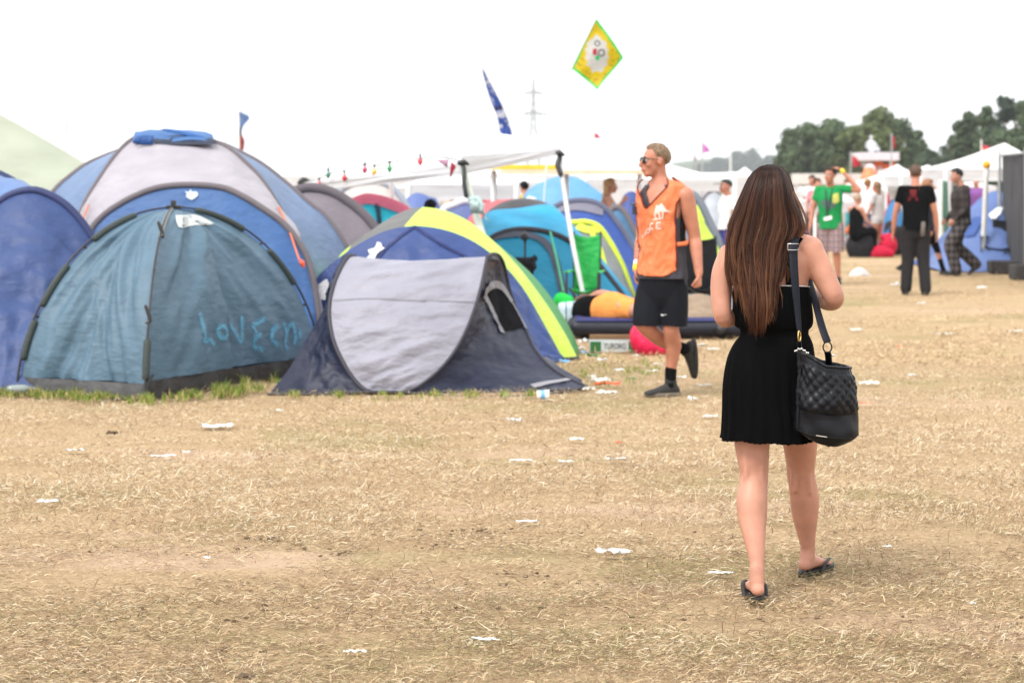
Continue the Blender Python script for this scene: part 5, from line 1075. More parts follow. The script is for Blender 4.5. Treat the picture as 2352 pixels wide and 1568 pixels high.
def canopy(lab, apex, eaves, Y, leg_h, group='white canopies in the background', trim=None, legs=True, legm=None):
    xl, xr, ye = eaves; ap = P(apex[0], apex[1], Y); e = [P(xl, ye, Y-1.0), P(xr, ye, Y-1.0), P(xr, ye, Y-1.0)+Vector((0, 2.4, 0)), P(xl, ye, Y-1.0)+Vector((0, 2.4, 0))]
    ap.y = Y+.2; r = thing('gazebo', lab, 'gazebo', (ap.x, Y, 0), group)
    mb = MB()
    for i in range(4):
        a, b = e[i], e[(i+1) % 4]; patch(mb, [a, a.lerp(ap, .5)-Vector((0, 0, .04)), ap], [b, b.lerp(ap, .5)-Vector((0, 0, .04)), ap+Vector((.01, 0, 0))], 10, 8, .02, 0, seed=i)
    mb.build('roof', M['canopy_white'], r)
    for i in range(4):
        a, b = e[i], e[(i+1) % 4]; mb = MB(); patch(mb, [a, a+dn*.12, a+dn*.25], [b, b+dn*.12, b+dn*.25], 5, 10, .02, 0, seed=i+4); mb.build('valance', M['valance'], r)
        if legs: pole('leg', [a+dn*.02, Vector((a.x, a.y, 0))], .04, legm or M['white_metal'], r, 4, 8)
    return r
canopy('white canopy roof sloping behind the gazebo pennants', (1062, 386), (938, 1186, 424), 34, 2)
canopy('white canopy peak left of the orange tent', (985, 402), (890, 1080, 432), 38, 2)
canopy('big white canopy running behind the vest man towards the treeline', (1500, 366), (1345, 1688, 411), 41, 2)
canopy('white canopy above the yellow striped awning', (1180, 398), (1060, 1330, 418), 40, 2)
canopy('white tent roof behind the black T-shirt man and the kiosk', (2035, 396), (1925, 2110, 436), 50, 2)
canopy('white pointed canopy between the black T-shirt man and the checked jacket', (2134, 379), (2070, 2210, 404), 48, 2)
canopy('large white marquee roof above the grey fence', (2312, 328), (2172, 2440, 388), 42, 2)
canopy('small white peaked roof in front of the dark trees by the kiosk', (2064, 377), (2048, 2092, 392), 70, 2)
canopy('low white canopy behind the green T-shirt man', (1925, 438), (1872, 1978, 462), 46, 2)
canopy('far white peaked tent under the hazy trees', (1712, 384), (1690, 1738, 402), 120, 2)
def mess_tent(lab, x0, x1, yr, ye, Y):
    a, b = P(x0, ye, Y), P(x1, ye, Y); r = thing('marquee', lab, 'marquee', ((a.x+b.x)/2, Y, 0), 'long white marquees at the back of the camp'); zr = P(0, yr, Y).z; up = Vector((0, 0, 1)); D = Vector((0, 4, 0))
    mb = MB(); patch(mb, [a, a.lerp(b, .5), b], [Vector((a.x+.3, Y+2, zr)), Vector(((a.x+b.x)/2, Y+2, zr-.05)), Vector((b.x-.3, Y+2, zr))], 24, 8, .03, 0, seed=int(x0)); mb.build('roof', M['canopy_white'], r)
    mb = MB(); patch(mb, [a+D, a.lerp(b, .5)+D, b+D], [Vector((a.x+.3, Y+2, zr)), Vector(((a.x+b.x)/2, Y+2, zr-.05)), Vector((b.x-.3, Y+2, zr))], 24, 8, .03, 0, seed=int(x0)); mb.build('roof', M['canopy_white'], r)
    g_ = lambda p: Vector((p.x, p.y, 0.01)); m_ = lambda p: Vector((p.x, p.y, p.z/2))
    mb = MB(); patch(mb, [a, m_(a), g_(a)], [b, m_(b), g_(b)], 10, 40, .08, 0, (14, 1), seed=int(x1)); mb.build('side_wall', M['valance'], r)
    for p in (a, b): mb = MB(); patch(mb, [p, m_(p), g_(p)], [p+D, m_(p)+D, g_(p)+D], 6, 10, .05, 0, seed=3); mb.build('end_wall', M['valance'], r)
mess_tent('long low white marquee far behind the string of bulbs', 640, 1010, 392, 404, 78)
mess_tent('white marquee far behind the light blue dome and the blonde woman', 1060, 1470, 388, 402, 74)
mess_tent('white marquee far behind the vest man and the person in the cap', 1500, 1745, 394, 405, 80)
mess_tent('white marquee beyond the crowd at the right', 1835, 2060, 430, 440, 66)
mess_tent('white marquee behind the checked jacket at the back', 2075, 2290, 418, 428, 64)
aw = thing('awning', 'flat awning edged in yellow stripes behind the leaning gazebo', 'awning', P(1300, 600, 31))
for x0, x1, y, h_, c in ((1112, 1284, 385, .05, (252, 215, 60)), (1150, 1480, 396, .045, (250, 225, 190))):
    mb = MB(); a, b = P(x0, y, 31), P(x1, y-1, 31); mb.box((a+b)/2, ((b-a).length, .9, h_*1.4)); mb.build('awning_edge', mat('awning_%d' % x0, A(*c), .6), aw, smooth=False)
for x in (1134, 1300, 1470): pole('leg', [P(x, 398, 31.2), P(x, gy(31.2), 31.2)], .045, M['white_metal'], aw, 4, 8)
root = thing('marquee', 'pale green white marquee roof sloping down at the left edge', 'marquee', (-7, 31, 0))
mq = mat('marquee_pale_green', A(196, 204, 184), .6, var=.06, vscale=.8, bump=.5, bscale=1.6, bdist=.12, trans=.25, stretch=(.5, .5, 3))
r0, r1 = P(-420, 60, 29), P(330, 455, 29)
mb = MB(); patch(mb, [r0, r0.lerp(r1, .55)+Vector((0, 0, .12)), r1], [r0+Vector((-.5, -3, -2.6)), P(-120, 470, 26.5), P(200, 490, 27.5)], 30, 20, .12, .1, (3, 6), seed=2); mb.build('roof_panel', mq, root)
mb = MB(); patch(mb, [r0, r0.lerp(r1, .55)+Vector((0, 0, .12)), r1], [r0+Vector((1, 4, -2.6)), P(-60, 440, 33), P(330, 470, 33)], 20, 10, .05, .1, seed=3); mb.build('roof_panel', mq, root)
for p in (P(-120, 470, 26.5), P(200, 490, 27.5), P(330, 470, 33)): pole('leg', [p, Vector((p.x, p.y, 0))], .05, M['white_metal'], root, 4, 8)
# ---------------------------------------------------------------- flags
def flag_cloth(name, parent, corners, nu, nv, m, rip=.05, mfun=None, seed=1):
    a, b, c, d = corners; mb = MB(); g = []
    for i in range(nu+1):
        row = []
        for j in range(nv+1):
            u, v = i/nu, j/nv; p = a.lerp(b, u).lerp(d.lerp(c, u), v)
            row.append(p+Vector((0, rip*math.sin(6*u+3*v+seed)*min(1, 3*u), rip*.3*math.sin(5*v+4*u))))
        g.append(row)
    mb.grid(g, mfun=mfun); return mb.build(name, m, parent)
root = thing('flag', 'yellow diamond flag with a green border and white splash flying high above the gazebo', 'flag', P(1240, gy(30), 30))
FY = 30.0
pole('pole', ppts([(1240, gy(30), 30), (1252, 420, 30), (1266, 310, 30), (1283, 230, 30), (1312, 158, 30), (1340, 100, 30), (1369, 42, 30)]), .012, mat('pole_pale', (.6, .66, .66), .5), root, 40)
mats = [cloth('flag_green', (80, 245, 110), trans=.4), cloth('flag_yellow', (252, 222, 30), trans=.4), cloth('flag_white', (240, 240, 236), trans=.4), cloth('flag_grey', (120, 122, 130), trans=.3), cloth('flag_red', (205, 50, 70), trans=.3), cloth('flag_mint', (40, 225, 120), trans=.3), cloth('flag_olive', (170, 150, 40), trans=.3)]
def ff(i, j):
    u, v = (i+.5)/96, (j+.5)/96                       # u along the lower-left to lower-right, v from the top down
    if min(u, v, 1-u, 1-v) < .055+.012*noise.noise(Vector((u*9, v*9, 2))): return 0
    x, y = 1368+(1433-1368)*u*(1-v)+0, 0
    a, b, c, d = Vector((1368, 40)), Vector((1433, 131)), Vector((1372, 208)), Vector((1313, 157))
    p = a.lerp(b, u).lerp(d.lerp(c, u), v); px, py = p
    for cx_, cy_, r_ in ((1371.5, 101, 7), (1381, 121, 8.5)):
        e = math.hypot(px-cx_, py-cy_)
        if r_*.55 < e < r_: return 3
    if 1361 < px < 1371 and 112 < py < 126 and px+.4*py > 1361+46: return 4
    if math.hypot(px-1372, py-132) < 5.5: return 5
    w = math.atan2(py-127, px-1372); e = math.hypot((px-1371)/28, (py-126)/43)
    if e < .93+.18*noise.noise(Vector((math.cos(w)*5, math.sin(w)*5, 3)))+.07*math.sin(11*w): return 2
    if noise.noise(Vector((px*.22, py*.22, 8))) > .33 and e > 1.15: return 6
    return 1
flag_cloth('flag_cloth', root, (P(1368, 40, FY), P(1433, 131, FY+.1), P(1372, 208, FY), P(1313, 157, FY)), 96, 96, mats, .04, ff)
root = thing('flag', 'narrow blue feather flag with white marks rising behind the white gazebo roof', 'flag', P(1175, gy(35), 35))
fb = [cloth('flag_blue', (62, 92, 180), trans=.3), cloth('flag_pale', (225, 225, 238), trans=.3), cloth('flag_dark', (60, 60, 100), trans=.3)]
mb = MB(); patch(mb, ppts([(1106, 152, 35), (1118, 176, 35), (1134, 205, 35), (1150, 235, 35), (1164, 268, 35), (1175, 303, 35), (1180, 330, 35)]), ppts([(1106, 155, 35), (1111, 180, 35), (1118, 205, 35), (1128, 235, 35), (1139, 262, 35), (1146, 290, 35), (1150, 330, 35)]), 70, 12, .03, .04, seed=4,
    mfun=lambda i, j: 1 if (12 < i < 16 or (40 < i < 47 and noise.noise(Vector((i*.3, j*.5, 1))) > -.3)) else (2 if i in (37, 38, 39) else (1 if noise.noise(Vector((i*.25, j*.4, 5))) > .33 else 0))); mb.build('flag_cloth', fb, root)
pole('pole', ppts([(1106, 150, 35.02), (1134, 204, 35.02), (1164, 268, 35.02), (1180, 330, 35.02), (1190, 420, 35.02), (1195, gy(35), 35.02)]), .02, M['white_metal'], root, 30)
root = thing('flag', 'small blue feather banner above the shoulder of the large blue tent', 'flag', P(549, gy(55), 55))
pole('pole', ppts([(549, gy(55), 55), (549, 330, 55), (547, 255, 55)]), .03, M['white_metal'], root, 20)
mb = MB(); patch(mb, ppts([(548, 254, 55), (549, 285, 55), (550, 320, 55), (552, 350, 55)]), ppts([(552, 256, 55), (574, 270, 55.2), (558, 292, 55), (556, 310, 55), (562, 322, 55), (560, 345, 55)]), 30, 8, .08, .05, seed=6, mfun=lambda i, j: 0 if i < 15 else (1 if i < 20 else 2)); mb.build('flag_cloth', [cloth('flag_lightblue', (130, 165, 225), trans=.4), cloth('flag_slate', (90, 100, 140), trans=.3), cloth('flag_rust', (190, 90, 90), trans=.3)], root)
def small_flag(lab, px, y0, y1, Y, fl, col, split=None, grp='small flags in the distance'):
    r = thing('flag', lab, 'flag', P(px, gy(Y), Y), grp); pole('pole', [P(px, gy(Y), Y), P(px, y0, Y)], .035 if Y > 60 else .02, M['grey_metal'] if Y > 60 else M['white_metal'], r, 4, 6)
    a = [P(x, y, Y) for x, y in fl]; ms = [cloth(lab[-18:], c, trans=.35) for c in col]
    flag_cloth('flag_cloth', r, a, 14, 14, ms, .06*Y/40, (lambda i, j: min(len(ms)-1, int(j/14*len(ms)))) if len(ms) > 1 else None)
small_flag('red flag on a grey pole left of the orange kiosk', 1954, 350, 400, 100, [(1956, 357), (1976, 372), (1978, 384), (1960, 382)], [(228, 50, 80)])
small_flag('red flag on the tall pole above the kiosk roof', 2048, 307, 400, 100, [(2049, 312), (2057, 322), (2058, 342), (2052, 340)], [(225, 55, 70)])
small_flag('red and yellow flag beside the large marquee roof', 2254, 322, 360, 60, [(2254, 333), (2284, 343), (2274, 354), (2256, 350)], [(225, 70, 90), (250, 190, 60)])
small_flag('tiny red flag above the gazebo roof left of the vest man', 1364, 304, 330, 45, [(1366, 304), (1381, 318), (1380, 320), (1364, 316)], [(235, 70, 100)])
small_flag('pink flag right of the vest man', 1613, 326, 372, 80, [(1613, 328), (1631, 344), (1629, 352), (1616, 350)], [(250, 150, 235)])
small_flag('thin faded red banner right of the vest man', 1598, 346, 372, 90, [(1586, 347), (1590, 350), (1600, 372), (1596, 371)], [(235, 175, 175)])
small_flag('bright pink banner hanging beside the grey fence', 2300, 448, 500, 40, [(2293, 462), (2309, 458), (2309, 512), (2295, 514)], [(245, 60, 120)])
small_flag('hot pink windbreak flag beside the woman in light grey', 2036, 430, 520, 46, [(2034, 438), (2044, 455), (2050, 480), (2040, 484)], [(245, 60, 110)])
# ---------------------------------------------------------------- far objects
root = thing('pylon', 'hazy lattice electricity pylon far behind the gazebo', 'pylon', P(1225, 412, 900))
pb = MB(); k9 = 900/F; base = P(1225, 412, 900); U = lambda x, y, dy=0: Vector((base.x+(x-1225)*k9, 900+dy*k9, H0+(412-y)*k9))
hw = lambda y: float(np.interp(y, [182, 230, 300, 420], [1.2, 3.2, 7, 20]))
ysl = [182, 196, 213, 230, 250, 262, 282, 305, 335, 370, 418]
for a, b in zip(ysl, ysl[1:]):
    for q_ in (-1, 1):
        for d_ in (-1, 1):
            pb.tube([U(1225+q_*hw(a), a, d_*hw(a)), U(1225+q_*hw(b), b, d_*hw(b))], .42, n=5)
            pb.tube([U(1225+q_*hw(a), a, d_*hw(a)), U(1225-q_*hw(b), b, d_*hw(b))], .28, n=5)
    pb.tube([U(1225-hw(b), b, -hw(b)), U(1225+hw(b), b, -hw(b))], .17, n=5)
M['pylon'] = mat('pylon_steel', (.27, .28, .29), .7); pb.build('tower', M['pylon'], root)
for y, w_ in ((213, 21), (261, 28)):
    pb = MB(); pb.tube([U(1225-w_, y), U(1225+w_, y)], .5, n=5); pb.tube([U(1225-w_, y), U(1225, y-7)], .2, n=5); pb.tube([U(1225+w_, y), U(1225, y-7)], .2, n=5)
    for q_ in (-1, -.55, .55, 1): pb.tube([U(1225+q_*w_, y), U(1225+q_*w_, y+4)], .5, n=6)
    pb.build('cross_arm', M['pylon'], root)
for lab, x, y0, Y, wd in (('faint distant mast above the large blue tent', 790, 240, 700, 5), ('faint lamp mast right of the pink flag', 1678, 186, 260, 10), ('short pale loudspeaker mast above the marquee slope', 152, 280, 120, 4)):
    r = thing('mast', lab, 'mast', P(x, 412, Y)); pole('pole', [Vector((P(x, y0, Y).x, Y, 0)), P(x, y0, Y)], .00035*Y+.03, mat('mast_pale_%d' % x, (.6, .64, .66), .5), r, 6, 6)
    mb = MB(); a = P(x, y0+ (12 if x == 152 else 2), Y); mb.box(a, (wd*Y/F*(1 if x == 152 else 2), .5, (25 if x == 152 else 3)*Y/F)); mb.build('mast_head', mat('head_pale_%d' % x, (.5, .52, .54), .5), r, smooth=False)
root = thing('kiosk', 'orange kiosk with a flat white roof in front of the trees', 'kiosk', P(2030, gy(110), 110))
k9 = 110/F
def bx(nm, x0, x1, y0, y1, Y, d, m, par): mb = MB(); a, b = P(x0, y0, Y), P(x1, y1, Y); mb.box(((a.x+b.x)/2, Y+d/2, (a.z+b.z)/2), (abs(b.x-a.x), d, abs(a.z-b.z))); return mb.build(nm, m, par, smooth=False, bevel=.03)
bx('roof', 1978, 2066, 350, 369, 109, 3, mat('kiosk_roof', A(222, 216, 226), .6), root)
bx('wall', 2010, 2056, 370, gy(110), 110, 2, mat('kiosk_orange', A(238, 110, 60), .7), root)
bx('counter_opening', 2028, 2049, 371, 377, 109.95, .1, mat('kiosk_dark', A(70, 76, 80), .7), root)
bx('notice', 2017, 2026, 382, 399, 109.93, .1, mat('kiosk_notice', A(190, 195, 205), .7), root)
bx('post', 2044, 2049, 369, gy(109), 109.4, .1, M['white_metal'], root)
bx('side_wall', 1990, 2010, 369, 384, 110.3, 1.5, mat('kiosk_side', A(190, 190, 200), .7), root)
b0 = P(1998, 342, 110.5); r = thing('person', 'pale figure in white sitting on the kiosk roof', 'person', P(2002, 350, 110.5))
mb = MB(); a = P(2002, 350, 110.5); mb.limb([(a+Vector((0, 0, .1)), .2, .18), (a+Vector((0, 0, .35)), .19, .14), (a+Vector((-.03, 0, .58)), .2, .12), (a+Vector((-.03, 0, .68)), .07)], S1, 12); mb.ball(a+Vector((-.03, 0, .84)), (.09, .1, .12)); mb.limb([(a+Vector((.1, -.1, .12)), .1), (a+Vector((.3, -.4, .18)), .08), (a+Vector((.32, -.45, .05)), .05)], None, 8); mb.limb([(a+Vector((-.22, 0, .55)), .06), (a+Vector((-.3, -.1, .3)), .05), (a+Vector((-.15, -.2, .15)), .04)], None, 8); mb.limb([(a+Vector((.17, 0, .55)), .06), (a+Vector((.28, -.1, .3)), .05), (a+Vector((.25, -.2, .15)), .04)], None, 8)
fuse('body', mb, wear('figure_white', (220, 222, 230)), r, .03, 3)
mb = MB(); a = P(1998, 392, 100); mb.ball(a, (.3, .3, .34), n=20); o = mb.build('balloon', mat('balloon_pink', A(250, 215, 225), .4), None); tag(o, 'large pale pink balloon left of the kiosk', 'balloon')
mb = MB(); a = P(1996, 408, 99); mb.limb([(a+Vector((0, 0, .25)), .3), (a, .42), (a-Vector((0, 0, .6)), .4)], None, 14); o = mb.build('inflatable', mat('inflatable_orange', A(250, 140, 90), .5), None); tag(o, 'orange inflatable peeking over the white roof left of the kiosk', 'inflatable')
root = thing('trailer', 'long white trailer in front of the trees behind the green T-shirt man', 'trailer', P(1910, 440, 115))
bx('body', 1834, 1990, 399, 424, 115, 3, mat('trailer_white', A(225, 220, 216), .6), root); bx('body_skirt', 1836, 1990, 424, 441, 115.2, 2.6, mat('trailer_skirt', A(208, 206, 212), .6), root)
for x in (1862, 1875, 1960): mb = MB(); c = P(x, 466, 115.1); c.z = .5; mb.tube([c, c+Vector((0, .3, 0))], .5, n=20); mb.build('wheel', M['black_shoe'], root)
# ---------------------------------------------------------------- fence
fc = mat('fence_scrim', A(78, 78, 82), .8, var=.15, vscale=3, bump=.6, bscale=8, bdist=.03, stretch=(3, 3, .3), trans=.08)
pa, pb_, pc = Vector((8.84, 35.9, 0)), Vector((8.38, 32.3, 0)), Vector((7.95, 28.8, 0))
for i, (a, b, lab) in enumerate(((pa, pb_, 'far panel of the grey mesh site fence at the right edge'), (pb_, pc, 'near panel of the grey mesh site fence at the right edge'))):
    r = thing('fence_panel', lab, 'fence', a, 'grey site fence panels'); up = Vector((0, 0, 1)); z0, z1 = .12, 2.03
    mb = MB(); patch(mb, [a+up*z0, a+up*1, a+up*z1], [b+up*z0, b+up*1, b+up*z1], 16, 40, .04, 0, (22, 1.5), seed=i); mb.build('scrim', fc, r, solid=.006)
    for p in (a, b): pole('post', [p+up*.03+Vector((-.05, 0, 0)), p+up*(z1+.06)+Vector((-.05, 0, 0))], .03, M['grey_metal'], r, 4, 8)
    for z in (z0, z1): pole('rail', [a+up*z+Vector((-.04, 0, 0)), b+up*z+Vector((-.04, 0, 0))], .025, M['grey_metal'], r, 4, 8)
M['block'] = mat('concrete_dark', A(72, 70, 70), .9, var=.25, vscale=12, bump=.6, bscale=30)
for c, sz, lab in (((8.62, 33.9, .11), (1.0, .35, .22), 'dark ballast block under the middle of the grey fence'), ((8.5, 31.9, .12), (1.0, .4, .24), 'near dark ballast block under the grey fence'), ((8.8, 35.6, .1), (.8, .3, .2), 'far dark ballast block under the grey fence')):
    mb = MB(); mb.box(c, sz); o = mb.build('ballast_block', M['block'], None, smooth=False, bevel=.03); tag(o, lab, 'block', 'fence ballast blocks')
root = thing('marker_pole', 'white pole topped with an orange ball in front of the cornflower tent', 'pole', P(2256, gy(35), 35))
pole('shaft', [P(2256, gy(35), 35), P(2261, 500, 35), P(2266, 384, 35)], .045, mat('pole_white_round', (.6, .6, .58), .4), root, 10, 10)
mb = MB(); mb.ball(P(2266, 379, 35), .075, n=16); mb.build('ball', mat('ball_orange', A(250, 180, 40), .5), root)
for x0, x1, c, lab in ((2170, 2176, (70, 110, 95), 'dark green pole under the white canopy left of the checked jacket'), (2160, 2158, (225, 235, 230), 'white pole under the canopy by the red-haired woman')):
    o = pole('canopy_pole', [P(x0, 420, 41), P(x1, gy(41), 41)], .06, mat('cpole_%d' % x0, A(*c), .5), None, 4, 8); tag(o, lab, 'pole')
o = MB(); patch(o, [P(2186, 420, 42), P(2180, 500, 42), P(2172, 560, 42)], [P(2206, 420, 42), P(2202, 500, 42), P(2190, 570, 42)], 20, 8, .06, .04, seed=3); o = o.build('side_curtain', cloth('curtain_white', (245, 250, 250)), None, solid=.01); tag(o, 'white canopy side curtain behind the checked jacket', 'curtain')
# ---------------------------------------------------------------- chairs, air bed, bags, crates
def camp_chair(lab, o0, ang, fabric, wide=.62, back=.86):
    r = thing('camping_chair', lab, 'chair', o0, 'folding camping chairs'); q = Matrix.Rotation(ang, 3, 'Z'); W = lambda x, y, z: Vector(o0)+q @ Vector((x, y, z)); h = wide/2
    for nm, A_, B_ in (('backrest', [W(-h*.8, .26, .42), W(-h*.82, .3, .66), W(-h*.86, .36, back)], [W(h*.8, .26, .42), W(h*.82, .3, .66), W(h*.86, .36, back)]), ('seat', [W(-h*.85, -.22, .44), W(-h*.85, .05, .39), W(-h*.85, .26, .42)], [W(h*.85, -.22, .44), W(h*.85, .05, .39), W(h*.85, .26, .42)])):
        mb = MB(); patch(mb, A_, B_, 16, 14, .02, -.0, seed=3, sag=.04 if nm == 'backrest' else .05); mb.build(nm, fabric, r, solid=.006)
    for sx in (-1, 1):
        mb = MB(); mb.tube([W(sx*h*.8, .24, .0), W(sx*h*.84, .3, .45), W(sx*h*.87, .37, back+.01)], .013, n=8); mb.build('back_upright', M['dark_plastic'], r)
        mb = MB(); mb.tube([W(sx*h, -.26, .0), W(sx*h, -.27, .6)], .012, n=8); mb.build('leg', M['dark_plastic'], r)
        mb = MB(); mb.tube([W(sx*h, -.26, .02), W(-sx*h*.85, -.22, .42)], .011, n=8); mb.build('leg', M['dark_plastic'], r)
        mb = MB(); mb.tube([W(sx*h*.8, .24, .02), W(-sx*h*.85, .2, .42)], .011, n=8); mb.build('leg', M['dark_plastic'], r)
        mb = MB(); patch(mb, [W(sx*h*1.02-.035, -.28, .6), W(sx*h*1.02-.035, .3, .6)], [W(sx*h*1.02+.035, -.28, .6), W(sx*h*1.02+.035, .3, .6)], 8, 4, .005, 0); mb.build('armrest', fabric, r, solid=.008)
    return r
camp_chair('green camping chair facing us in front of the turquoise dome', (.79, 21.7, 0), -.12, cloth('chair_green', (30, 205, 90), trans=.1), .34, 1.0)
camp_chair('black camping chair beyond the raised shoe of the vest man', (2.12, 21.9, 0), .3, wear('chair_black', (24, 24, 28)), .66, .95)
camp_chair('black folding chair beside the cornflower tent and the grey fence', (8.62, 35.0, 0), -.5, wear('chair_black2', (34, 34, 38)), .6, .9)
mb = MB(); patch(mb, ppts([(1185, 590, 22.9), (1220, 590, 22.8), (1226, 584, 22.8)]), ppts([(1200, 640, 22.7), (1224, 630, 22.7), (1224, 628, 22.7)]), 12, 8, .05, .05, seed=2); o = mb.build('jacket', wear('jacket_hung', (34, 32, 38)), None, solid=.03); tag(o, 'black jacket hanging on the turquoise tent door', 'jacket')
root = thing('air_bed', 'long blue and black air bed lying on the grass', 'air bed', P(1500, 778, 20.4))
mb = MB(); xa, xb = P(1318, 770, 20.2).x, P(1712, 770, 20.2).x
for i in range(7):
    y = 20.12+.13*i; c = [Vector((xa+.03, y, .1)), Vector(((xa+xb)/2, y, .095)), Vector((xb-.03, y, .1))]; mb.limb([(p, .085, .085) for p in c], None, 14, 6)
fuse('mattress', mb, mat('airbed_navy', A(22, 25, 42), .5, var=.2, bump=.2), root, .016, 3)
mb = MB(); g = []
for i in range(40):
    row = []
    for j in range(20):
        x = xa+.02+(xb-xa-.04)*i/39; y = 20.06+.9*j/19; row.append(Vector((x, y, .19+.006*math.sin((y-20.12)/.13*2*math.pi)-.03*max(0, (.06-abs(y-20.03)))/.06)))
    g.append(row)
mb.grid(g); mb.build('flocked_top', mat('airbed_top', A(46, 48, 104), .9, var=.15, bump=.4), root)
mb = MB(); c = P(1655, 755, 20.03); mb.tube([c+Vector((0, .03, 0)), c-Vector((0, .03, 0))], .05, n=16); mb.build('valve', M['dark_plastic'], root)
mb = MB()
for a, b in (((1575, 722, 20.6), (1640, 715, 20.6)), ((1580, 700, 20.8), (1630, 704, 20.8)), ((1578, 738, 20.4), (1640, 738, 20.45))): mb.limb([(P(*a), .1), (P(*a).lerp(P(*b), .5)+Vector((0, 0, .03)), .14, .1), (P(*b), .11)], None, 14)
o = fuse('blanket', mb, wear('blanket_tan', (158, 138, 118), bump=1), None, .02, 3); tag(o, 'rumpled tan blanket heaped on the air bed', 'blanket')
mb = MB(); a = P(1315, 718, 20.8); g = []
for i in range(25):
    row = []
    for j in range(25):
        u, v = i/12-1, j/12-1; e = ((1-u**4)*(1-v**4))**.5; row.append(a+Vector((u*.15, -.09*e, v*.12+.02*u))+Vector((0, 0, .0)))
    g.append(row)
mb.grid(g, mfun=lambda i, j: 1 if i in (6, 12, 18) else 0); g2 = [[p+Vector((0, 2*(a.y-p.y), 0)) for p in r_] for r_ in g]; mb.grid(g2)
o = mb.build('cushion', [wear('cushion_pale', (208, 232, 240)), wear('cushion_stripe', (60, 100, 115))], None); tag(o, 'pale blue striped cushion at the head of the air bed', 'cushion')
mb = MB(); mb.limb([(P(1290, 690, 20.9), .09), (P(1300, 700, 20.9), .11), (P(1310, 712, 20.9), .06)], None, 10); o = fuse('bag', mb, wear('bag_green', (40, 200, 80)), None, .02, 2); tag(o, 'bright green bag beside the foot of the green chair', 'bag')
mb = MB(); bY = 18.35
mb.limb([(P(1463, 742, bY+.2), .03), (P(1470, 765, bY+.15), .13, .1), (P(1480, 790, bY), .17, .12), (P(1500, 800, bY), .15, .1), (P(1530, 800, bY), .1, .08), (P(1552, 806, bY), .03)], Vector((0, 1, 0)), 16); mb.limb([(P(1500, 782, bY+.1), .1), (P(1525, 797, bY+.05), .08), (P(1545, 806, bY), .03)], None, 12)
o = fuse('bag', mb, [wear('bag_crimson', (225, 30, 80), rough=.5, bump=1)], None, .014, 3); tag(o, 'slumped crimson nylon bag on the grass behind the vest man', 'bag')
root = thing('beer_crate', 'green and white cardboard beer tray with black lettering on the grass', 'box', P(1408, 812, 18.25))
w_ = P(1459, 812, 18.3).x-P(1357, 812, 18.3).x; cx_ = P(1408, 812, 18.3).x
card = mat('card_brown', A(176, 138, 104), .8); bw = mat('card_white', A(205, 214, 214), .7); bgm = mat('card_green', A(40, 110, 55), .6)
mb = MB(); mb.box((cx_, 18.42, .0525), (w_, .008, .1)); mb.box((cx_, 18.62, .0525), (w_, .008, .1)); mb.box((cx_-w_/2, 18.52, .052), (.008, .19, .1)); mb.box((cx_+w_/2, 18.52, .052), (.008, .19, .1)); mb.box((cx_, 18.52, .006), (w_-.02, .18, .008)); mb.build('tray', bw, root, smooth=False)
mb = MB(); mb.box((cx_, 18.70, .1), (w_*.98, .006, .09), (Vector((1, 0, 0)), Vector((0, .8, .6)), Vector((0, -.3, .95)))); mb.build('flap', card, root, smooth=False)
for a, b in ((-.5, -.26), (.37, .5)): mb = MB(); mb.box((cx_+w_*(a+b)/2, 18.414, .055), (w_*(b-a), .006, .092)); mb.build('green_print', bgm, root, smooth=False)
cu = bpy.data.curves.new('lettering', 'FONT'); cu.body = 'TUBORG'; cu.size = .074; cu.align_x = 'CENTER'; cu.align_y = 'CENTER'; cu.extrude = .001
to = bpy.data.objects.new('t', cu); COL.objects.link(to); bpy.context.view_layer.update(); me = bpy.data.meshes.new_from_object(to.evaluated_get(bpy.context.evaluated_depsgraph_get())); bpy.data.objects.remove(to)
me.transform(Matrix.Translation((cx_+w_*.055, 18.413, .055)) @ Matrix.Rotation(math.pi/2, 4, 'X') @ Matrix.Diagonal((.68, 1, 1, 1)))
me.materials.clear(); me.materials.append(M['dark_plastic']); link('lettering', me, root)
# luggage round the seated people on the right
def lump(name, lab, cat, chains, rgb, vox=.025, bump=.8, rough=.7, side=None):
    mb = MB()
    for c in chains: mb.limb([(P(x, y, Y), *r_) for (x, y, Y, *r_) in c], side, 14)
    o = fuse(name, mb, wear(name+lab[:9], rgb, rough=rough, bump=bump), None, vox, 3); return tag(o, lab, cat)
lump('rucksack', 'large crimson rucksack standing on the ground behind the green T-shirt man', 'bag', [[(2030, 578, 41.5, .2, .16), (2036, 562, 41.5, .24, .18), (2036, 550, 41.5, .18, .15), (2030, 545, 41.5, .08)], [(2005, 584, 41.2, .1), (2020, 580, 41.2, .16), (2044, 582, 41.2, .1)]], (205, 28, 66))
lump('bag', 'small yellow bag leaning on the crimson rucksack', 'bag', [[(2003, 575, 41.4, .07), (2006, 562, 41.4, .11), (2010, 552, 41.4, .05)]], (245, 180, 30))
mb = MB(); c = P(1978, 568, 41.3)
mb.limb([(c+Vector((0, 0, -.15)), .26, .24), (c+Vector((-.02, 0, 0)), .3, .28), (c+Vector((-.01, 0, .1)), .28, .26)], S1, 18); o = fuse('basket', mb, wear('basket_black', (40, 38, 42)), None, .03, 2); tag(o, 'round black basket bag on the ground left of the crimson rucksack', 'basket')
mb = MB(); mb.tube([c+Vector((.33*math.cos(a), 0, .06+.26*math.sin(a))) for a in np.linspace(0, math.pi, 20)], .035, n=8); h_ = mb.build('basket_handle', wear('handle_grey', (165, 158, 165)), o)
lump('bundle', 'orange and green bundle lying behind the round black basket', 'bag', [[(1952, 530, 42, .1), (1964, 522, 42, .14), (1974, 528, 42, .08)]], (225, 115, 60))
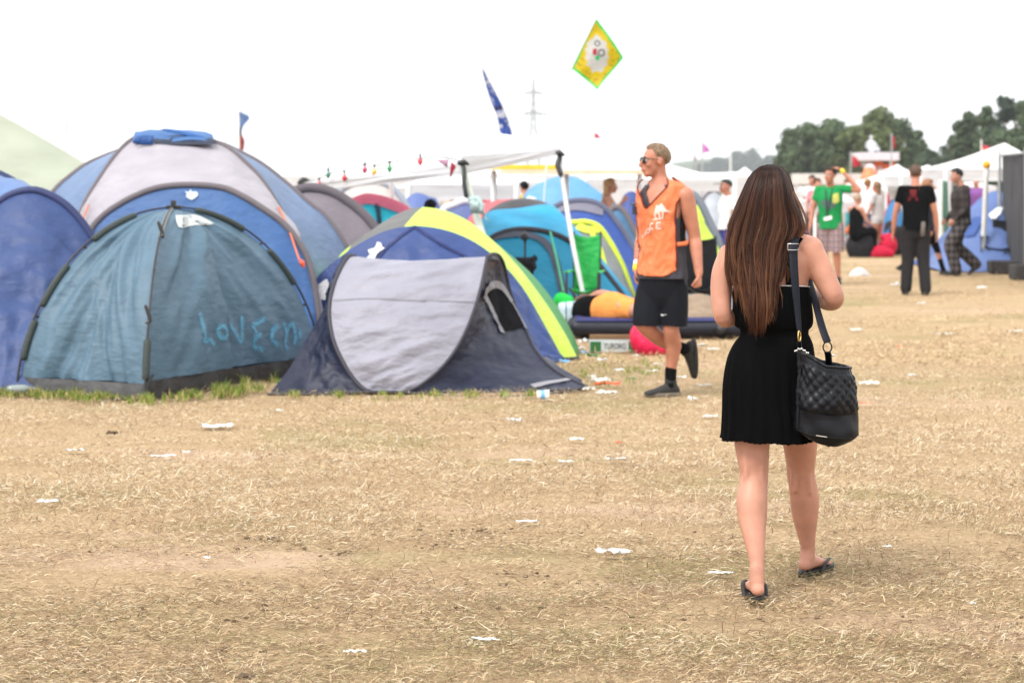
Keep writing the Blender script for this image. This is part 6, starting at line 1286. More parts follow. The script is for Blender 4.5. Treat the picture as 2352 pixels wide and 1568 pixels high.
lump('suitcase', 'black suitcase standing right of the crimson rucksack', 'suitcase', [[(2062, 572, 42, .18, .12), (2061, 550, 42, .19, .13), (2060, 530, 42, .17, .11)]], (40, 38, 42))
lump('suitcase', 'tall dark suitcase behind the legs of the woman in light grey', 'suitcase', [[(2048, 560, 43, .14, .1), (2046, 535, 43, .15, .1), (2045, 515, 43, .12, .08)]], (52, 50, 54))
lump('bag', 'white plastic bag on the path beside the woman in black', 'bag', [[(1960, 632, 33.3, .07), (1975, 628, 33.3, .12, .1), (1992, 634, 33.3, .06)]], (250, 250, 250), .02)
lump('bundle', 'pile of pale clothes at the foot of the marker pole', 'bundle', [[(2238, 612, 35.5, .07), (2248, 604, 35.5, .11), (2262, 608, 35.5, .06)]], (240, 232, 225), .02)
lump('bag', 'yellow bag at the foot of the marker pole', 'bag', [[(2264, 604, 35.6, .05), (2266, 594, 35.6, .09), (2268, 582, 35.6, .04)]], (235, 215, 120), .02)
lump('bag', 'black rubbish bag slumped against the grey fence', 'bag', [[(2282, 600, 35.4, .1), (2290, 570, 35.6, .16), (2300, 530, 35.8, .16), (2304, 500, 35.9, .08)]], (36, 36, 40), .03)
# ---------------------------------------------------------------- litter: every scrap its own thing
RL = random.Random(21)
LM = {'w': mat('paper_white', (.68, .68, .67), .7, var=.08, vscale=30), 'p': mat('paper_pale', (.66, .64, .6), .7, trans=.1), 'o': mat('scrap_orange', A(245, 95, 45), .6), 'b': mat('scrap_blue', A(120, 185, 235), .5), 'g': mat('scrap_green', A(60, 140, 80), .5), 'c': mat('film_clear', (.7, .69, .66), .25, spec=.7, trans=.3), 'd': mat('clod_brown', (.12, .08, .05), .95, bump=1)}
def scrap(name, lab, cat, x, y, w, h, m, rise=1.0):
    g0 = G(x, y+h*.3); sc_ = g0.y/F; W = w*sc_*.9; D = max(W*.38, .03); Hh = max(h*sc_*rise*.75, .006); mb = MB(); g = []; sd = RL.uniform(0, 50); ang = RL.uniform(-.4, .4); n = 9
    for i in range(n+1):
        row = []
        for j in range(n+1):
            u, v = i/n-.5, j/n-.5; ed = 1+.6*noise.noise(Vector((u*4, v*4, sd)))
            z = Hh*(.15+1.0*abs(noise.noise(Vector((u*2.6+sd, v*2.6, 1))))+.7*abs(noise.noise(Vector((u*6+sd, v*6, 2))))*1.0)
            row.append(Vector((g0.x+(u*math.cos(ang)-v*.3*math.sin(ang))*W*ed, g0.y+(v+u*math.sin(ang)*.5)*D*ed, .008+z)))
        g.append(row)
    mb.grid(g); o = mb.build(name, LM[m], None); tag(o, lab, cat, 'litter scattered on the dry grass'); return o
for a in (('paper_scrap', 'long white paper scrap on the grass in front of the teal tent', 'litter', 496, 980, 78, 16, 'w'), ('paper_scrap', 'flat white paper strip at the left, below the brown clod', 'litter', 172, 1036, 42, 8, 'w'), ('paper_scrap', 'curled white paper scrap farthest left on the foreground grass', 'litter', 112, 1154, 52, 12, 'w'),
          ('paper_scrap', 'thin wavy white paper strip below the teal tent', 'litter', 366, 1050, 44, 9, 'w'), ('paper_scrap', 'little white paper curl right of the thin wavy strip', 'litter', 396, 1048, 18, 6, 'w'), ('paper_scrap', 'small white paper bit right of the wavy strip and curl', 'litter', 428, 1040, 22, 6, 'w'), ('clod', 'brown earth clod with a pale stone in front of the teal tent', 'clod', 258, 998, 26, 16, 'd'),
          ('paper_scrap', 'folded bright white tissue in front of the pop-up tent', 'litter', 1180, 967, 32, 15, 'w'), ('paper_plate', 'torn white paper plate in the middle of the grass', 'litter', 1325, 1011, 36, 14, 'w'), ('paper_scrap', 'flat pinkish white card in the middle of the grass', 'litter', 1417, 1056, 50, 10, 'w'), ('paper_scrap', 'thin white strip left of the pinkish card', 'litter', 1300, 1062, 36, 6, 'w'),
          ('paper_scrap', 'long thin white strip below the folded tissue', 'litter', 1200, 1059, 56, 6, 'p'), ('plastic_film', 'crumpled clear plastic film left of the walking woman', 'litter', 1408, 1270, 84, 22, 'c'), ('paper_scrap', 'thin white scrap beside the heel of the walking woman', 'litter', 1657, 1318, 58, 8, 'w'), ('paper_scrap', 'white paper tongue on the nearest grass, lower middle', 'litter', 1110, 1471, 62, 11, 'w'),
          ('paper_scrap', 'pale paper lying on the nearest grass, lower left of middle', 'litter', 818, 1500, 52, 10, 'p'), ('paper_scrap', 'tiny white scrap near the bare earth patch', 'litter', 476, 1284, 16, 4, 'w'), ('paper_scrap', 'narrow white scrap above the clear plastic film', 'litter', 1210, 1200, 56, 6, 'w'), ('tissue', 'white tissue on the grass right of the handbag', 'litter', 1996, 881, 46, 14, 'w'),
          ('paper_scrap', 'white scrap behind the standing shoe of the vest man', 'litter', 1632, 958, 34, 9, 'p'), ('tissue', 'crumpled white tissue right of the vest man shoe', 'litter', 1591, 918, 26, 16, 'w'), ('paper_scrap', 'flat pale paper just behind the crumpled tissue', 'litter', 1618, 886, 34, 10, 'p'), ('paper_scrap', 'white paper left of the vest man shin', 'litter', 1422, 852, 30, 10, 'w'),
          ('paper_scrap', 'white paper heap just right of the pop-up tent corner', 'litter', 1392, 905, 44, 16, 'p'), ('paper_scrap', 'small pale paper at the tip of the pop-up tent', 'litter', 1352, 895, 30, 14, 'p'), ('cord_tangle', 'tangle of bright orange tape beside the pop-up tent', 'litter', 1398, 883, 66, 14, 'o'), ('plastic_bag', 'white plastic bag caught on the orange tape', 'litter', 1378, 875, 44, 20, 'w'),
          ('can', 'green and white crumpled carton before the lime tent corner', 'litter', 1361, 820, 26, 14, 'g'), ('paper_scrap', 'light blue wrapper beside the pop-up tent hoop', 'litter', 1298, 832, 26, 10, 'b'), ('wrapper', 'bundle of white and green wrappers behind the raised shoe', 'litter', 1602, 795, 44, 18, 'w'), ('paper_scrap', 'white scrap beside the crimson bag', 'litter', 1471, 806, 20, 22, 'w'), ('paper_scrap', 'white paper pile left of the beer tray', 'litter', 1345, 786, 30, 16, 'w'),
          ('paper_scrap', 'short white scrap right of the raised shoe', 'litter', 1638, 803, 26, 7, 'w'), ('paper_scrap', 'small white cup lid left of the vest man, nearer the tent', 'litter', 1498, 854, 24, 7, 'w'), ('paper_scrap', 'little white litter past the elbow of the woman in black', 'litter', 1966, 758, 40, 8, 'w'), ('paper_scrap', 'small white litter left of the black trousers', 'litter', 2056, 655, 22, 12, 'w'),
          ('carton', 'small white carton in front of the fence blocks', 'litter', 2255, 661, 22, 12, 'w'), ('paper_scrap', 'flat pale scrap right of the black trousers', 'litter', 2116, 698, 20, 8, 'w'), ('paper_scrap', 'long pale strip near the right edge', 'litter', 2330, 762, 40, 7, 'p'), ('paper_scrap', 'pale strips on the open grass at right', 'litter', 2165, 768, 44, 10, 'p'), ('paper_scrap', 'orange scrap on the open grass at right', 'litter', 2068, 798, 16, 6, 'o'),
          ('paper_scrap', 'orange strip just right of the handbag', 'litter', 1990, 928, 30, 4, 'o'), ('paper_scrap', 'small white scrap on the right-hand grass below the tissue', 'litter', 2095, 863, 24, 6, 'w'), ('paper_scrap', 'tiny white scrap at the lower right', 'litter', 2234, 1389, 16, 5, 'w'), ('paper_scrap', 'white scrap right of the raised flip-flop', 'litter', 2036, 1258, 22, 5, 'w'), ('paper_scrap', 'thin orange scrap in front of the folded tissue', 'litter', 1420, 1018, 18, 4, 'o'),
          ('paper_scrap', 'white wrapper leaning on the lime tent corner', 'litter', 1332, 802, 24, 12, 'w'), ('wrapper', 'blue wrapper between the lime tent and the beer tray', 'litter', 1340, 812, 22, 10, 'b'), ('paper_scrap', 'white crumpled paper under the beer tray', 'litter', 1384, 828, 26, 12, 'p'), ('paper_scrap', 'small white scrap just right of the beer tray', 'litter', 1462, 818, 18, 8, 'w'),
          ('paper_scrap', 'white scrap between the crimson bag and the vest man shin', 'litter', 1512, 838, 22, 7, 'p'), ('paper_scrap', 'pale scrap behind the lifted foot of the vest man', 'litter', 1566, 868, 24, 8, 'w'), ('paper_scrap', 'white scrap above the orange tape tangle', 'litter', 1362, 866, 24, 10, 'w'), ('wrapper', 'green wrapper on the worn grass left of the vest man', 'litter', 1452, 872, 18, 7, 'g'),
          ('paper_scrap', 'white strip at the left edge of the pop-up tent base', 'litter', 640, 944, 22, 6, 'w'), ('clod', 'pale brown clod at the bottom edge', 'clod', 566, 1558, 46, 18, 'd')): scrap(*a)
for lab, x, y in (('crushed white plastic cup in front of the pop-up tent', 1247, 918),):
    g0 = G(x, y); r = thing('plastic_cup', lab, 'cup', g0); mb = MB(); n_ = 20; g = [[g0+Vector((-.045+.09*t, (.03+.008*t)*math.cos(w), .036+(.03+.008*t)*math.sin(w))) for w in np.linspace(0, 2*math.pi, n_, endpoint=False)] for t in (0, .33, .66, 1)]; mb.grid(g, wrap=True); mb.add(g[0], [tuple(range(n_))]); mb.build('cup_wall', LM['w'], r); mb = MB(); mb.grid([[p+(p-(g0+Vector((p.x-g0.x, 0, .036))))*.03 for p in r_] for r_ in (g[1], g[2])], wrap=True); mb.build('print_band', LM['b'], r)

# ---------------------------------------------------------------- ground
m, nt, bs, out = newmat('dry_ground'); L = nt.links.new
tc = nt.nodes.new('ShaderNodeTexCoord')
def nz(scale, det=6, rough=.6, st=(1, 1, 1)):
    mp = nt.nodes.new('ShaderNodeMapping'); mp.inputs['Scale'].default_value = st; L(tc.outputs['Object'], mp.inputs['Vector'])
    n_ = nt.nodes.new('ShaderNodeTexNoise'); n_.inputs['Scale'].default_value = scale; n_.inputs['Detail'].default_value = det; n_.inputs['Roughness'].default_value = rough; L(mp.outputs[0], n_.inputs['Vector']); return n_
def ramp(n_, stops):
    r_ = nt.nodes.new('ShaderNodeValToRGB'); e = r_.color_ramp.elements
    while len(e) < len(stops): e.new(.5)
    for i, (p, c) in enumerate(stops): e[i].position = p; e[i].color = (*c, 1)
    L(n_.outputs['Fac'], r_.inputs[0]); return r_
def mixc(a, b, fac, mode='MIX'):
    x = nt.nodes.new('ShaderNodeMix'); x.data_type = 'RGBA'; x.blend_type = mode
    L(a, x.inputs['A']); L(b, x.inputs['B'])
    if isinstance(fac, float): x.inputs['Factor'].default_value = fac
    else: L(fac, x.inputs['Factor'])
    return x.outputs['Result']
base = ramp(nz(1.1, 8, .65, (.6, 1, 1)), [(.3, A(180, 153, 122)), (.5, A(206, 177, 139)), (.7, A(224, 198, 160))])
fine = ramp(nz(55, 8, .75, (1, .6, 1)), [(.32, A(130, 104, 80)), (.52, A(200, 171, 133)), (.7, A(244, 222, 186))])
c1 = mixc(base.outputs[0], fine.outputs[0], .55)
pat = ramp(nz(.55, 5, .6), [(.52, (0, 0, 0)), (.68, (.55, .55, .55))])
grn = nt.nodes.new('ShaderNodeRGB'); grn.outputs[0].default_value = (*A(150, 145, 92), 1)
c2 = mixc(c1, grn.outputs[0], pat.outputs[0])
drt = ramp(nz(.8, 6, .6, (.45, 1, 1)), [(.56, (0, 0, 0)), (.66, (.8, .8, .8))])
so = nt.nodes.new('ShaderNodeRGB'); so.outputs[0].default_value = (*A(222, 191, 163), 1)
c3 = mixc(c2, so.outputs[0], drt.outputs[0])
L(c3, bs.inputs['Base Color']); bs.inputs['Roughness'].default_value = .95; bs.inputs['Specular IOR Level'].default_value = .1
bp = nt.nodes.new('ShaderNodeBump'); bp.inputs['Strength'].default_value = .9; bp.inputs['Distance'].default_value = .03; L(nz(38, 8, .7).outputs['Fac'], bp.inputs['Height']); L(bp.outputs[0], bs.inputs['Normal'])
M['ground'] = m
mb = MB(); xs_ = [-2400, -400, -120, -40]+list(np.linspace(-14, 14, 57))+[40, 120, 400, 2400]; ys_ = [-60, 0, 3]+list(np.linspace(5, 30, 51))+[40, 60, 100, 200, 500, 2300]
g = [[Vector((x, y, .018*noise.fractal(Vector((x*.5, y*.5, 2)), .8, 2, 3)*(1 if abs(x) < 14 and 5 <= y <= 16 else 0)-.012)) for x in xs_] for y in ys_]
mb.grid(g); o = mb.build('ground', m, None); tag(o, 'trampled ground of dry straw and bare earth', 'ground', kind='structure')
# straw and grass blades
rng = np.random.default_rng(4)
def vnoise(x, y, sd):
    r_ = np.random.default_rng(sd).random((64, 64)); xi = np.floor(x).astype(int); yi = np.floor(y).astype(int); fx = x-xi; fy = y-yi; fx = fx*fx*(3-2*fx); fy = fy*fy*(3-2*fy)
    a = r_[xi % 64, yi % 64]; b = r_[(xi+1) % 64, yi % 64]; c = r_[xi % 64, (yi+1) % 64]; d = r_[(xi+1) % 64, (yi+1) % 64]
    return (a*(1-fx)+b*fx)*(1-fy)+(c*(1-fx)+d*fx)*fy
def blades(name, X, Y, Ln, W, el, az, col, lab, mt):
    N = len(X); z0 = .001+rng.random(N)*.012
    d = np.stack([np.cos(az)*np.cos(el), np.sin(az)*np.cos(el), np.sin(el)], 1); sd = np.stack([-np.sin(az), np.cos(az), rng.normal(0, .5, N)], 1); sd /= np.linalg.norm(sd, axis=1)[:, None]
    b = np.stack([X, Y, z0], 1); bend = np.stack([rng.normal(0, .18, N), rng.normal(0, .18, N), -.12+rng.normal(0, .12, N)], 1)
    mid = b+d*(Ln*.55)[:, None]; tip = b+d*Ln[:, None]+bend*Ln[:, None]; tip[:, 2] = np.maximum(tip[:, 2], .003); mid[:, 2] = np.maximum(mid[:, 2], .004)
    w = (W/2)[:, None]; V = np.stack([b-sd*w, b+sd*w, mid+sd*w*.9, mid-sd*w*.9, tip+sd*w*.25, tip-sd*w*.25], 1).reshape(-1, 3)
    me = bpy.data.meshes.new(name); me.vertices.add(6*N); me.vertices.foreach_set('co', V.ravel()); me.loops.add(8*N)
    i0 = np.arange(N)[:, None]*6; li = (i0+np.array([0, 1, 2, 3, 3, 2, 4, 5])).ravel().astype(np.int32); me.loops.foreach_set('vertex_index', li)
    me.polygons.add(2*N); me.polygons.foreach_set('loop_start', np.arange(2*N, dtype=np.int32)*4)
    at = me.color_attributes.new('Col', 'FLOAT_COLOR', 'POINT'); at.data.foreach_set('color', np.repeat(np.c_[col, np.ones(N)], 6, 0).ravel())
    me.update(calc_edges=True); me.validate(); me.materials.append(mt); o = link(name, me, None); tag(o, lab, 'grass', kind='stuff'); return o
M['straw'] = mat('straw', (0, 0, 0), .7, var=.1, vscale=20, spec=.25, attr='Col', trans=.15)
N = 620000
yy = 1/(1/5.4-(1/5.4-1/17.5)*rng.random(N)**.9); xx = (rng.random(N)-.5)*2*(.285*yy+.9)
mask = vnoise(xx*1.1+9, yy*2.2+3, 1)*.5+vnoise(xx*4+2, yy*7, 2)*.5
px = xx/yy*F+CX; py = HY+F*H0/yy
bare = np.exp(-(((px-200)/330)**2+((py-1325)/38)**2)*1.0)+np.exp(-(((px-2330)/60)**2+((py-1492)/14)**2))+.35*np.exp(-(((px-500)/600)**2+((py-965)/30)**2))+.3*np.exp(-(((px-1900)/500)**2+((py-930)/40)**2))
keep = (rng.random(N) < np.clip((mask-.2)*2.3, .14, 1)*(1-.22*np.clip((py-1150)/200, 0, 1))) & (rng.random(N) > bare*.95)
xx, yy, px, py, mask = xx[keep], yy[keep], px[keep], py[keep], mask[keep]; n_ = len(xx)
gz = np.clip((py-1150)/250, 0, 1)*.28+np.exp(-(((px-1600)/420)**2+((py-1315)/30)**2))*.8+np.exp(-(((px-1420)/90)**2+((py-855)/22)**2))*1.3+np.clip((925-py)/15, 0, 1)*.5
gsel = rng.random(n_) < np.clip(gz*(vnoise(xx*1.7, yy*2.5, 7)*1.3-.1), 0, .6)
t = rng.random(n_); pal = np.array([A(116, 90, 68), A(174, 142, 108), A(215, 184, 143), A(240, 216, 176), A(255, 247, 224)]); idx = np.clip(t*4.4+mask*1.7-1.2-.55*np.clip((py-1120)/200, 0, 1), 0, 3.99); lo = idx.astype(int); fr = (idx-lo)[:, None]; col = pal[lo]*(1-fr)+pal[lo+1]*fr
gp = np.array([A(112, 110, 72), A(170, 162, 108)]); col[gsel] = gp[0]+(gp[1]-gp[0])*rng.random((gsel.sum(), 1))
N2 = 60000; y2 = 1/(1/17-(1/17-1/46)*rng.random(N2)); x2 = (rng.random(N2)-.5)*2*.29*y2; k2 = rng.random(N2) < np.clip((vnoise(x2*.8, y2*1.1, 3)-.25)*2.5, .1, 1); x2, y2 = x2[k2], y2[k2]; t2 = np.clip(rng.random(len(x2))*2.2+.8, 0, 3.98); l2 = t2.astype(int); f2 = (t2-l2)[:, None]; c2_ = pal[l2]*(1-f2)+pal[l2+1]*f2
blades('dry_grass', x2, y2, np.clip(rng.lognormal(-3.1, .4, len(x2)), .02, .12), .004+.006*rng.random(len(x2)), np.abs(rng.normal(.35, .35, len(x2))), rng.uniform(0, 6.3, len(x2)), c2_, 'thin dry grass further back on the field', M['straw'])
blades('dry_grass', xx, yy, np.clip(rng.lognormal(-3.8, .5, n_), .008, .09), .0012+.0022*rng.random(n_)*np.clip(yy/8, 1, 1.7), np.abs(rng.normal(.16, .24, n_))*np.where(rng.random(n_) < .2, 2.4, 1)+np.where((yy > 9) & (rng.random(n_) < .35), .55, 0), rng.normal(.25, .55, n_)+np.where(rng.random(n_) < .5, math.pi, 0), col, 'dry trampled straw and grass covering the ground', M['straw'])
# green tufts along the tents
N = 13600; pxs = np.concatenate([rng.uniform(-40, 640, 9000), rng.uniform(640, 1240, 2600), rng.uniform(1330, 1520, 2000)])
base_y = np.where(pxs < 60, 903, np.where(pxs < 335, 905+15*(pxs-60)/275, np.where(pxs < 640, 920-26*(pxs-335)/305, np.where(pxs < 1240, 908, 855)))); Yb = F*H0/(base_y-HY)
Yd = Yb+np.where(pxs > 1300, rng.normal(0, .6, N), -np.abs(rng.normal(0, .16, N))+np.where((pxs > 560) & (pxs < 640), rng.uniform(0, .5, N), .02)); cl = vnoise(pxs*.05+3, Yd*3, 9); kp = (cl > .36+.3*rng.random(N))
pxs, Yd, cl = pxs[kp], Yd[kp], cl[kp]; n_ = len(pxs); X = (pxs-CX)/F*Yd; tt = rng.random((n_, 1)); col = np.array(A(70, 105, 28))*(1-tt)+np.array(A(156, 184, 70))*tt; dr_ = rng.random(n_) < .3; col[dr_] = A(214, 190, 130)
hh = np.where(pxs > 1300, .03, np.where((pxs > 480) & (pxs < 640), .062, np.where(pxs > 640, .035, .042)))
blades('green_grass', X, Yd, hh*(.4+1.1*rng.random(n_))*(.5+cl), .003+.003*rng.random(n_), rng.normal(1.15, .25, n_), rng.uniform(0, 6.3, n_), col, 'green grass tufts left along the tent bases', M['straw'])
# earth scuffs
mb = MB(); RC = random.Random(8)
for cx_, cy_, w_, n_ in ((615, 1236, 34, 26), (1030, 1222, 40, 16), (1090, 1222, 30, 12), (780, 1272, 22, 8), (990, 1250, 40, 12), (1195, 1320, 60, 14), (560, 1500, 40, 6), (1500, 1395, 200, 10), (300, 1420, 250, 12), (2000, 1420, 300, 14), (420, 1260, 160, 12), (900, 1400, 300, 14), (1600, 1220, 300, 10), (2200, 1180, 160, 8), (1300, 1340, 200, 10)):
    for i in range(n_):
        p = G(cx_+RC.gauss(0, w_), cy_+RC.gauss(0, 4)); s_ = RC.uniform(.002, .009); o_ = len(mb.v); mb.ball(p+Vector((0, 0, s_*.1)), (s_*RC.uniform(1, 2), s_, s_*RC.uniform(.3, .7)), n=6)
        for q_ in range(o_, len(mb.v)): v_ = Vector(mb.v[q_]); mb.v[q_] = tuple(v_+Vector((noise.noise(v_*90), noise.noise(v_*90+Vector((5, 0, 0))), .6*noise.noise(v_*90+Vector((0, 5, 0)))))*s_*.9)
o = mb.build('earth_crumbs', mat('earth_crumbs', (.13, .085, .05), .95, var=.3, vscale=30, bump=1, bscale=200), None); tag(o, 'dark crumbs of scuffed earth among the straw', 'earth', kind='stuff')

# ---------------------------------------------------------------- trees
def leafmat(nm):
    m, nt, bs, out = newmat(nm); at = nt.nodes.new('ShaderNodeAttribute'); at.attribute_name = 'Col'; nt.links.new(at.outputs['Color'], bs.inputs['Base Color']); bs.inputs['Roughness'].default_value = .7; bs.inputs['Specular IOR Level'].default_value = .2
    t = nt.nodes.new('ShaderNodeBsdfTranslucent'); nt.links.new(at.outputs['Color'], t.inputs['Color']); mx = nt.nodes.new('ShaderNodeMixShader'); mx.inputs[0].default_value = .25; nt.links.new(bs.outputs[0], mx.inputs[1]); nt.links.new(t.outputs[0], mx.inputs[2]); nt.links.new(mx.outputs[0], out.inputs['Surface']); return m
M['leaf'] = leafmat('leaves'); M['bark'] = mat('bark', (.09, .07, .055), .9, bump=1)
def tree(lab, x, Y, ytop, wpx, n=2600, grp='trees along the edge of the field', col=(.06, .08, .04), seed=1, conic=False, gap=.0, ybase=404):
    rr_ = random.Random(seed); k_ = Y/F; Hh = H0+(HY-ytop)*k_; Wd = wpx*k_/2; b0 = Vector(((x-CX)*k_, Y, 0)); r = thing('tree', lab, 'tree', b0, grp)
    mb = MB(); mb.tube([b0, b0+Vector((.1, 0, Hh*.35)), b0+Vector((0, .1, Hh*.7))], np.array([.045, .035, .01])*Hh*.7, n=8)
    for i in range(7):
        a = rr_.uniform(0, 6.3); z = Hh*rr_.uniform(.2, .6); mb.tube([b0+Vector((0, 0, z)), b0+Vector((math.cos(a)*Wd*.4, math.sin(a)*Wd*.4, z+Hh*.12)), b0+Vector((math.cos(a)*Wd*.75, math.sin(a)*Wd*.75, z+Hh*.22))], np.array([.018, .012, .004])*Hh, n=6)
    mb.build('trunk', M['bark'], r)
    lob = []
    for i in range(46):
        z = rr_.uniform(.06, .97 if conic else .9); wz = (1-z)**.75*.95 if conic else (min(1, (math.sin(math.pi*min(1, z*.86+.2))**.55)*1.05))
        a = rr_.uniform(0, 6.3); d = rr_.random()**.5*wz*.78; lob.append((Vector((math.cos(a)*d*Wd, math.sin(a)*d*Wd, z*Hh)), (Wd*.46 if not conic else Wd*.5*(1.05-.75*z))*rr_.uniform(.6, 1.15), rr_.uniform(.65, 1.35)))
    lob.append((Vector((0, 0, Hh*.88)), Wd*.3, 1.1)) if not conic else lob.extend([(Vector((0, 0, Hh*(.6+.06*q_))), Wd*(.34-.045*q_), 1) for q_ in range(7)])
    vs = []; cols = []; fs = []
    for i in range(int(n*2.1)):
        c, rad, tone = rr_.choice(lob); v = Vector((rr_.gauss(0, 1), rr_.gauss(0, 1), rr_.gauss(0, 1))).normalized()*rad*(rr_.random()**.35)*(1 if rr_.random() > .12 else 1.22)
        p = b0+c+Vector((v.x, v.y, v.z*.85)); p.z = max(.2, min(p.z, Hh)); s_ = rr_.uniform(.08, .2)*max(1, Wd*.4)*(1 if Y < 1000 else 1.2)
        nn = (v.normalized()+Vector((rr_.gauss(0, .6), rr_.gauss(0, .6), rr_.gauss(.3, .6)))).normalized(); a_ = nn.orthogonal().normalized(); b_ = nn.cross(a_)
        q0 = rr_.uniform(0, 6.3); a2 = a_*math.cos(q0)+b_*math.sin(q0); b2 = nn.cross(a2); o_ = len(vs)
        vs += [p-a2*s_-b2*s_*.6, p+a2*s_-b2*s_*.7, p+a2*s_*.8+b2*s_*.7, p-a2*s_*.9+b2*s_*.6]; fs.append((o_, o_+1, o_+2, o_+3)); f_ = tone*rr_.uniform(.75, 1.3); cols += [(col[0]*f_, col[1]*f_, col[2]*f_, 1)]*4
    mb = MB(); mb.v = [tuple(v) for v in vs]; mb.f = fs; mb.m = [0]*len(fs); mb.c = cols; mb.build('crown', M['leaf'], r, smooth=False)
TC = (.078, .112, .055)
for i, (lab, x, yt, w_, Y) in enumerate((('leftmost round tree of the dark grove', 1815, 290, 78, 205), ('second rounded tree of the dark grove', 1858, 275, 92, 200), ('broad tree in the middle of the dark grove', 1915, 266, 100, 196), ('lower tree left of the tallest grove tree', 1958, 284, 84, 192), ('tallest tree of the dark grove above the kiosk', 2012, 243, 116, 190), ('tree right of the tallest grove tree', 2062, 262, 92, 194), ('rightmost round tree of the dark grove', 2104, 289, 56, 198))):
    tree(lab, x, Y, yt, w_*1.12, 3400, col=TC if i not in (4, 3) else (.105, .135, .05), seed=i+1)
for i, (lab, x, yt, w_, Y) in enumerate((('low bush between the two groves, left one', 2142, 340, 56, 190), ('low feathery bush between the two groves', 2172, 330, 50, 186), ('thin poplar-like tree starting the right grove', 2190, 300, 40, 180), ('hawthorn sized bush under the kiosk flag', 2120, 350, 60, 186))):
    tree(lab, x, Y, yt, w_, 1300, col=(.06, .085, .05), seed=20+i)
for i, (lab, x, yt, w_, Y, cn) in enumerate((('open crowned tree at the left of the right-hand grove', 2222, 238, 70, 170, False), ('round tree in the right-hand grove behind the marquee', 2268, 230, 66, 166, False), ('tallest dark tree of the right-hand grove', 2306, 203, 80, 162, False), ('tree cut off by the right edge behind the fence', 2352, 214, 76, 158, False), ('lower filler tree beneath the tallest dark tree', 2290, 290, 110, 156, False), ('lower filler tree at the right edge', 2345, 290, 90, 152, False), ('tree below the open crowned one', 2235, 300, 70, 165, False))):
    tree(lab, x, Y, yt, w_, 2600, col=(.044, .064, .046) if i == 2 else (.07, .1, .052), seed=40+i, conic=cn)
for i, (lab, x, yt, w_) in enumerate((('far hazy tree left of the pale peaked tent', 1650, 362, 60), ('far hazy tree above the pale peaked tent', 1692, 344, 56), ('far hazy round tree left of the grove', 1728, 340, 66), ('far hazy tree touching the grove', 1768, 356, 60), ('far hazy low tree behind the big canopy', 1615, 374, 50))):
    tree(lab, x, 1400, yt, w_, 1500, 'hazy trees far away', (.06, .08, .05), 60+i)
g = []; mb = MB()
for i in range(60):
    x = -900+30*i; row = []
    for j, (y, e) in enumerate(((1420, 0), (1500, .7), (1600, 1), (1800, .6), (2000, 0))): row.append(Vector((x, y, -.5+e*(4+16*math.exp(-((x-180)/90)**2)+3*noise.noise(Vector((x*.01, j, 1)))))))
    g.append(row)
mb.grid(g); o = mb.build('hills', mat('hill_green', (.08, .1, .06), .9), None); tag(o, 'low far wooded hills on the horizon', 'hills', kind='structure')
def bush(lab, pts, n, col):
    pass
# ---------------------------------------------------------------- air, sky, sun, camera
if HAZE:
    mb = MB(); mb.box((0, 1150, 35), (5000, 2500, 80)); o = mb.build('haze', [], None, smooth=False); tag(o, 'thin pale haze in the air', 'haze', kind='stuff')
    m = bpy.data.materials.new('haze'); m.use_nodes = True; nt = m.node_tree; nt.nodes.clear(); ot = nt.nodes.new('ShaderNodeOutputMaterial'); v = nt.nodes.new('ShaderNodeVolumePrincipled'); v.inputs['Color'].default_value = (.9, .95, 1, 1); v.inputs['Density'].default_value = HAZE; nt.links.new(v.outputs[0], ot.inputs['Volume']); o.data.materials.append(m)
w = bpy.data.worlds.new('World'); sc.world = w; w.use_nodes = True; nt = w.node_tree; nt.nodes.clear()
SUN_EL, SUN_AZ = math.radians(52), math.radians(222)         # azimuth clockwise from straight ahead (+Y): behind us on the left
sk = nt.nodes.new('ShaderNodeTexSky'); sk.sky_type = 'NISHITA'; sk.sun_disc = False; sk.sun_elevation = SUN_EL; sk.sun_rotation = SUN_AZ; sk.dust_density = 3; sk.air_density = 1.5
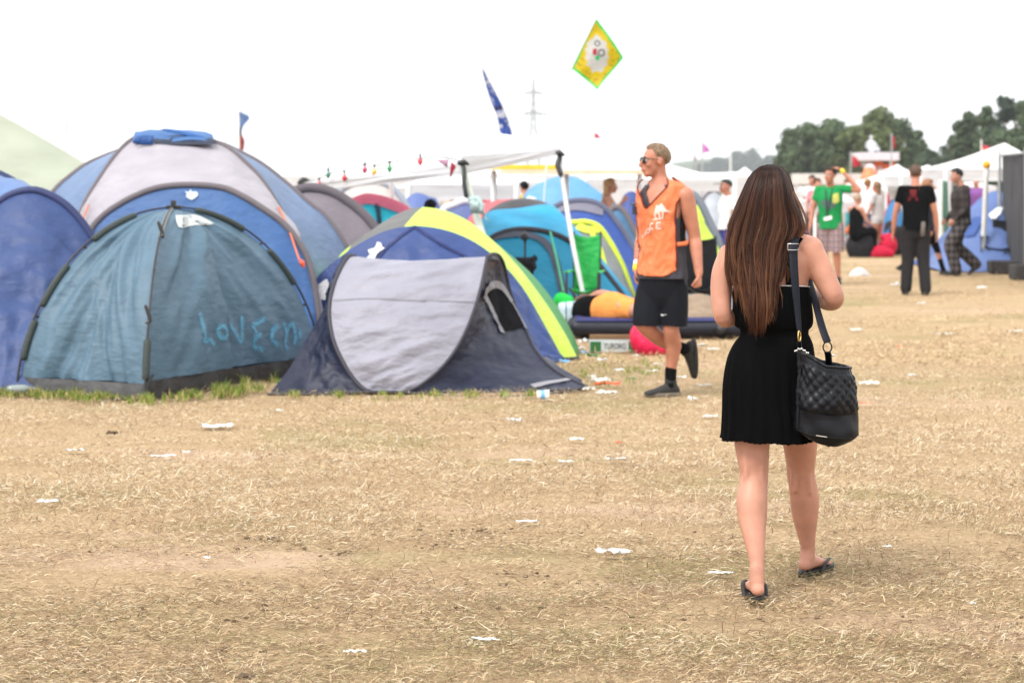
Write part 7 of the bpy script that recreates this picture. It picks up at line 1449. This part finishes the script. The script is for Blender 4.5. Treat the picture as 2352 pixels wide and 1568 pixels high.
hs_ = nt.nodes.new('ShaderNodeHueSaturation'); hs_.inputs['Saturation'].default_value = .12; nt.links.new(sk.outputs[0], hs_.inputs['Color'])
b1 = nt.nodes.new('ShaderNodeBackground'); b1.inputs['Strength'].default_value = .05; nt.links.new(hs_.outputs[0], b1.inputs['Color'])
b2 = nt.nodes.new('ShaderNodeBackground'); b2.inputs['Color'].default_value = (.985, .995, 1, 1); b2.inputs['Strength'].default_value = SKY      # the even white cloud cover
ad = nt.nodes.new('ShaderNodeAddShader'); wo = nt.nodes.new('ShaderNodeOutputWorld'); nt.links.new(b1.outputs[0], ad.inputs[0]); nt.links.new(b2.outputs[0], ad.inputs[1]); nt.links.new(ad.outputs[0], wo.inputs['Surface'])
sl = bpy.data.lights.new('sun', 'SUN'); sl.energy = SUN; sl.angle = math.radians(14); sl.color = (1, .96, .9); so_ = bpy.data.objects.new('sun', sl); COL.objects.link(so_)
d = Vector((math.sin(SUN_AZ)*math.cos(SUN_EL), math.cos(SUN_AZ)*math.cos(SUN_EL), math.sin(SUN_EL))); so_.rotation_euler = d.to_track_quat('Z', 'Y').to_euler(); so_.location = (-10, -10, 20)
cd = bpy.data.cameras.new('camera'); co_ = bpy.data.objects.new('camera', cd); COL.objects.link(co_); co_.location = CAM; co_.rotation_euler = (math.pi/2, 0, 0)
cd.sensor_width = 36; cd.lens = 36*F/2352; cd.shift_y = -(784-HY)/2352; cd.clip_start = .1; cd.clip_end = 5000
cd.dof.use_dof = True; cd.dof.focus_distance = 7.65; cd.dof.aperture_fstop = 4.2; cd.dof.aperture_blades = 0
sc.camera = co_
sc.view_settings.view_transform = 'Standard'; sc.view_settings.look = 'None'; sc.view_settings.exposure = EXPO; sc.view_settings.gamma = 1
sc.cycles.use_denoising = True; sc.cycles.max_bounces = 6; sc.cycles.diffuse_bounces = 3; sc.cycles.glossy_bounces = 2; sc.cycles.transparent_max_bounces = 8; sc.cycles.volume_bounces = 0; sc.cycles.sample_clamp_indirect = 6
